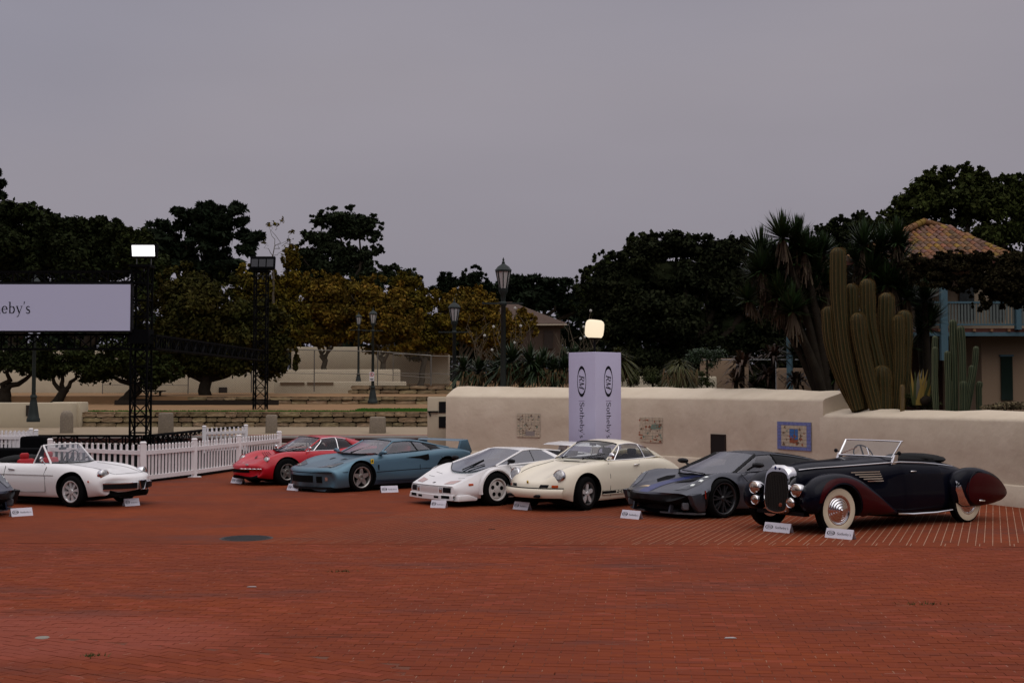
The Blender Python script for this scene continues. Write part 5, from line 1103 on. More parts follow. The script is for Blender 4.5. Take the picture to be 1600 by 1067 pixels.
def tile_panel(label, u0, v0, u1, v1, kind):
    c, d, n = wall_pt((u0+u1)/2, (v0+v1)/2, .0); a, _, _ = wall_pt(u0, (v0+v1)/2); b, _, _ = wall_pt(u1, (v0+v1)/2)
    w = (b-a).length; h = abs(at((u0+u1)/2, v0, c.y).z-at((u0+u1)/2, v1, c.y).z)
    if d.x < 0: d = -d
    root = thing('tile_panel', label, 'tile panel', c)
    def T(x, y, o): return d*x+Vector((0, 0, y))+n*(.012+o)
    def quad(nm, x0, y0, x1, y1, o, mt, th=.008, par=root):
        g = MB(); g.add([T(x, y, q) for q in (o, o+th) for x, y in ((x0, y0), (x1, y0), (x1, y1), (x0, y1))], [(4, 5, 6, 7), (0, 1, 5, 4), (1, 2, 6, 5), (2, 3, 7, 6), (3, 0, 4, 7)]); return g.build(nm, mt, par)
    quad('backing', -w/2, -h/2, w/2, h/2, -.004, TILE_COLS['line'])
    nn = 8; rr = random.Random(len(label)); tw, thh = w/nn, h/nn
    for i in range(nn):
        for j in range(nn):
            edge = i in (0, nn-1) or j in (0, nn-1); x0, y0 = -w/2+i*tw, -h/2+j*thh
            if kind == 'blue' and edge: mt = TILE_COLS['blue']
            elif kind == 'blue' and i in (3, 4) and j in (2, 3, 4, 5): mt = TILE_COLS['terra'] if j == 2 else TILE_COLS['sky']
            else: mt = TILE_COLS['cream']
            t = quad('tile', x0+.004, y0+.004, x0+tw-.004, y0+thh-.004, .006, mt)
    # small painted figures: loose leaf-like strokes, generic
    g = MB(); cols = ['brown', 'terra', 'green', 'brown'] if kind != 'pale' else ['brown', 'green', 'brown', 'line']
    if kind == 'map': cols = ['terra', 'green', 'terra', 'brown']
    for k in range(70 if kind != 'pale' else 60):
        x, y = rr.uniform(-w*.46, w*.46), rr.uniform(-h*.46, h*.46)
        if kind == 'blue' and (abs(x) > w*.32 or abs(y) > h*.32 or (abs(x) < w*.17 and y > -h*.17 and y < h*.33)): continue
        if kind == 'map' and y > h*.25 and rr.random() < .6: continue
        r = rr.uniform(.012, .034)*w/.75; a0 = rr.uniform(0, 6.28); pts = [T(x+r*(1+.5*math.sin(3*t+a0))*math.cos(t), y+r*(1+.5*math.sin(3*t+a0))*math.sin(t)*.8, .0155) for t in np.linspace(0, 6.28, 8)[:-1]]
        g.add(pts, [tuple(range(7))], rr.randrange(4))
    if kind == 'blue':
        for k in range(9): 
            x = rr.uniform(-w*.14, w*.06); y = rr.uniform(-h*.15, h*.02); r = .03; g.add([T(x+r*math.cos(t), y+r*math.sin(t), .0157) for t in np.linspace(0, 6.28, 7)[:-1]], [tuple(range(6))], 1)
        g.add([T(x, y, .0157) for x, y in ((.02, -.12), (.05, -.12), (.05, .16), (.03, .2))], [(0, 1, 2, 3)], 0)
    if kind == 'map': g.add([T(x, y, .0154) for x, y in ((w*.05, h*.02), (w*.45, h*.05), (w*.46, h*.24), (w*.1, h*.22))], [(0, 1, 2, 3)], 1)
    if kind == 'pale': g.add([T(x, y, .0156) for x, y in ((-w*.12, -h*.44), (w*.28, -h*.44), (w*.28, -h*.24), (-w*.12, -h*.24))], [(0, 1, 2, 3)], 3)
    tag(g.build('painted_figures', [TILE_COLS[c] for c in cols], root), kind='stuff')
tile_panel('pale cream square tile panel on the wall left of the lilac column', 808, 646, 844, 683, 'pale')
tile_panel('cream and terracotta tile panel on the wall right of the lilac column', 993, 652, 1036, 691, 'map')
tile_panel('blue bordered square tile panel on the wall behind the open black roadster', 1214, 659, 1267, 703, 'blue')
def wall_opening(u0, v0, u1, v1, lab):
    c, d, n = wall_pt((u0+u1)/2, (v0+v1)/2, 0); a, _, _ = wall_pt(u0, v0); b, _, _ = wall_pt(u1, v0); w = (b-a).length; h = abs(at(u0, v0, c.y).z-at(u0, v1, c.y).z)
    M = Matrix((d, Vector((0, 0, 1)), n)).transposed()
    root = thing('utility_hatch', lab, 'hatch', c); g = MB()
    g.box((0, 0, 0), (w, h, .05), M=M); g.build('hatch_door', mat('hatch_dark', (.012, .009, .008), .7), root)
    g = MB(); g.box(d*-(w/2+.015), (.03, h+.06, .07), M=M); g.box(d*(w/2+.015), (.03, h+.06, .07), M=M); g.box(Vector((0, 0, h/2+.015)), (w, .03, .07), M=M); g.build('hatch_frame', mat('frame_brown', (.03, .02, .016), .7), root)
wall_opening(1112, 680, 1133, 716, 'dark rectangular hatch low in the adobe wall above the grey sports car')
# low pillar block at the wall's left end with dark squares
p = at(686, 670, 41.5); root = thing('gate_pier', 'cream plaster block with two dark square openings at the left end of the wall', 'pier', (p.x, p.y, 0))
g = MB(); z1 = at(686, 620, 41.5).z; g.box((0, 0, z1/2), (.72, .6, z1)); bevel_build(g, 'pier_body', ADOBE2, root, .04, 2)
for v in (636, 659):
    g = MB(); g.box((.13, -.30, at(686, v, 41.5).z), (.24, .05, .36)); g.build('pier_opening', BLACK, root)
g = MB(); g.bar((-.35, -.34, at(686, 643, 41.5).z), (.0, -.34, at(686, 643, 41.5).z), .05, .05); g.bar((-.3, -.34, at(686, 643, 41.5).z), (-.26, -.34, at(686, 643, 41.5).z-.14), .04, .04); g.build('gate_latch', BLACK, root)
# ---------------------------------------------------------------- kerb, pavement, terraces behind the plaza
KERB = mat('kerb_stone', (.40, .36, .32), .9, noise=(2, .6, (.33, .30, .26))); DKB = mat('dark_brick_face', (.050, .016, .012), .9, noise=(6, .7, (.03, .012, .01)))
PAVE = mat('tan_pavement', (.30, .235, .16), .92, noise=(.8, .6, (.25, .195, .135)), spec=.15); DIRT = mat('orange_dirt', (.26, .15, .075), .95, noise=(.6, .8, (.18, .115, .06)), spec=.1)
def slab(name, x0, x1, y0, y1, z0, z1, mt, slope=0):
    g = MB(); g.add([(x0, y0, z0), (x1, y0, z0), (x1, y1, z0), (x0, y1, z0), (x0, y0, z1), (x1, y0, z1), (x1, y1, z1+slope), (x0, y1, z1+slope)], [(4, 5, 6, 7), (0, 1, 5, 4), (1, 2, 6, 5), (2, 3, 7, 6), (3, 0, 4, 7)])
    return tag(g.build(name, mt), kind='structure')
slab('kerb', -40, -1.2, 53.0, 53.5, -.02, .12, KERB)
slab('kerb', -40, -1.2, 53.5, 54.0, -.02, .31, DKB)
slab('kerb', -40, -1.2, 54.0, 54.5, -.02, .40, KERB)
slab('kerb', -40, -1.2, 54.5, 55.0, -.02, .41, mat('red_kerb_strip', (.22, .07, .045), .9))
slab('pavement', -45, 2, 55.0, 63.0, -.02, .415, PAVE, .13)
slab('terrace', -45, 4, 63.4, 76.0, -.02, 1.27, DIRT, .30)
slab('terrace', -45, 4, 76.0, 92.0, -.02, 2.0, DIRT, .3)
slab('terrace', -50, 12, 92.0, 125.0, -.02, 2.6, DIRT, .8)
GRASS = mat('lawn_green', (.035, .12, .012), .95)
g = MB(); random.seed(3)
for k in range(5200):
    x, y = random.uniform(-8, -1.2), random.uniform(63.8, 67.4)
    if k > 2600: x, y = random.uniform(-22, -1), random.uniform(63.8, 64.4)
    z = 1.275+(y-63.4)*.3/12.6; h = random.uniform(.03, .08)
    g.add([(x, y, z), (x+.06, y+random.uniform(-.04, .04), z), (x+random.uniform(-.04, .06), y, z+h)], [(0, 1, 2)])
tag(g.build('lawn', GRASS), kind='stuff')
slab('lawn_bed', -22, -1, 63.75, 64.45, 1.2, 1.283, GRASS); slab('lawn_bed', -8, -1, 64.45, 67.5, 1.2, 1.30, GRASS, .075)
STONE = mat('sandstone_block', (.30, .22, .125), .9, noise=(3, .9, (.13, .10, .06)), bump=(7, .8, .04), objrand=.35, spec=.1)
def stone_protos():
    L = []
    for i in range(7):
        g = MB(); g.box((0, 0, 0), (1, 1, 1)); bm = bmesh.new(); bm.from_mesh(g.mesh('stone')); bmesh.ops.subdivide_edges(bm, edges=bm.edges[:], cuts=2, use_grid_fill=True)
        rr = random.Random(i)
        for v in bm.verts:
            c = v.co; k = 1-.10*(abs(c.x)*2)**3*(abs(c.z)*2)**3; v.co = Vector((c.x*k+rr.uniform(-.02, .02), c.y+rr.uniform(-.07, .07), c.z*k+rr.uniform(-.045, .045)))
        me = bpy.data.meshes.new('stone'); bm.to_mesh(me); bm.free(); me.materials.append(STONE); L.append(me)
    return L
STP = stone_protos()
def stone_wall(label, x0, x1, y, z0, z1, courses, lmin=.5, lmax=1.1):
    root = thing('stone_wall', label, 'stone wall', ((x0+x1)/2, y, z0)); h = (z1-z0)/courses
    g = MB(); g.box((0, .22, (z1-z0)/2), (x1-x0, .2, z1-z0-.03)); g.build('wall_core', mat('dark_joint', (.030, .024, .017), .95), root)
    n = 0
    for c in range(courses):
        x = x0+random.uniform(-.3, 0)
        while x < x1:
            l = random.uniform(lmin, lmax); hh = h*random.uniform(.80, .98)
            o = bpy.data.objects.new('stone', random.choice(STP)); COL.objects.link(o); o.parent = root
            o.location = (x+l/2-(x0+x1)/2, random.uniform(0, .07), h*c+h/2); o.scale = ((l-.035), .3, hh-.02); o.rotation_euler = (0, random.gauss(0, .01), random.gauss(0, .02)); x += l; n += 1
    return n
stone_wall('rough three course sandstone retaining wall edging the pavement', -22.5, -1.6, 63.2, .50, 1.27, 3)
stone_wall('low dark stone ledge on the upper terrace below the lamp posts', -19, -2.2, 75.8, 1.55, 2.0, 2, .6, 1.3)
stone_wall('uneven stone steps at the end of the cream parapet', -10.5, -2.5, 84.0, 2.15, 2.72, 2, .6, 1.4)
# cream parapets and rear garden walls
def block(name, label, cat, u0, u1, vt, vb, Y, th, mt=None, bev=.06, extra=None):
    a, b = at(u0, vb, Y), at(u1, vt, Y); root = thing(name, label, cat, ((a.x+b.x)/2, Y, a.z-.4))
    g = MB(); g.box((0, th/2, (b.z-a.z+.4)/2), (b.x-a.x, th, b.z-a.z+.4)); bevel_build(g, 'plaster_body', mt or ADOBE2, root, bev, 2)
    if extra: extra(root, a, b)
    return root
def niches(lst, Y):
    def f(root, a, b):
        for u0, v0, u1, v1, mt in lst:
            p, q = at(u0, v1, Y), at(u1, v0, Y); g = MB(); g.box(((p.x+q.x)/2-root.location.x, -.02, (p.z+q.z)/2-root.location.z), (q.x-p.x, .08, q.z-p.z)); g.build('niche', mt, root)
    return f
DKN = mat('shadow_panel', (.03, .022, .018), .9); BRN = mat('brown_recess', (.15, .10, .06), .9)
block('parapet', 'long low cream parapet behind the truss stage', 'parapet', -60, 432, 575, 622, 88, .5, extra=niches([(342, 605, 355, 619, DKN)], 88))
block('parapet', 'cream parapet with two brown recessed benches behind the lamp posts', 'parapet', 428, 634, 596, 617, 86, .6, extra=niches([(438, 597, 476, 601, BRN), (480, 597, 521, 601, BRN)], 86))
block('garden_wall', 'long cream wall with fence in front of the autumn trees', 'wall', 405, 625, 577, 600, 93, .4)
block('garden_wall', 'tall pale wall panel behind the trunks of the autumn trees', 'wall', 455, 600, 542, 580, 104, .4)
block('garden_shed', 'small cream plaster building at the far end of the fenced garden', 'shed', 600, 700, 542, 592, 101, 3.0)
block('garden_wall', 'pale wall behind low branches on the far left', 'wall', -40, 240, 548, 580, 110, .4)
block('planter_wall', 'cream planter wall beside the stage with a dark opening', 'planter wall', -60, 112, 629, 657, 62, 1.2, extra=niches([(41, 633, 52, 650, DKN)], 62))
block('planter_wall', 'cream angled end of the planter wall beside the bollard', 'planter wall', 80, 126, 628, 655, 62.8, 1.2)
# timber rail / bench
p = at(170, 615, 80); 
for (u, v, Y, lab) in ((300, 629, 74, 'dark timber sleeper edging lying on the upper terrace'), ):
    g = MB(); a, b = at(180, v, Y), at(435, v+1, Y); g.bar(a, b, .30, .3); tag(g.build('timber_edging', mat('dark_timber', (.02, .014, .010), .9)), lab, 'edging')
for (u, v, Y, lab) in ((232, 618, 78, 'dark picnic bench in the shade right of the nearest tree trunk'),):
    p = at(u, v+12, Y); root = thing('picnic_bench', lab, 'bench', p); g = MB(); g.box((0, 0, .74), (1.9, .7, .07)); g.build('table_top', mat('dark_timber', (.02, .014, .010), .9), root)
    for s in (-1, 1):
        g = MB(); g.box((0, s*.62, .45), (1.9, .26, .05)); g.build('seat', MATS['dark_timber'], root)
        g = MB(); g.bar((s*.7, -.6, 0), (s*.7, .2, .74), .08); g.bar((s*.7, .6, 0), (s*.7, -.2, .74), .08); g.bar((s*.7, -.7, .42), (s*.7, .7, .42), .08); g.build('leg_frame', MATS['dark_timber'], root)
# bollards
GRAN = mat('granite_bollard', (.26, .215, .16), .92, noise=(14, .9, (.18, .15, .115)), bump=(30, .5, .01), spec=.15)
for u, vt, vb, hw, rough, lab in ((104, 641, 673, 10, 0, 'rounded pale stone bollard at far left by the stage'), (259, 645, 684, 11, 1, 'rough square stone bollard right of the stage tower'), (424, 648, 686, 9, 1, 'stone bollard beside the second truss tower'), (590, 651, 691, 13, 1, 'square granite bollard behind the blue sports car')):
    Y = 56.5; b = at(u, vb, Y); t = at(u, vt, Y); b.z = .40; w = hw*2/F*Y/2; h = t.z-b.z
    g = MB()
    if not rough: g.lathe([(w*1.0, 0), (w*.98, h*.72), (w*.85, h*.88), (w*.5, h*.98), (.01, h)], n=20); tag(g.build('stone_bollard', GRAN, None, 60, loc=b), lab, 'bollard', 'stone bollards')
    else: g.box((0, 0, h/2), (w*1.9, w*1.7, h), taper=.93); tag(bevel_build(g, 'stone_bollard', GRAN, None, .06, 3, loc=b), lab, 'bollard', 'stone bollards')
# ---------------------------------------------------------------- stage truss, screen, floodlights
TRB = mat('truss_black', (.002, .002, .0025), .7, 0, spec=.05); 
def lattice(parent, a, b, w, name='truss_section', r=.034, step=.62, up=(0, 0, 1)):
    "box truss between two points: four chords, rungs and diagonals, all thin tubes of one welded part"
    a, b = Vector(a), Vector(b); d = (b-a); L = d.length; z = d/L; x = Vector(up).cross(z)
    if x.length < .1: x = Vector((1, 0, 0)).cross(z)
    x.normalize(); y = z.cross(x); m = MB(); h = w/2; cs = [(-h, -h), (h, -h), (h, h), (-h, h)]
    for cx, cy in cs: m.bar(a+x*cx+y*cy, b+x*cx+y*cy, r*2)
    n = max(2, round(L/step))
    for i in range(n+1):
        p = a+z*(L*i/n)
        for k in range(4): m.bar(p+x*cs[k][0]+y*cs[k][1], p+x*cs[(k+1) % 4][0]+y*cs[(k+1) % 4][1], r*1.3)
        if i < n:
            q = a+z*(L*(i+1)/n)
            for k in range(4):
                f, g = (k, (k+1) % 4) if i % 2 else ((k+1) % 4, k)
                m.bar(p+x*cs[f][0]+y*cs[f][1], q+x*cs[g][0]+y*cs[g][1], r*1.1)
    return m.build(name, TRB, parent)
YA, YB = 49.0, 67.0
t1 = at(220, 600, YA); t2 = at(407, 600, YB)
z1t = at(220, 418, YA).z; z2t = at(407, 425, YB).z
stg = thing('stage_truss', 'black box truss stage frame with two towers at left of the plaza', 'stage truss', (t1.x, t1.y, 0))
def loc_(p): return Vector(p)-Vector((t1.x, t1.y, 0))
tw = .62
lattice(stg, (0, 0, .05), (0, 0, z1t), tw, 'truss_tower')
for bc, bd in (((0, 0, .03), (1.1, 1.1, .05)), ((0, 0, z1t+.04), (.8, .8, .10)), ((0, 0, at(0, 522, YA).z-.1), (.75, .75, .55))):
    g = MB(); g.box(bc, bd); g.build('tower_plate', TRB, stg)
lattice(stg, loc_((t2.x, t2.y, .05)), loc_((t2.x, t2.y, z2t)), tw, 'truss_tower')
for bz in (.03, z2t+.03): g = MB(); g.box(loc_((t2.x, t2.y, bz)), (.9, .9, .06)); g.build('tower_plate', TRB, stg)
zl = (at(220, 523, YA).z+at(220, 545, YA).z)/2
lattice(stg, loc_((t1.x+.3, t1.y, zl)), loc_((t2.x, t2.y, zl)), .50, 'truss_beam')
lattice(stg, loc_((t1.x+.3, t1.y, .38)), loc_((t2.x, t2.y, .38)), .36, 'base_beam')
lx = -26
lattice(stg, loc_((t1.x, t1.y, zl)), loc_((lx, t1.y+.6, zl)), .55, 'truss_beam')
zu = (at(0, 425, YA).z+at(0, 441, YA).z)/2
lattice(stg, loc_((t1.x, t1.y, zu)), loc_((lx, t1.y+.6, zu)), .42, 'truss_beam')
lattice(stg, loc_((t1.x, t1.y, .38)), loc_((lx, t1.y+.3, .38)), .36, 'base_beam')
g = MB(); a = at(204, 444, YA-.5); b = at(-90, 446, YA-.5); c = at(204, 517, YA-.5)
SCRM = mat('screen_fabric', (.36, .345, .45), .8, spec=.1, emit=(.29, .28, .37, .28)); 
scr = thing('led_screen', 'wide pale lilac stage screen with black serif lettering at far left', 'screen', (a.x, a.y, c.z))
w_, h_ = a.x-b.x, a.z-c.z
g.box((-w_/2, .15, h_/2), (w_+.12, .22, h_+.12)); g.build('screen_frame', BLACK, scr)
g = MB(); g.box((-w_/2, .03, h_/2), (w_-.02, .04, h_-.02)); g.build('screen_panel', SCRM, scr)
INK = mat('black_ink', (.008, .008, .012), .7, spec=.1)
g = MB(); s_ = YA/F
px_ = lambda u, v: ((u-204)*s_, (517-v)*s_)
xe, yb = px_(50.5, 490); sz = 18*s_/.72*1.0
wd = sum(GL[c][0]+.02 for c in "Sotheby's")*sz
word(g, "Sotheby's", lambda x, y: Vector((xe+(x-wd)*.88, -.002, yb+y)), sz, .02, 0, False); tag(g.build('lettering', INK, scr), kind='stuff')
def flood(label, u0, v0, u1, v1, Y, lit):
    a, b = at(u0, v1, Y), at(u1, v0, Y); w, h = b.x-a.x, b.z-a.z; root = thing('floodlight', label, 'floodlight', ((a.x+b.x)/2, Y, a.z-.45))
    M = Matrix.Rotation(R(-14), 3, 'X'); c = Vector((0, 0, .45+h/2))
    g = MB(); g.box(c+Vector((0, .12, 0)), (w+.10, .2, h+.10), M=M); bevel_build(g, 'lamp_housing', TRB, root, .02, 1)
    g = MB(); sk = .06
    if lit:
        vs = [M@Vector(p)+c for p in ((-w/2+sk, -.01, -h/2), (w/2+.0, -.01, -h/2), (w/2-sk, -.01, h/2), (-w/2-.0, -.01, h/2))]
        g.add(vs, [(0, 1, 2, 3)]); g.build('lamp_face', mat('lit_flood', (.9, .9, .9), .5, emit=(1, .98, .96, 1.6)), root)
    else:
        for k in range(3): g.box(c+Vector((-w/3+k*w/3, .0, 0)), (w/3-.06, .03, h*.7), M=M)
        g.build('lamp_face', mat('unlit_face', (.02, .02, .025), .2, coat=.5), root)
    g = MB(); g.bar((-w*.3, .1, .45), (-w*.3, .1, .1), .03); g.bar((w*.3, .1, .45), (w*.3, .1, .1), .03); g.bar((-w*.32, .1, .1), (w*.32, .1, .1), .04); g.bar((0, .1, .1), (0, .1, -.1), .05); g.build('yoke', mat('yoke_metal', (.12, .12, .12), .4, .7), root)
flood('lit white rectangular floodlight on top of the left stage tower', 205, 383, 243, 401, YA, True)
flood('unlit black floodlight on top of the right stage tower', 392, 402, 428, 420, YB, False)
# black draped cases behind the white convertible
for u0, u1, vt, vb, Y, lab in ((-40, 74, 700, 745, 35.5, 'low black draped equipment case behind the white convertible'), (38, 76, 681, 700, 36.5, 'black draped case standing higher behind the windscreen of the white convertible')):
    a, b = at(u0, vt, Y), at(u1, vt, Y); g = MB(); g.box((0, 0, a.z/2), (b.x-a.x, .9, a.z), taper=.93); 
    tag(bevel_build(g, 'equipment_case', mat('black_cover', (.003, .003, .0035), .95, spec=.03, bump=(4, .6, .05)), None, .07, 3, loc=((a.x+b.x)/2, Y, 0)), lab, 'equipment case')
# ---------------------------------------------------------------- picket fences
WV = mat('white_vinyl', (.78, .745, .745), .45, noise=(2, .3, (.62, .58, .56)))
def picket_mesh(w=.075, h=.86, t=.022):
    g = MB(); pr = [(-w/2, 0), (w/2, 0), (w/2, h-w/2)]+[(w/2*math.cos(a), h-w/2+w/2*math.sin(a)) for a in np.linspace(.3, math.pi-.3, 6)]+[(-w/2, h-w/2)]
    g.prism(pr, -t/2, t/2, lambda v: Vector((v.x, v.z, v.y))); m = g.mesh('picket'); m.materials.append(WV); return m
PK = picket_mesh()
def picket_fence(label, pts, npk, z=.08, group=None):
    root = thing('picket_fence', label, 'picket fence', (*pts[0], 0), 0, group); o0 = Vector((*pts[0], 0))
    for (a, b), n in zip(zip(pts, pts[1:]), npk):
        a, b = Vector((*a, 0))-o0, Vector((*b, 0))-o0; d = b-a; L = d.length; ang = math.atan2(d.y, d.x)
        for i in range(n):
            p = a+d*((i+.75)/(n+.5)); o = bpy.data.objects.new('picket', PK); COL.objects.link(o); o.parent = root; o.location = (p.x, p.y, z); o.rotation_euler = (0, 0, ang)
        nrm = Vector((d.y, -d.x, 0)).normalized()
        if nrm.y > 0: nrm = -nrm
        for zz in (.74, .14): 
            g = MB(); g.bar(a+Vector((0, 0, zz))+nrm*.012, b+Vector((0, 0, zz))+nrm*.012, .055, .10, up=(0, 0, 1)); g.build('rail', WV, root)
    for p in pts:
        q = Vector((*p, 0))-o0; g = MB(); g.box((q.x, q.y, .49), (.125, .125, .98), rz=.4); g.box((q.x, q.y, 1.0), (.15, .15, .035), rz=.4, taper=.6); g.build('post', WV, root)
        g = MB(); g.box((q.x, q.y, .012), (.34, .22, .024), rz=.4); g.build('foot_plate', WV, root)
def gp_(u, v): p = gnd(u, v); return (p.x, p.y)
fz = lambda u, Y: ((u-CX)/F*Y, Y)
picket_fence('white picket fence running right from the corner post beside the white convertible', [fz(225, 31.0), fz(305, 33.4), fz(374, 36.3), fz(437, 39.7)], [15, 15, 15])
picket_fence('white picket fence directly behind the bonnet of the white convertible', [fz(80, 33.2), fz(225.5, 31.05)], [16])
picket_fence('shaded picket fence at the far left edge of the plaza', [fz(-60, 42.2), fz(58, 41.6)], [19])
picket_fence('second picket fence just behind the one at the far left edge', [fz(-60, 43.5), fz(50, 43.0)], [16])
picket_fence('short picket fence half hidden behind the black base beam', [fz(320, 46.5), fz(385, 48.2)], [9])
g = MB(); g.prism([(-30, 43.2), (-17.2, 42.6), (-16.9, 35.9), (-12.0, 33.6), (-8.9, 31.6), (-8.2, 33.9), (-7.7, 36.8), (-7.2, 40.2), (-9.6, 52.6), (-30, 52.6)], .004, .03)
tag(g.build('stage_floor', mat('black_stage_floor', (.003, .003, .003), 1, spec=.01)), 'flat black stage floor spread behind the white picket fence', 'stage floor')
# ---------------------------------------------------------------- banner column with globe lamp
LIL = mat('lilac_fabric', (.52, .495, .645), .85, noise=(.8, .35, (.43, .39, .53)), spec=.1)
Yc = 28.6; c0 = at(929.5, 600, Yc); zt = at(930, 551, Yc).z
col = thing('banner_column', 'square lilac banner column with vertical lettering in front of the wall', 'banner column', (c0.x, Yc+.0, 0), R(42))
sd = .83
g = MB(); g.box((0, 0, zt/2), (sd, sd, zt)); bevel_build(g, 'fabric_cover', LIL, col, .012, 2)
LINEM = mat('grey_ink', (.26, .22, .33), .8)
for k, (ax) in enumerate((0, 1, 2, 3)):
    a = R(90*ax); M = Matrix.Rotation(a, 3, 'Z')
    def FT(x, z, off=.0035): return M@Vector((x, -sd/2-off, z))
    zc = zt-(596-551)/F*Yc
    g = MB()
    oval_rm(g, lambda x, y: FT(y, zc-x), 48/F*Yc, 13.5/F*Yc/.70)
    zw0 = zt-(656-551)/F*Yc
    word(g, "Sotheby's", lambda x, y: FT(y-.06, zw0-x), .165*48/48*1.16, .03)
    tag(g.build('lettering', INK, col), kind='stuff')
    g = MB(); z_ = zt-(626-551)/F*Yc; g.add([FT(-.09, z_-.006), FT(.09, z_-.006), FT(.09, z_+.006), FT(-.09, z_+.006)], [(0, 1, 2, 3)]); g.build('rule_line', LINEM, col)
gl = thing('globe_lamp', 'glowing rounded square lamp on a stand behind the lilac column', 'lamp', (at(929, 551, 30.2).x, 30.2, 0))
g = MB(); c = at(929, 514, 30.2); rr_ = 15/F*30.2
pts = []
for i in range(9):
    t = -math.pi/2+math.pi*i/8; pts.append((rr_*abs(math.cos(t))**.45+.0001, rr_*.97*(abs(math.sin(t))**.55)*(1 if t > 0 else -1)))
g.lathe(pts, c=(0, 0, c.z), n=28, M=Matrix.Rotation(R(6), 3, 'Y'))
g.build('globe', mat('lit_globe', (.15, .13, .10), .5, emit=(1, .83, .60, .93)), gl, 60)
g = MB(); g.tube([(0, 0, 0), (0, 0, c.z-rr_*.9)], .03, 8); g.lathe([(.12, c.z-rr_*1.12), (.16, c.z-rr_*.95), (.10, c.z-rr_*.86)], n=16); g.build('stand', BLACK, gl, 50)
# ---------------------------------------------------------------- lamp posts
LPM = mat('lamp_green_black', (.022, .028, .026), .55, .3); LGL = mat('frosted_lantern_glass', (.42, .41, .40), .3, trans=None, spec=.3)
def lamp_post():
    "one post, 1 unit tall; parts: base, shaft, crossbar, lantern > pane, roof, finial"
    root = thing('street_lamp', 'x x x x', 'street lamp', (0, 0, 0), 0, 'cast iron street lamps')
    g = MB(); g.lathe([(.052, 0), (.052, .02), (.046, .028), (.040, .06), (.028, .13), (.022, .155), (.028, .165), (.022, .18)], n=12); g.build('lamp_base', LPM, root, 50)
    g = MB(); g.lathe([(.0165, .15), (.0125, .74), (.018, .745), (.018, .76), (.012, .765), (.014, .80), (.024, .815), (.024, .825)], n=12); g.build('shaft', LPM, root, 50)
    g = MB(); g.bar((-.105, 0, .755), (.105, 0, .755), .009); g.lathe([(.012, -.105), (.001, -.113)], c=(0, 0, .755), axis='X', n=6); g.build('crossbar', LPM, root)
    lan = MB(); n = 8
    for k in range(n):
        a = 2*math.pi*k/n; lan.bar((.022*math.cos(a), .022*math.sin(a), .828), (.040*math.cos(a), .040*math.sin(a), .925), .005)
    lan.lathe([(.024, .822), (.026, .832), (.022, .834)], n=8); lan.lathe([(.043, .922), (.043, .932), (.036, .935)], n=8)
    lo = lan.build('lantern', LPM, root)
    for k in range(n):
        a, b = 2*math.pi*k/n, 2*math.pi*(k+1)/n; q = MB(); q.add([(.0205*math.cos(a), .0205*math.sin(a), .83), (.0205*math.cos(b), .0205*math.sin(b), .83), (.038*math.cos(b), .038*math.sin(b), .924), (.038*math.cos(a), .038*math.sin(a), .924)], [(0, 1, 2, 3)]); q.build('pane', LGL, lo)
    g = MB(); g.lathe([(.046, .93), (.030, .950), (.012, .962), (.008, .968)], n=8); g.build('lantern_roof', LPM, root, 30)
    g = MB(); g.lathe([(.006, .965), (.009, .972), (.004, .98), (.006, .986), (.0005, 1.0)], n=8); g.build('finial', LPM, root, 50)
    return root
LP = lamp_post(); first = True
for u, vt, vb, Y, hgt, lab in ((786.5, 402, None, 39.6, 5.85, 'tallest street lamp rising behind the left part of the wall'), (710, 465, None, 53.0, 5.85, 'street lamp just behind the left end of the wall'),
                           (583, 480, 630, 75.0, None, 'street lamp with a no-pedestrian sign on the upper terrace'), (560.5, 487, 604, 92.0, None, 'smallest and farthest of the street lamps'), (55.5, 425, 659, 60.0, None, 'street lamp at far left beside the stage with its head hidden by the screen')):
    t = at(u, vt, Y)
    if vb: b = at(u, vb, Y); z0, hh = b.z, t.z-b.z
    else: hh = hgt; z0 = t.z-hh
    o = LP if first else copy_tree(LP); first = False
    o['label'] = lab; o.location = (t.x, Y, z0); o.scale = (hh if u != 55.5 else 5.85,)*2+(hh,)
    if u == 583: lamp_sign = o
p = at(581, 588, 74.6); sg = thing('street_sign', 'small white sign with a red ring on the lamp post of the upper terrace', 'sign', p)
w, h = 7.5/F*74.6, 14/F*74.6
g = MB(); g.box((0, 0, 0), (w, .02, h)); g.build('sign_plate', mat('sign_white', (.62, .60, .60), .5), sg)
g = MB(); r1 = w*.42; g.add([(r*math.cos(a), -.0125, h*.20+r*math.sin(a)) for r in (r1, r1*.72) for a in np.linspace(0, 2*math.pi, 21)[:-1]], [(i, (i+1) % 20, 20+(i+1) % 20, 20+i) for i in range(20)]); g.bar((-r1*.55, -.013, h*.2+r1*.55), (r1*.55, -.013, h*.2-r1*.55), .03, .004); g.build('red_ring', mat('sign_red', (.45, .02, .03), .5), sg)
g = MB(); g.box((0, -.0125, h*.2), (w*.16, .003, w*.45)); g.box((0, -.0125, -h*.28), (w*.7, .003, h*.07)); g.box((0, -.0125, -h*.38), (w*.5, .003, h*.05)); g.build('sign_print', INK, sg)
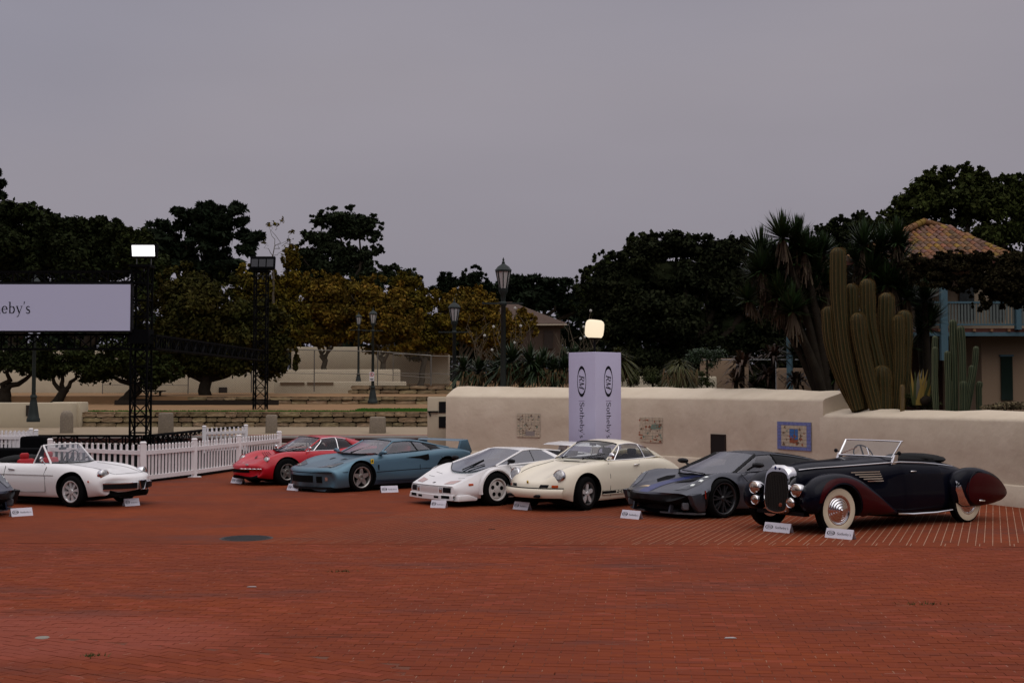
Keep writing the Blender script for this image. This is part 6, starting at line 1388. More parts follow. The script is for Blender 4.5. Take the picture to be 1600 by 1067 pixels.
# ---------------------------------------------------------------- temporary chain-link fence
GALV = mat('galvanised', (.16, .15, .13), .5, .6)
def mesh_panel(label, u0, u1, vt0, vt1, vb, Y):
    a, b = at(u0, vb, Y), at(u1, vt0, Y); w, h = b.x-a.x, b.z-a.z; dz = (at(u1, vt1, Y).z-at(u0, vt0, Y).z)
    root = thing('mesh_fence_panel', label, 'mesh fence', (a.x, Y, a.z), 0, 'temporary mesh fence panels')
    g = MB()
    for x in (0, w): g.tube([(x, 0, 0), (x, 0, h+dz*(x/w))], .03, 6)
    g.tube([(0, 0, h), (w, 0, h+dz)], .03, 6); g.tube([(0, 0, h*.45), (w, 0, h*.45+dz)], .02, 6); g.build('frame', GALV, root)
    g = MB(); st = .16; n = int((w+h)/st); 
    for k in range(-int(h/st), n+1):
        for sgn in (1, -1):
            x0 = k*st if sgn > 0 else w-k*st; x1 = x0+sgn*h; z0, z1 = 0, h
            lo_, hi_ = (x0, x1) if sgn > 0 else (x1, x0)
            ta = max(0, (0-x0)/(x1-x0) if sgn > 0 else (w-x0)/(x1-x0)); tb = min(1, (w-x0)/(x1-x0) if sgn > 0 else (0-x0)/(x1-x0))
            if ta >= tb: continue
            p0_, p1_ = Vector((x0+(x1-x0)*ta, .01, h*ta)), Vector((x0+(x1-x0)*tb, .01, h*tb)); g.add([p0_, p1_, p1_+Vector((.009, 0, 0)), p0_+Vector((.009, 0, 0))], [(0, 1, 2, 3)])
    tag(g.build('wire_mesh', mat('mesh_wire', (.10, .095, .08), .6, .4), root), kind='stuff')
mesh_panel('widest mesh fence panel between the autumn trunks and the lamp post', 491, 590, 547, 549, 612, 84.5)
mesh_panel('mesh fence panel just right of the nearest lamp post', 590, 674, 549, 556, 612, 84)
mesh_panel('short mesh gate panel in front of the small cream building', 614, 673, 553, 555, 607, 87)
mesh_panel('mesh fence panel between stage tower and widest panel', 393, 491, 545, 547, 612, 85)
mesh_panel('mesh fence panel behind the stage between its two towers', 294, 393, 545, 545, 618, 85)
mesh_panel('mesh fence panel at far left behind the stage', 160, 294, 575, 576, 622, 84)
mesh_panel('mesh fence panel ending behind the street lamp by the wall', 674, 730, 556, 558, 606, 86)
# ---------------------------------------------------------------- A-frame name plates on the bricks
SGW = mat('plate_white', (.62, .60, .66), .5)
plates = [((372, 755), 27, 1, .80, 'white name plate in front of the red coupe'), ((460, 766), 26, 1, .80, 'white name plate at the nose corner of the blue supercar'), ((608, 769), 31, -1, -.40, 'white name plate beside the door sill of the blue supercar'),
          ((686, 793), 29, 1, .40, 'name plate tucked under the nose of the white wedge car'), ((816, 796), 28, 1, .80, 'white name plate in front of the cream coupe'), ((987, 810), 32, 1, .80, 'white name plate in front of the grey supercar'),
          ((1216, 831), 41, 1, .80, 'white name plate in front of the chrome grille of the roadster'), ((1313, 841), 41, 1, .80, 'white name plate beside the front whitewall tyre of the roadster'), ((205, 790), 22, -1, -.75, 'white name plate in front of the white convertible'), ((33, 806), 30, -1, -.75, 'white name plate in front of the dark nose at the left edge')]
for (u, v), wpx, sd_, rz, lab in plates:
    p = gnd(u, v); W_ = .82*wpx/F*p.y/math.cos(rz); hgt = .145; root = thing('name_plate', lab, 'name plate', p, -rz, 'folded name plates in front of the cars')
    an = R(20)
    def PT(x, s, off=.0): return Vector((x, -(.062*(1-s))-off*math.cos(an)-.0, hgt*s+off*math.sin(an)))
    g = MB()
    g.add([PT(-W_/2, 0), PT(W_/2, 0), PT(W_/2, 1), PT(-W_/2, 1), (-W_/2, .062, 0), (W_/2, .062, 0)], [(0, 1, 2, 3), (3, 2, 5, 4)])
    g.build('folded_plate', SGW, root)
    g = MB(); zc_ = .5; r_ = W_*.15
    oval_rm(g, lambda x, y: PT(-W_*.30+x, .52+y/.165, .003), W_*.30, hgt*.52)
    word(g, "Sotheby's", lambda x, y: PT(W_*.18+x, .38+y/.165, .003), W_*.125, .02)
    tag(g.build('lettering', INK, root), kind='stuff')
# ---------------------------------------------------------------- vegetation
def leaf_cloud(clumps, n, size, mt, name, parent, shell=.55, aspect=1.7, droop=0, seed=0, flat=0):
    "leaf-sized quads through the volume of many ellipsoid clumps: (cx, cy, cz, rx, ry, rz)"
    n = int(n*2.3); size *= .62; rg = np.random.default_rng(seed+5); C_ = np.array([c[:3] for c in clumps], float); Rr_ = np.array([c[3:6] for c in clumps], float)
    vol = (Rr_[:, 0]*Rr_[:, 2])**1.0; idx = rg.choice(len(clumps), n, p=vol/vol.sum())
    d = rg.normal(size=(n, 3)); d /= np.linalg.norm(d, axis=1)[:, None]
    rad = np.abs(rg.normal(size=n))*.42+shell*.55*rg.random(n)+.08; rad = np.minimum(rad, 1.55)
    P_ = C_[idx]+d*Rr_[idx]*rad[:, None]
    nr = d+rg.normal(size=(n, 3))*.8; nr[:, 2] += .35; nr /= np.linalg.norm(nr, axis=1)[:, None]
    t = np.cross(nr, rg.normal(size=(n, 3))); t /= np.linalg.norm(t, axis=1)[:, None]
    if droop: t[:, 2] -= droop; t /= np.linalg.norm(t, axis=1)[:, None]
    b = np.cross(nr, t); s = size*(.6+.8*rg.random(n))[:, None]
    a_, b_ = t*s*aspect/2, b*s/2
    V_ = np.stack([P_-a_, P_-a_*.1-b_, P_+a_, P_-a_*.1+b_], 1).reshape(-1, 3)
    me = bpy.data.meshes.new(name); me.vertices.add(len(V_)); me.vertices.foreach_set('co', V_.ravel()); me.loops.add(4*n); me.loops.foreach_set('vertex_index', np.arange(4*n, dtype=np.int32))
    me.polygons.add(n); me.polygons.foreach_set('loop_start', np.arange(0, 4*n, 4, dtype=np.int32)); me.polygons.foreach_set('loop_total', np.full(n, 4, dtype=np.int32)); me.update(calc_edges=True)
    return link(name, me, parent, mt)
def leafmat(name, c, c2, var=.5, trans=0):
    m = mat(name, c, .75, noise=(.55, .9, c2), island=var, spec=.03); return m
OAK = leafmat('dark_oak_leaf', (.017, .022, .007), (.010, .013, .005), .55); OLIVE = leafmat('olive_leaf', (.024, .030, .008), (.013, .017, .005), .55)
AUT = leafmat('autumn_leaf', (.165, .098, .013), (.060, .048, .010), .6); AUT2 = leafmat('yellow_green_leaf', (.12, .080, .009), (.034, .036, .007), .6)
CYP = leafmat('cypress_leaf', (.012, .018, .009), (.008, .012, .006), .5); EUC = leafmat('eucalyptus_leaf', (.020, .028, .013), (.014, .018, .009), .5)
BARK = mat('dark_bark', (.030, .024, .017), .95, noise=(4, .8, (.016, .012, .009)), spec=.05); BARK2 = mat('grey_bark', (.11, .09, .065), .95, noise=(2, .8, (.06, .05, .035)), spec=.05)
def limb(m, a, b, r0, r1, wob=.08, n=6, seed=0):
    rr = random.Random(seed); a, b = Vector(a), Vector(b); L = (b-a).length; pts = []
    for i in range(n+1):
        t = i/n; pts.append(a.lerp(b, t)+Vector((rr.gauss(0, 1), rr.gauss(0, 1), rr.gauss(0, .5)))*wob*L*.3*(1 if 0 < i < n else 0))
    m.tube(pts, [r0+(r1-r0)*i/n for i in range(n+1)], 7); return pts
def tree(label, u, vbase, Y, crowns, mt, n, size, trunk=True, lean=0, seed=0, name='broadleaf_tree', cat='tree', bark=None, tr=.3, inner=True, sub=16, aspect=1.7, zb=None, droop=0, spread=.42, group=None, shell=.5):
    "crowns: pixel ellipses (u, v, ru, rv) at distance Y, each broken into smaller clumps"
    rr = random.Random(seed); base = at(u, vbase, Y)
    if zb is not None: base.z = zb
    root = thing(name, label, cat, base, 0, group)
    cl = []; blobs = []
    for cu, cv, ru, rv in crowns:
        c = at(cu, cv, Y)-base; rx, rz = ru/F*Y, rv/F*Y; ry = (rx+rz)/2*.8
        blobs.append((c, rx, ry, rz))
        for k in range(sub):
            while True:
                d = Vector((rr.uniform(-1, 1), rr.uniform(-1, 1), rr.uniform(-1, 1)))
                if .2 < d.length < 1: break
            f = rr.uniform(.22, spread); cl.append((c.x+d.x*rx*.84, c.y+d.y*ry*.84, c.z+d.z*rz*.84, rx*f*1.2, ry*f*1.2, rz*f*1.05))
        for k in range(16):
            a = rr.uniform(-.5, 3.64); e = rr.uniform(.92, 1.14); f = rr.uniform(.07, .14); cl.append((c.x+math.cos(a)*rx*e, c.y+rr.uniform(-.4, .4)*ry, c.z+math.sin(a)*rz*e, rx*f, ry*f, rz*f*1.3))
    leaf_cloud(cl, n, size, mt, 'crown', root, shell, aspect, droop, seed)
    if inner:
        g = MB(); rg = random.Random(seed+1)
        for (c, rx, ry, rz) in blobs:
            s0 = len(g.v); g.ell(c, (rx*.42, ry*.42, rz*.42), 12, 8)
            for i in range(s0, len(g.v)):
                v = Vector(g.v[i]); g.v[i] = tuple(c+(v-c)*rg.uniform(.72, 1.12))
        g.build('inner_foliage', mt, root)  # solid cores added inside the crown to block light
    if trunk:
        g = MB(); c0 = sum((b[0] for b in blobs), Vector())/len(blobs); top = Vector((c0.x, 0, c0.z*.75))
        limb(g, (0, 0, -.2), (lean, 0, top.z*.55), tr, tr*.75, seed=seed)
        for k, (c, rx, ry, rz) in enumerate(blobs): limb(g, (lean*.8, 0, top.z*.45), c+Vector((0, 0, rz*.1)), tr*.5, tr*.12, .18, seed=seed+k)
        g.build('trunk', bark or BARK, root, 60)
    return root
# -- left group
tree('dark spreading oak filling the far left of the skyline', 20, 625, 98, [(20, 385, 75, 62), (-40, 370, 60, 55), (75, 395, 50, 48), (40, 340, 34, 22)], OAK, 42000, .36, seed=1, tr=.6)
tree('dark oak with a thin ragged top behind the stage screen', 140, 625, 96, [(120, 400, 60, 52), (180, 405, 48, 44), (160, 362, 34, 20), (100, 360, 36, 22)], OAK, 36000, .34, seed=2, tr=.5, spread=.36)
tree('olive green small tree between screen and cypress', 215, 620, 94, [(215, 400, 28, 40), (205, 372, 14, 16), (235, 440, 30, 50)], OLIVE, 9000, .30, seed=3, tr=.25)
for i, (u, cr, n, lab, ln) in enumerate(((8, [(20, 560, 66, 30), (70, 575, 34, 20)], 5000, 'shade tree with a thick dark trunk at the left edge below the screen', 0), (82, [(95, 560, 58, 26), (140, 572, 46, 24), (60, 575, 30, 18)], 7500, 'leaning forked shade tree behind the stage below the screen', .8), (185, [(195, 555, 66, 34), (235, 580, 44, 28), (160, 575, 30, 20)], 8000, 'shade tree with a thick leaning trunk behind the left stage tower', 1.2))):
    tree(lab, u, 632, 76, cr, OLIVE if i else OAK, n, .22, seed=20+i, tr=.42-.1*(i == 1), lean=ln, inner=False, spread=.40, group='shade trees behind the stage', zb=1.45)
tree('large dark green tree in front of the cypress between the stage towers', 320, 625, 80, [(320, 500, 92, 62), (270, 520, 60, 52), (370, 520, 70, 55), (300, 452, 55, 38), (360, 560, 80, 34), (425, 560, 36, 40), (280, 572, 60, 26)], leafmat('deep_green_leaf', (.022, .025, .006), (.044, .034, .007), .6), 62000, .25, seed=4, tr=.45, zb=1.6, spread=.34)
# -- Monterey cypress: flat ragged shelves
def cypress(label, u, vbase, Y, shelves, seed, size=.5, n=9000, zb=None, name='cypress_tree', mt=None):
    rr = random.Random(seed); base = at(u, vbase, Y); root = thing(name, label, 'tree', base); cl = []; g = MB()
    for (cu, cv, ru, rv) in shelves:
        c = at(cu, cv, Y)-base; rx, rz = ru/F*Y, rv/F*Y
        for k in range(16):
            a = rr.uniform(0, 6.28); q = rr.uniform(.1, 1)**.6; x, y = math.cos(a)*rx*q, math.sin(a)*rx*.6*q
            dirx = 1 if x > 0 else -1; cl.append((c.x+x, c.y+y, c.z+rr.uniform(-.8, .8)*rz+abs(x)/rx*rz*.5, rx*.20, rx*.18, rz*.34)); cl.append((c.x+x+dirx*rx*.12, c.y+y, c.z+rz*.35+rr.uniform(-.3, .6)*rz, rx*.10, rx*.10, rz*.22))
        limb(g, (0, 0, 0), c, .5, .12, .15, seed=seed)
    leaf_cloud(cl, n, size, mt or CYP, 'crown', root, .2, 2.6, 0, seed); g.build('trunk', BARK, root, 60); return root
cypress('broad dark cypress with flat ragged shelves behind the autumn trees', 315, 560, 135, [(325, 350, 62, 20), (290, 372, 62, 16), (350, 380, 56, 20), (310, 405, 80, 22), (345, 330, 36, 10), (270, 355, 36, 7), (330, 430, 70, 22)], 5, .55, 16000)
cypress('cypress branch tips poking in at the left edge of the picture', -20, 560, 105, [(-22, 290, 30, 9), (-18, 308, 32, 8), (-24, 272, 22, 7), (-22, 330, 34, 10)], 6, .32, 2600)
cypress('low wide cypress behind the tallest street lamp', 835, 560, 130, [(835, 448, 62, 12), (800, 462, 50, 10), (870, 465, 62, 16), (820, 440, 24, 7), (850, 478, 74, 16), (905, 470, 44, 14), (790, 478, 40, 14)], 7, .5, 13000)
cypress('small pointed cypress left of the tallest street lamp', 697, 540, 125, [(697, 436, 8, 8), (698, 447, 14, 9), (692, 458, 22, 8)], 8, .35, 1500)
tree('dark bushy evergreen rising above the autumn trees left of the tallest lamp', 740, 540, 122, [(740, 435, 20, 18), (728, 450, 24, 14), (758, 452, 22, 16), (742, 465, 36, 14)], CYP, 5000, .34, seed=9, tr=.3)
# -- eucalyptus with an umbrella crown
e_cr = [(540, 342, 42, 17), (548, 362, 30, 16), (520, 385, 26, 16), (505, 345, 20, 12), (573, 352, 22, 17), (585, 370, 11, 10), (500, 375, 28, 22), (482, 400, 22, 22), (525, 408, 34, 28), (497, 420, 36, 26), (560, 405, 22, 18), (588, 392, 10, 10), (540, 430, 44, 18), (470, 425, 20, 16)]
tree('tall eucalyptus with a rounded umbrella crown and bare forked limbs', 530, 560, 140, e_cr, EUC, 26000, .38, seed=10, name='eucalyptus_tree', tr=.5, inner=False, sub=12, spread=.42, shell=.2)
tree('small dark tree right of the eucalyptus', 622, 520, 135, [(612, 428, 16, 14), (640, 436, 18, 14), (625, 445, 30, 14)], EUC, 4000, .34, seed=11, tr=.25)
tree('small bushy dark tree at the foot of the eucalyptus', 585, 520, 132, [(582, 432, 22, 20), (566, 450, 30, 20)], EUC, 4200, .34, seed=12, tr=.25)
# -- autumn plane trees in a row
aut = [(430, 94, [(430, 480, 46, 46), (400, 450, 36, 36), (452, 440, 26, 24), (440, 520, 44, 28), (385, 480, 30, 36), (455, 405, 14, 18)], AUT2, 'yellow green plane tree beside the right stage tower', .3),
       (515, 98, [(515, 480, 44, 40), (490, 450, 30, 24), (540, 500, 40, 36), (500, 520, 46, 30), (520, 452, 24, 20)], AUT, 'orange brown plane tree below the eucalyptus', -.2),
       (590, 96, [(590, 470, 44, 36), (570, 495, 38, 36), (615, 500, 40, 34), (600, 530, 48, 24), (560, 450, 26, 18)], AUT, 'orange brown plane tree behind the two small street lamps', .2),
       (650, 99, [(640, 455, 22, 28), (650, 490, 44, 38), (625, 440, 14, 14), (670, 515, 46, 34), (655, 540, 50, 22)], AUT2, 'yellow topped plane tree over the small cream building', .3),
       (725, 100, [(725, 485, 36, 32), (748, 470, 24, 22), (700, 505, 36, 32), (740, 520, 44, 28), (770, 500, 26, 26)], AUT, 'orange brown plane tree left of the tallest street lamp', 0),
       (800, 103, [(800, 520, 34, 26), (775, 535, 34, 24), (815, 500, 20, 16)], AUT, 'low brown tree in front of the distant roof', 0)]
for i, (u, Y, cr, m_, lab, ln) in enumerate(aut): tree(lab, u+ln*20, 592, Y, cr, m_, 27000, .27, seed=30+i, name='plane_tree', tr=.26, bark=BARK2, lean=ln*1.5, spread=.34, inner=True, sub=18, group='autumn plane trees', zb=2.6, shell=.3)
# bare top with few leaves
bt = at(432, 430, 93); root = thing('bare_tree', 'nearly bare branches with a few yellow leaves above the right stage tower', 'tree', (bt.x, 93, 2.6)); g = MB(); tips = []
b0 = Vector((0, 0, at(432, 590, 93).z-2.6)); b1 = at(425, 405, 93)-Vector((bt.x, 93, 2.6)); limb(g, b0, b1, .22, .05, .05, seed=1)
for (u, v), (u2, v2), r in (((425, 405), (430, 350), .035), ((427, 395), (452, 375), .03), ((430, 385), (420, 352), .025), ((425, 405), (412, 378), .03), ((440, 385), (455, 362), .02), ((430, 360), (440, 345), .018), ((446, 380), (458, 385), .018), ((425, 400), (448, 392), .022)):
    a = at(u, v, 93)-Vector((bt.x, 93, 2.6)); b = at(u2, v2, 93)-Vector((bt.x, 93, 2.6)); limb(g, a, b, r, .008, .3, seed=u2); tips.append((b.x, 0, b.z, .35, .35, .3))
g.build('branches', BARK2, root, 60); leaf_cloud(tips+[(at(449, 400, 93).x-bt.x, 0, at(449, 400, 93).z-2.6, .5, .5, .9)], 150, .2, AUT2, 'leaves', root, .1)
# -- right group: big dark trees, house trees
tree('huge dark evergreen tree behind the wall right of the lilac column', 1080, 600, 62, [(1040, 430, 74, 54), (985, 440, 52, 44), (945, 450, 34, 34), (1100, 430, 70, 54), (1150, 440, 56, 60), (1010, 395, 34, 26), (1060, 385, 50, 22), (1130, 395, 46, 26), (1060, 500, 110, 58), (970, 510, 60, 50), (1150, 510, 60, 56), (1070, 560, 120, 30), (1160, 385, 16, 14), (1215, 500, 60, 60), (1250, 560, 60, 36), (1000, 575, 70, 26), (1130, 585, 90, 22), (1215, 440, 56, 50), (1270, 450, 60, 60), (1310, 480, 50, 70), (1250, 400, 40, 26)], leafmat('black_green_leaf', (.010, .013, .006), (.016, .018, .007), .6), 105000, .21, seed=40, tr=.5, spread=.32, sub=18)
tree('olive topped shrub tree at the left shoulder of the huge dark tree', 925, 600, 66, [(925, 440, 24, 20), (950, 415, 26, 20), (1000, 385, 28, 18), (925, 480, 30, 34)], OLIVE, 9000, .18, seed=41, tr=.2, spread=.3)
tree('large green tree behind the tiled roof at the right edge', 1500, 560, 70, [(1440, 320, 46, 36), (1500, 310, 60, 44), (1560, 325, 60, 44), (1470, 285, 30, 22), (1515, 278, 24, 20), (1580, 300, 40, 26), (1420, 350, 44, 30), (1400, 375, 40, 26), (1530, 380, 90, 40), (1610, 350, 40, 50)], leafmat('mid_green_leaf', (.042, .052, .013), (.014, .017, .005), .55), 52000, .23, seed=42, tr=.5, spread=.30, sub=20, inner=True, shell=.25)
tree('green shrubby tree between the yuccas and the tiled roof', 1325, 560, 72, [(1330, 355, 34, 18), (1290, 365, 20, 14), (1345, 345, 14, 14), (1370, 370, 34, 24), (1320, 385, 50, 30)], OAK, 14000, .2, seed=43, tr=.3, spread=.32)
# overhanging dark vine in front of the house
tree('dark trailing vine hanging in front of the balcony', 1520, 640, 34, [(1440, 412, 36, 14), (1500, 405, 52, 12), (1560, 408, 50, 14), (1600, 405, 30, 16), (1480, 420, 50, 20), (1530, 428, 56, 26), (1580, 435, 50, 34), (1605, 460, 36, 34), (1600, 418, 34, 22), (1455, 436, 34, 18), (1560, 455, 40, 22), (1500, 410, 34, 12), (1440, 425, 26, 20), (1500, 445, 30, 14), (1535, 470, 14, 22)], leafmat('vine_leaf', (.014, .011, .006), (.024, .020, .008), .6), 42000, .085, seed=44, tr=.06, trunk=False, inner=False, sub=12, spread=.3, name='hanging_vine', cat='vine', zb=1.2, shell=.1, droop=.4)
# -- sword leaved plants
def swords(g, c, r, n, w, up=.2, droop=0, seed=0, mi=0, lo=-.35):
    rr = random.Random(seed)
    for k in range(n):
        a = rr.uniform(0, 6.283); e = rr.uniform(lo, 1.45)+up; d = Vector((math.cos(a)*math.cos(e), math.sin(a)*math.cos(e), math.sin(e))); L = r*rr.uniform(.75, 1.1); p = d.cross(Vector((0, 0, 1)))
        if p.length < .05: p = Vector((1, 0, 0))
        p.normalize(); q = [c+d*.05*r, c+d*L*.5+Vector((0, 0, -droop*L*.12)), c+d*L+Vector((0, 0, -droop*L*.45))]
        g.add([q[0]-p*w*.4, q[0]+p*w*.4, q[1]+p*w*.5, q[1]-p*w*.5, q[2]], [(0, 1, 2, 3), (3, 2, 4)], mi)
YUC = mat('yucca_leaf', (.018, .036, .009), .5, island=.5, spec=.25); YUD = mat('dead_yucca_leaf', (.085, .060, .038), .85, island=.5, noise=(3, .6, (.05, .035, .02)))
def yucca(label, ub, vb, Y, heads, seed, w=.05, skirt=True, zb=None):
    base = at(ub, vb, Y)
    if zb is not None: base.z = zb
    root = thing('yucca_tree', label, 'yucca', base); g = MB(); t = MB(); s = MB()
    rj = random.Random(seed); heads = list(heads)+[(u+rj.uniform(-22, 22), v+rj.uniform(8, 40), r*.85) for u, v, r in heads]
    for i, (u, v, r) in enumerate(heads):
        c = at(u, v, Y+random.uniform(-.8, .8))-base; R_ = r/F*Y; swords(g, c, R_*1.38, 190, w*1.15, seed=seed*50+i, lo=-.6)
        mid = Vector((c.x*.45, c.y*.5, c.z*.5)); 
        if i % 3 == 0: t.tube([Vector((0, 0, -.2)), mid, c], [.15, .11, .08], 7)
        if skirt:
            rr = random.Random(seed*9+i)
            for k in range(70):
                a = rr.uniform(0, 6.28); f = rr.uniform(.05, .3); o = c.lerp(mid, f*rr.random()); L = R_*rr.uniform(.45, 1.15)
                p0_ = o+Vector((math.cos(a), math.sin(a), 0))*R_*.12; p1_ = o+Vector((math.cos(a)*R_*.38, math.sin(a)*R_*.38, -L)); q = Vector((-math.sin(a), math.cos(a), 0))*w*.5; s.add([p0_-q, p0_+q, p1_+q*.4, p1_-q*.4], [(0, 1, 2, 3)])
    g.build('leaf_rosettes', YUC, root); t.build('trunk', BARK, root, 60)
    if skirt: s.build('dead_leaf_skirt', YUD, root)
    return root
Yp = 34.0
yucca('big branching yucca with a shaggy brown skirt left of the tall cactus', 1300, 632, Yp+.2, [(1222, 372, 34), (1245, 378, 32), (1190, 400, 36), (1210, 430, 40), (1262, 400, 34), (1275, 425, 36), (1195, 455, 36), (1240, 455, 42), (1180, 430, 26), (1268, 460, 38), (1285, 395, 26)], 1, .05, zb=1.5)
yucca('low dark yucca head hanging beside the blue post', 1290, 640, Yp+.6, [(1285, 520, 34), (1262, 545, 30), (1290, 560, 26)], 2, .04, False, zb=1.5)
yucca('yucca heads rising in front of the tiled roof behind the cacti', 1400, 640, Yp+1.0, [(1350, 385, 34), (1378, 395, 38), (1400, 378, 30), (1405, 410, 34), (1360, 425, 34), (1395, 445, 36), (1345, 410, 26)], 3, .045, zb=1.3)
yucca('dark spiky yucca low behind the second cactus group', 1450, 640, Yp+1.4, [(1445, 470, 30), (1455, 500, 30), (1440, 520, 24)], 4, .04, False, zb=1.2)
def tuft(label, u, vt, vb, Y, wpx, n, seed, mts, name='spiky_shrub', droop=.8, wl=.035, skirt=.3, heads=3):
    a = at(u, vb, Y); h = at(u, vt, Y).z-a.z; w = wpx/F*Y; root = thing(name, label, 'shrub', (a.x, Y, a.z-.25)); g = MB(); rr = random.Random(seed)
    for i in range(heads):
        c = Vector(((i+.5)/heads*w-w/2+rr.uniform(-.1, .1), rr.uniform(-.2, .4), .25+h*rr.uniform(.35, .55))); swords(g, c, min(h*.85, w*.62), int(n*1.5)//heads, wl*1.7, .15, droop, seed*7+i, 0, -.7)
    g.build('leaves', mts[0], root)
    if skirt:
        g = MB()
        for k in range(int(n*skirt)):
            x = rr.uniform(-w/2, w/2)*.8; z = .25+h*rr.uniform(.25, .5); p0_ = Vector((x, rr.uniform(-.3, .1), z)); p1_ = p0_+Vector((rr.gauss(0, .12), rr.uniform(-.2, 0), -rr.uniform(.25, .5)*h)); g.add([p0_, p0_+Vector((wl, 0, 0)), p1_], [(0, 1, 2)])
        g.build('dead_leaves', mts[1], root)
    g = MB(); g.tube([(0, .1, 0), (0, .1, .25+h*.5)], .09, 6); g.build('stem', BARK, root)
    return root
FX = mat('flax_leaf', (.020, .036, .012), .5, island=.5, spec=.25); FXD = mat('dry_flax_leaf', (.10, .065, .030), .85, island=.5); GY = mat('grass_tree_leaf', (.055, .055, .014), .6, island=.55)
tuft('dark flax clump at the left end of the wall planter', 750, 555, 603, 41.5, 70, 300, 1, (FX, FXD)); tuft('big dark flax clump behind the wall below the tallest lamp', 815, 530, 603, 41, 90, 420, 2, (FX, FXD), heads=4)
tuft('dark flax clump with a brown skirt just left of the lilac column', 865, 545, 604, 40.5, 70, 340, 3, (FX, FXD)); tuft('tall arching grass clump just right of the lilac column', 950, 505, 604, 39.5, 74, 420, 4, (GY, FXD), name='arching_grass', wl=.025, droop=1.3, heads=2)
tuft('yellow green grass tree behind the middle of the wall', 1062, 545, 606, 38.5, 70, 420, 5, (GY, FXD), name='grass_tree', wl=.022, droop=1.5, heads=1); tuft('dark shrub between column and grass tree', 900, 520, 600, 43, 60, 260, 6, (FX, FXD))
ALO = mat('aloe_leaf', (.070, .034, .022), .55, island=.45, noise=(4, .8, (.040, .036, .022)))
for i, (u, v, r, lab) in enumerate(((1160, 572, 30, 'reddish aloe rosette behind the wall, leftmost of its group'), (1208, 560, 28, 'tall reddish aloe rosette at the top of its group'), (1200, 590, 24, 'reddish aloe rosette low behind the wall'), (1245, 598, 26, 'aloe rosette sprawling near the step of the wall'), (1150, 598, 26, 'dark sprawling aloe on the wall edge'))):
    c = at(u, v, 35.5); R_ = r/F*35.5; root = thing('aloe', lab, 'aloe', (c.x, 35.5, 1.3), 0, 'aloes behind the wall'); g = MB(); rr = random.Random(i)
    for k in range(64):
        a = rr.uniform(0, 6.28); e = rr.uniform(-.2, 1.2); L = R_*1.35*rr.uniform(.7, 1.15); d = Vector((math.cos(a)*math.cos(e), math.sin(a)*math.cos(e), math.sin(e))); p = Vector((-math.sin(a), math.cos(a), 0))*.045; o = Vector((0, 0, c.z-1.3)); m1 = o+d*L*.6; e1 = o+d*L+Vector((0, 0, -L*.35))
        g.add([o-p, o+p, m1+p*.8, m1-p*.8, e1], [(0, 1, 2, 3), (3, 2, 4)])
    g.build('leaf_rosette', ALO, root); g = MB(); g.tube([(0, 0, 0), (0, 0, c.z-1.3)], .06, 6); g.build('stem', BARK, root)
BUSH = leafmat('bush_leaf', (.026, .036, .012), (.05, .045, .02), .6)
for i, (u, v, ru, rv, Y, mt_, lab) in enumerate(((1020, 590, 26, 18, 40, BUSH, 'small leafy bush below the grass tree'), (1085, 592, 34, 14, 39.6, BUSH, 'low leafy bush right of the grass tree'), (985, 585, 16, 20, 41, BUSH, 'small bush beside the parked white hatchback'), (1105, 560, 40, 20, 44, FX, 'dark bush behind the grass tree'), (1570, 634, 50, 7, 27.5, mat('dry_straw_leaf', (.11, .085, .045), .9, island=.5), 'dry straw coloured shrub on the low wall at the right edge'), (1440, 625, 26, 12, 29.5, BUSH, 'small bush between the two cactus groups'))):
    c = at(u, v, Y); root = thing('bush', lab, 'bush', (c.x, Y, 1.4)); rr = random.Random(i); rx, rz = ru/F*Y, rv/F*Y
    leaf_cloud([(rr.uniform(-.7, .7)*rx, rr.uniform(-.3, .3), c.z-1.4+rr.uniform(-.6, .6)*rz, rx*.4, .3, rz*.5) for _ in range(12)], 1800, .055, mt_, 'foliage', root, .2, 1.8, 0, i); g = MB(); g.tube([(0, 0, 0), (0, 0, c.z-1.4)], .04, 5); g.build('stem', BARK, root)
# bare pale twiggy stems with pale blooms behind the flax
g0 = thing('twiggy_shrub', 'tall pale leafless stems with small white blooms left of the lilac column', 'shrub', (at(840, 600, 43).x, 43, 1.3)); g = MB(); rr = random.Random(4); tb = MB()
for k in range(34):
    u = rr.uniform(735, 935); a = at(u, 600, 43)-g0.location; b = at(u+rr.uniform(-14, 14), rr.uniform(478, 560), 43)-g0.location; limb(g, a, b, .018, .006, .15, 5, k)
    for q in range(4): c = a.lerp(b, rr.uniform(.4, .9)); limb(g, c, c+Vector((rr.uniform(-.35, .35), 0, rr.uniform(.15, .5))), .009, .004, .1, 2, k+q)
    if k % 3 == 0: tb.ell(b, (.05, .04, .05), 6, 4)
g.build('stems', mat('pale_twig', (.11, .085, .055), .9), g0, 60); tb.build('blooms', mat('white_bloom', (.45, .43, .38), .8), g0)
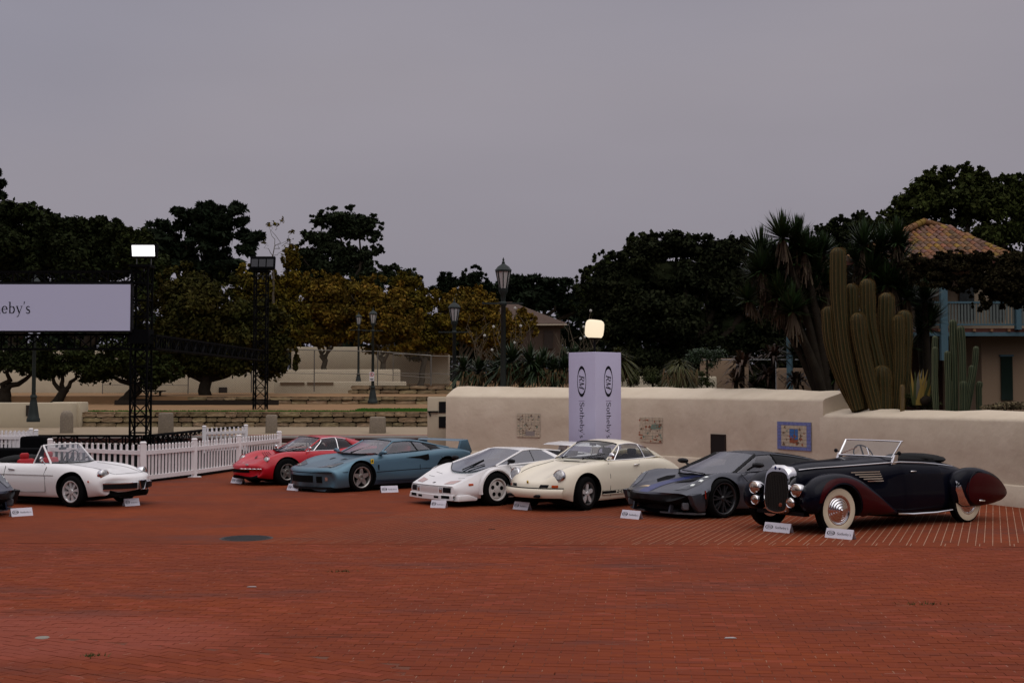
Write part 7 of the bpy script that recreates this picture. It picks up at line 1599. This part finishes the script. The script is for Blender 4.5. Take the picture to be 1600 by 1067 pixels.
# ---------------------------------------------------------------- cacti
CAC = mat('cactus_skin', (.024, .025, .006), .75, noise=(6, .8, (.042, .028, .009)), bump=(30, .4, .01)); CAS = mat('cactus_spine', (.14, .085, .028), .8, noise=(6, .8, (.10, .07, .02))); CAT = mat('cactus_wool', (.17, .085, .035), .9)
CAG = mat('blue_green_cactus', (.014, .026, .012), .7, noise=(5, .8, (.022, .030, .012)))
def cactus_stem(root, pts, r, ribs=11, skin=None, spine=None, name='cactus_stem'):
    P = hermite(np.array([tuple(p) for p in pts]), 5); n = ribs*4; vs = []; m = MB(); sp = MB(); k_ = len(P); rr = random.Random(int(abs(P[0][0])*1000)+ribs)
    prof = []
    for i, p in enumerate(P):
        t = Vector(P[min(i+1, k_-1)]-P[max(i-1, 0)]).normalized(); x = t.cross(Vector((0, 1, 0))).normalized(); y = t.cross(x); f = i/(k_-1)
        prof.append((Vector(p), x, y, r*(.82+.18*math.sin(f*9+rr.random()*.5)*.3+.18*min(1, f*3))))
    top = Vector(P[-1]); td = Vector(P[-1]-P[-2]).normalized(); x, y, rl = prof[-1][1:]
    for s, q in ((.35, .93), (.62, .76), (.85, .48), (.97, .2)): prof.append((top+td*s*r, x, y, rl*q))
    for c, x, y, rad in prof:
        for k in range(n):
            a = 2*math.pi*k/n; rb = rad*(1+.10*math.cos(a*ribs)); vs.append(c+x*rb*math.cos(a)+y*rb*math.sin(a))
    m.add(vs, [(i*n+k, i*n+(k+1) % n, (i+1)*n+(k+1) % n, (i+1)*n+k) for i in range(len(prof)-1) for k in range(n)]); o = m.build(name, skin or CAC, root, 70)
    for k in range(ribs):
        a = 2*math.pi*k/ribs; sp.tube([c+(x*math.cos(a)+y*math.sin(a))*rad*1.10 for c, x, y, rad in prof], .008, 3)
    sp.build('spine_rows', spine or CAS, o)
    fz_ = MB(); nf = 1700 if not skin else 500
    for q in range(nf):
        c, x, y, rad = prof[rr.randrange(1, len(prof))]; c2 = prof[max(0, rr.randrange(1, len(prof))-1)][0]; a = 2*math.pi*rr.randrange(ribs)/ribs+rr.gauss(0, .03); d = x*math.cos(a)+y*math.sin(a)
        i0 = rr.randrange(len(prof)-1); t = rr.random(); c = prof[i0][0].lerp(prof[i0+1][0], t); rad = prof[i0][3]+(prof[i0+1][3]-prof[i0][3])*t
        b = c+d*rad*1.08; e = d+Vector((rr.gauss(0, .5), rr.gauss(0, .5), rr.gauss(0, .5))); e = b+e.normalized()*rr.uniform(.025, .06)*(1 if not skin else .5); w_ = td*.004+x*.002; fz_.add([b-w_, b+w_, e], [(0, 1, 2)])
    tag(fz_.build('spine_fuzz', spine or CAS, o), kind='stuff')
    if not skin: 
        q = MB(); q.ell(top+td*.72*r, (r*.5, r*.5, r*.25), 10, 6); q.build('woolly_tip', CAT, o, 60)
    return o
Yk = 29.6; kb = at(1360, 640, Yk)
for base_, lab, stems, sk, sn, rb, Y_ in (((1365, 640), 'large clump of thick ribbed golden brown columnar cacti', [((1340, 640), (1320, 560), (1310, 470), (1309, 398), 12), ((1350, 640), (1345, 560), (1335, 500), (1333, 452), 10.5), ((1345, 645), (1318, 590), (1302, 540), (1297, 488), 11), ((1365, 640), (1350, 580), (1340, 530), (1337, 500), 11.5), ((1385, 645), (1372, 570), (1358, 500), (1356, 446), 11.5), ((1400, 640), (1398, 570), (1390, 520), (1390, 467), 12), ((1410, 640), (1416, 580), (1418, 530), (1417, 494), 11), ((1378, 645), (1378, 620), (1377, 600), (1376, 582), 12.5), ((1392, 645), (1392, 625), (1390, 605), (1389, 596), 10), ((1402, 640), (1406, 580), (1406, 530), (1405, 500), 9)], None, None, 12, Yk),
        ((1495, 640), 'thin blue green columnar cactus group right of the large clump', [((1490, 642), (1489, 590), (1488, 540), (1487, 505), 5.5), ((1500, 642), (1500, 590), (1499, 540), (1497, 515), 5.5), ((1468, 642), (1466, 600), (1466, 560), (1467, 528), 4.2), ((1462, 642), (1460, 600), (1460, 570), (1460, 546), 4.2), ((1478, 642), (1478, 600), (1477, 570), (1477, 553), 4.5), ((1512, 642), (1518, 610), (1524, 570), (1526, 545), 4.2), ((1505, 642), (1508, 610), (1512, 590), (1514, 575), 4), ((1485, 645), (1484, 625), (1484, 610), (1484, 600), 6), ((1500, 645), (1500, 625), (1500, 610), (1500, 600), 5.5), ((1530, 645), (1530, 620), (1530, 605), (1531, 600), 4.5), ((1516, 645), (1516, 625), (1516, 615), (1516, 611), 5)], CAG, mat('pale_spine', (.10, .11, .06), .8), 8, 28.6),
        ((1412, 640), 'single short pale woolly cactus between the two groups', [((1412, 645), (1412, 625), (1412, 612), (1412, 604), 3.4)], mat('pale_cactus', (.16, .13, .09), .9), None, 12, 28.4)):
    kb = at(base_[0], base_[1], Y_); root = thing('columnar_cactus', lab, 'cactus', kb)
    for i, (a, b, c, d, r) in enumerate(stems):
        yo = random.uniform(-.25, .25); cactus_stem(root, [at(u, v, Y_)-kb+Vector((0, yo, 0)) for u, v in (a, b, c, d)], .9*r/F*Y_, rb, sk, sn)
c = at(1438, 612, 29.0); root = thing('agave', 'yellow and grey striped agave between the cactus groups', 'agave', (c.x, 29.0, 1.5)); g = MB(); rr = random.Random(5)
for k in range(30):
    a = rr.uniform(0, 6.28); L = rr.uniform(.45, .85); tip = Vector((math.cos(a)*L*.28, math.sin(a)*.2*L, L)); o = Vector((rr.uniform(-.15, .15), 0, c.z-1.5-.3)); p = Vector((.035, 0, 0)); g.add([o-p, o+p, o+tip*.6+p*.8, o+tip*.6-p*.8, o+tip], [(0, 1, 2, 3), (3, 2, 4)], k % 3)
g.build('leaf_blades', [mat('agave_yellow', (.26, .18, .045), .6), mat('agave_grey', (.13, .125, .10), .6), mat('agave_green', (.05, .06, .02), .6)], root)
g = MB(); g.ell((.12, 0, c.z-1.5-.2), (.14, .13, .12), 12, 8); g.build('woody_core', BARK, root, 60)
# far-off wood behind everything, and unseen trees added round the plaza to darken car flanks and reflections
rr = random.Random(77); cl = []
for k in range(260):
    x = rr.uniform(-95, 110); cl.append((x, 158+rr.uniform(-6, 6), rr.uniform(2, 11.5)*(1+.12*math.sin(x*.13)), 4.2, 3, 2.6))
o = leaf_cloud(cl, 60000, .75, CYP, 'distant_wood', None, .3, 1.7, 0, 77); tag(o, kind='stuff')
cl = [(rr.uniform(-70, 70), -34+rr.uniform(-5, 5), rr.uniform(1, 13), 5, 4, 3.4) for k in range(150)]
cl += [(sx*(52+rr.uniform(-4, 4)), rr.uniform(-30, 22), rr.uniform(1, 11), 4, 5, 3.4) for k in range(60) for sx in (-1, 1)]
o = leaf_cloud(cl, 40000, 1.0, OAK, 'plaza_side_trees', None, .3, 1.7, 0, 78); tag(o, kind='stuff')
# raised planting bed behind the wall
g = MB(); bp = [(-1.75, 40.2), (.6, 39.6), (4.2, 37.6), (6.4, 34.6), (8.3, 30.9), (9.2, 28.4), (10.7, 24.8), (13, 18), (40, 18), (40, 60), (-1.75, 60)]
g.prism([(x, y) for x, y in bp], -.02, 1.55); tag(g.build('planting_bed', mat('planter_soil', (.035, .028, .018), .95, noise=(1, .8, (.02, .018, .012)))), kind='structure')
# ---------------------------------------------------------------- house at right
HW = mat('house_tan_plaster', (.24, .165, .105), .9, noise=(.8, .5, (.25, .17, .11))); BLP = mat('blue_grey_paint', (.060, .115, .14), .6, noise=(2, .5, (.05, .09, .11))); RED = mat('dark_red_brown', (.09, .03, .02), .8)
Yh = 44.0
o = at(1500, 640, Yh); house = thing('adobe_house', 'two storey tan house with tiled hip roof and blue grey balcony at right', 'house', (o.x, Yh, 1.5))
def hp(u, v, Y=Yh): return at(u, v, Y)-house.location
def hbox(nm, u0, v0, u1, v1, Y0, Y1, mt, bev=0):
    a, b = hp(u0, v1, Y0), hp(u1, v0, Y0); g = MB(); g.box(((a.x+b.x)/2, (Y0+Y1)/2-Yh, (a.z+b.z)/2), (b.x-a.x, Y1-Y0, b.z-a.z)); return g.build(nm, mt, house)
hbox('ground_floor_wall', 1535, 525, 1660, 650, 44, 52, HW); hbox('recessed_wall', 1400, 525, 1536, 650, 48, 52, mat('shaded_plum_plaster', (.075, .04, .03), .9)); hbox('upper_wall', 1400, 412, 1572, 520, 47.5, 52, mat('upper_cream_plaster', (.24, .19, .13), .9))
hbox('window', 1565, 557, 1582, 625, 43.93, 44.02, mat('window_dark_green', (.010, .018, .013), .15, coat=.5)); hbox('window_frame', 1563, 554, 1584, 557, 43.9, 44.02, BLP)
hbox('upper_wall', 1573, 436, 1660, 520, 47.6, 52, MATS['upper_cream_plaster']); hbox('balcony_floor', 1400, 513, 1660, 519, 43.0, 48, RED); hbox('balcony_beam', 1400, 519, 1660, 525, 42.95, 43.15, BLP); 
for u in range(1440, 1610, 27): hbox('joist_end', u, 514, u+4, 518, 42.9, 43.0, mat('joist_orange', (.20, .10, .05), .8))
for (u, w, v1) in ((1476, 9, 545), (1592, 7, 515)): hbox('post', u-w/2, 440, u+w/2, v1+(18 if u == 1476 else 0), 42.8, 43.0, BLP)
hbox('railing_top', 1440, 471, 1660, 474, 42.9, 43.0, BLP); hbox('railing_bottom', 1440, 506, 1660, 508.5, 42.9, 43.0, BLP)
bal = mat('balcony_slat_grey', (.10, .115, .105), .7)
for u in range(1442, 1612, 5):
    a, b = hp(u, 507, 42.94), hp(u+2.4, 473, 42.94); g = MB(); g.box(((a.x+b.x)/2, 42.94-Yh, (a.z+b.z)/2), (b.x-a.x, .03, b.z-a.z)); g.build('baluster', bal, house)
for u0, u1 in ((1500, 1522), (1548, 1570)): hbox('upper_window', u0, 445, u1, 500, 47.42, 47.52, mat('window_grey', (.03, .035, .035), .15, coat=.5))
# tiled hip roof: pan field with barrel tiles laid on it
ap = hp(1443, 349, 47.5); rt = hp(1592, 406, 43.0); lf = hp(1322, 408, 43.0); rb_ = hp(1640, 404, 52); bl = hp(1330, 398, 53); ap2 = ap+Vector((.9, .6, -.12))
TB = mat('roof_underlay', (.03, .02, .014), .95)
g = MB(); e0, e1 = Vector((lf.x, lf.y, lf.z)), Vector((rt.x, rt.y, lf.z)); g.add([e0, e1, ap2, ap, Vector((rt.x, 10, lf.z)), Vector((lf.x, 10, lf.z))], [(0, 1, 2, 3), (1, 4, 2), (5, 0, 3), (4, 5, 3, 2)]); g.build('roof_slope', TB, house)
TILEM = [mat('tile_'+n, c, .85, noise=(5, .7, tuple(x*.6 for x in c)), objrand=.25) for n, c in (('terracotta', (.215, .095, .042)), ('ochre', (.225, .125, .020)), ('rose', (.165, .085, .060)), ('brown', (.12, .066, .034)))]
def barrel():
    out = []
    for mt in TILEM:
        m = MB(); n = 8; L = .50; vs = []
        for k in range(n+1):
            a = math.pi*k/n
            for y, r in ((0, .115), (L, .092)): vs.append((r*math.cos(a), y, r*math.sin(a)*.9))
        m.add(vs, [(2*k, 2*k+1, 2*k+3, 2*k+2) for k in range(n)]); bm = bmesh.new(); bm.from_mesh(m.mesh('t')); bmesh.ops.recalc_face_normals(bm, faces=bm.faces); bmesh.ops.solidify(bm, geom=bm.faces[:], thickness=.014)
        me = bpy.data.meshes.new('roof_tile'); bm.to_mesh(me); bm.free(); me.materials.append(mt); me.polygons.foreach_set('use_smooth', [True]*len(me.polygons)); me.set_sharp_from_angle(angle=R(40)); out.append(me)
    return out
BAR = barrel(); rr = random.Random(8)
up = ((ap+ap2)/2-(e0+e1)/2); up.x = 0; sl_ = up.length; upn = up.normalized(); xn = Vector((1, 0, 0)); nn_ = xn.cross(upn); Mr = Matrix((xn, upn, nn_)).transposed().to_4x4()
cnt = 0; rows_ = int(sl_/.40)
for j in range(rows_):
    t = j*.40/sl_; xa = e0.x+(ap.x-e0.x)*t; xb = e1.x+(ap2.x-e1.x)*t; x = math.ceil(xa/.235)*.235
    while x < xb:
        c = Vector((x, e0.y, e0.z))+upn*(j*.40)+nn_*.02
        w = c+house.location; u_ = CX+F*w.x/w.y
        if u_ < 1352: x += .235; continue
        if cnt < 290:
            q = bpy.data.objects.new('roof_tile', rr.choices(BAR, (5, 2, 4, 2))[0]); COL.objects.link(q); q.parent = house; q.matrix_local = Matrix.Translation(c)@Mr@Matrix.Rotation(rr.gauss(0, .03), 4, 'Z'); cnt += 1
        x += .235
g = MB(); 
def ridge(a, b):
    d = b-a; n = int(d.length/.36)
    for k in range(n): p = a+d*(k/n)+Vector((0, 0, .07)); q = a+d*((k+1.25)/n)+Vector((0, 0, .055)); g.tube([p, q], [.135, .11], 8, mi=rr.choice((0, 0, 1, 2)))
ridge(e1, ap2); ridge(e0, ap); ridge(ap, ap2); tag(g.build('ridge_tiles', TILEM[:3], house, 60), kind='stuff')
g = MB(); g.bar(e0+Vector((0, -.02, -.08)), e1+Vector((0, -.02, -.08)), .10, .12); g.build('eave_board', RED, house)
# porch post and rail left of the cacti
p = at(1234, 590, 46); root = thing('porch_post', 'round blue grey post with a thin rail behind the yucca trunk', 'post', (p.x, 46, 1.5)); zt_ = at(1234, 520, 46).z-1.5
g = MB(); g.tube([(0, 0, 0), (0, 0, zt_)], .11, 12); g.build('post_shaft', BLP, root, 60)
g = MB(); z_ = at(1234, 562, 46).z-1.5; g.tube([(-3.4, 0, z_), (1.8, 0, z_)], .02, 6); g.tube([(-.5, 0, 0), (-.5, 0, z_)], .02, 6); g.tube([(-1.9, 0, 0), (-1.9, 0, z_)], .02, 6); g.build('thin_rail', mat('rail_grey', (.20, .20, .20), .5), root)
block('garden_wall', 'pale wall fragment below the blue post', 'wall', 1215, 1310, 575, 612, 50, .3, HW)
block('garden_wall', 'pale ramped wall behind the aloes', 'wall', 1095, 1170, 560, 612, 56, .3, HW)
block('garden_wall', 'low pale wall right of the parked white hatchback', 'wall', 970, 1120, 588, 612, 52, .3, ADOBE2)
# distant bungalow
Yd = 112; o = at(840, 560, Yd); bung = thing('bungalow', 'distant bungalow with brown hipped roof and white fascia', 'house', (o.x, Yd, o.z))
def bp_(u, v, Y=Yd): return at(u, v, Y)-bung.location
a, b, c, d = bp_(740, 506), bp_(886, 505), bp_(862, 487, 116), bp_(770, 470, 116)
g = MB(); g.add([a, b, Vector((b.x, 8, b.z)), Vector((a.x, 8, a.z)), bp_(800, 472, 116), bp_(768, 472, 116)], [(0, 1, 4, 5), (1, 2, 4), (2, 3, 5, 4), (3, 0, 5)]); g.build('roof', mat('brown_shingle', (.085, .055, .042), .9, noise=(1.5, .6, (.06, .04, .03))), bung)
g = MB(); g.bar(bp_(740, 508), bp_(886, 507), .16, .12); g.build('fascia', mat('fascia_white', (.42, .36, .28), .7), bung)
g = MB(); a, b = bp_(745, 560), bp_(876, 508); g.box(((a.x+b.x)/2, 3.5, (a.z+b.z)/2), (b.x-a.x, 6, b.z-a.z)); g.build('wall', mat('bungalow_wall', (.055, .038, .028), .9), bung)
for u in (800, 850):
    a, b = bp_(u, 545, 112.4), bp_(u+14, 518, 112.4); g = MB(); g.box(((a.x+b.x)/2, .42, (a.z+b.z)/2), (b.x-a.x, .1, b.z-a.z)); g.build('window', DKN, bung)
# parked white hatchback beyond the wall
def hatchback():
    p = at(1000, 592, 70); root = thing('parked_hatchback', 'small white hatchback parked on the street far beyond the wall', 'car', (p.x-.3, 70, p.z-.15), R(185))
    P = M_paint('far_white_paint', (.62, .62, .64)); S = [(.8, .15, .60, (.3, .6), (.5, .6), (.62, .58), (.7, .5), (.7, .35), (.66, .25)), (.5, .08, .78, (.3, .78), (.6, .78), (.72, .74), (.82, .6), (.82, .35), (.78, .2)), (0, 0, .90, (.3, .9), (.6, .9), (.76, .86), (.85, .65), (.85, .35), (.8, .2)), (-.5, 0, .98, (.4, .98), (.66, .97), (.78, .92), (.86, .68), (.86, .35), (.8, .2)), (-2.4, 0, 1.0, (.4, 1.0), (.66, .99), (.78, .94), (.86, .7), (.86, .4), (.8, .2)), (-3.1, -.05, .98, (.4, .98), (.62, .96), (.72, .9), (.8, .7), (.8, .45), (.76, .3))]
    car_body(root, S, [P, WELL], [(0, .3, .35, .5, 1.2), (-2.45, .3, .35, .5, 1.2)])
    greenhouse(root, [((-.5, .7, .96), (-.5, .69, .97), (-.35, .35, .97), (-.3, 0, .97)), ((-.8, .72, .97), (-1.15, .56, 1.42), (-1.1, .3, 1.46), (-1.1, 0, 1.47)), ((-1.6, .73, .98), (-1.6, .57, 1.46), (-1.6, .3, 1.5), (-1.6, 0, 1.51)), ((-2.6, .72, .99), (-2.6, .56, 1.42), (-2.6, .3, 1.46), (-2.6, 0, 1.47)), ((-3.1, .68, .97), (-3.0, .6, 1.05), (-3.0, .3, 1.1), (-3.0, 0, 1.1))], [['side_window', 'side_window', 'side_window', 'rear_quarter'], ['windscreen', 'roof', 'roof', 'rear_window'], ['windscreen', 'roof', 'roof', 'rear_window']], P, glassm=DGLS, trims=[('v', 2, 0, 1, .03, P), ('u', 1, 0, 3, .03, P)])
    for s in (1, -1): wheel(root, 0, s*.76, .31, .2, .2, 'star5'); wheel(root, -2.45, s*.76, .31, .2, .2, 'star5')
hatchback()
# ---------------------------------------------------------------- the cars on show
GUN = M_paint('gunmetal_paint', (.070, .073, .088), .6, .32, .2); NAVY = M_paint('navy_paint', (.006, .009, .028), .4, .25, .3)
build_red_coupe(); build_blue_supercar(); build_white_wedge(); build_cream_coupe()
build_grey_supercar('dark grey supercar with a blue bonnet stripe', 3.15, 23.2, 215, GUN)
build_black_roadster(); build_white_convertible()
build_grey_supercar('dark navy supercar nose cut off by the left edge of the picture', -9.95, 22.75, -24, NAVY, False)
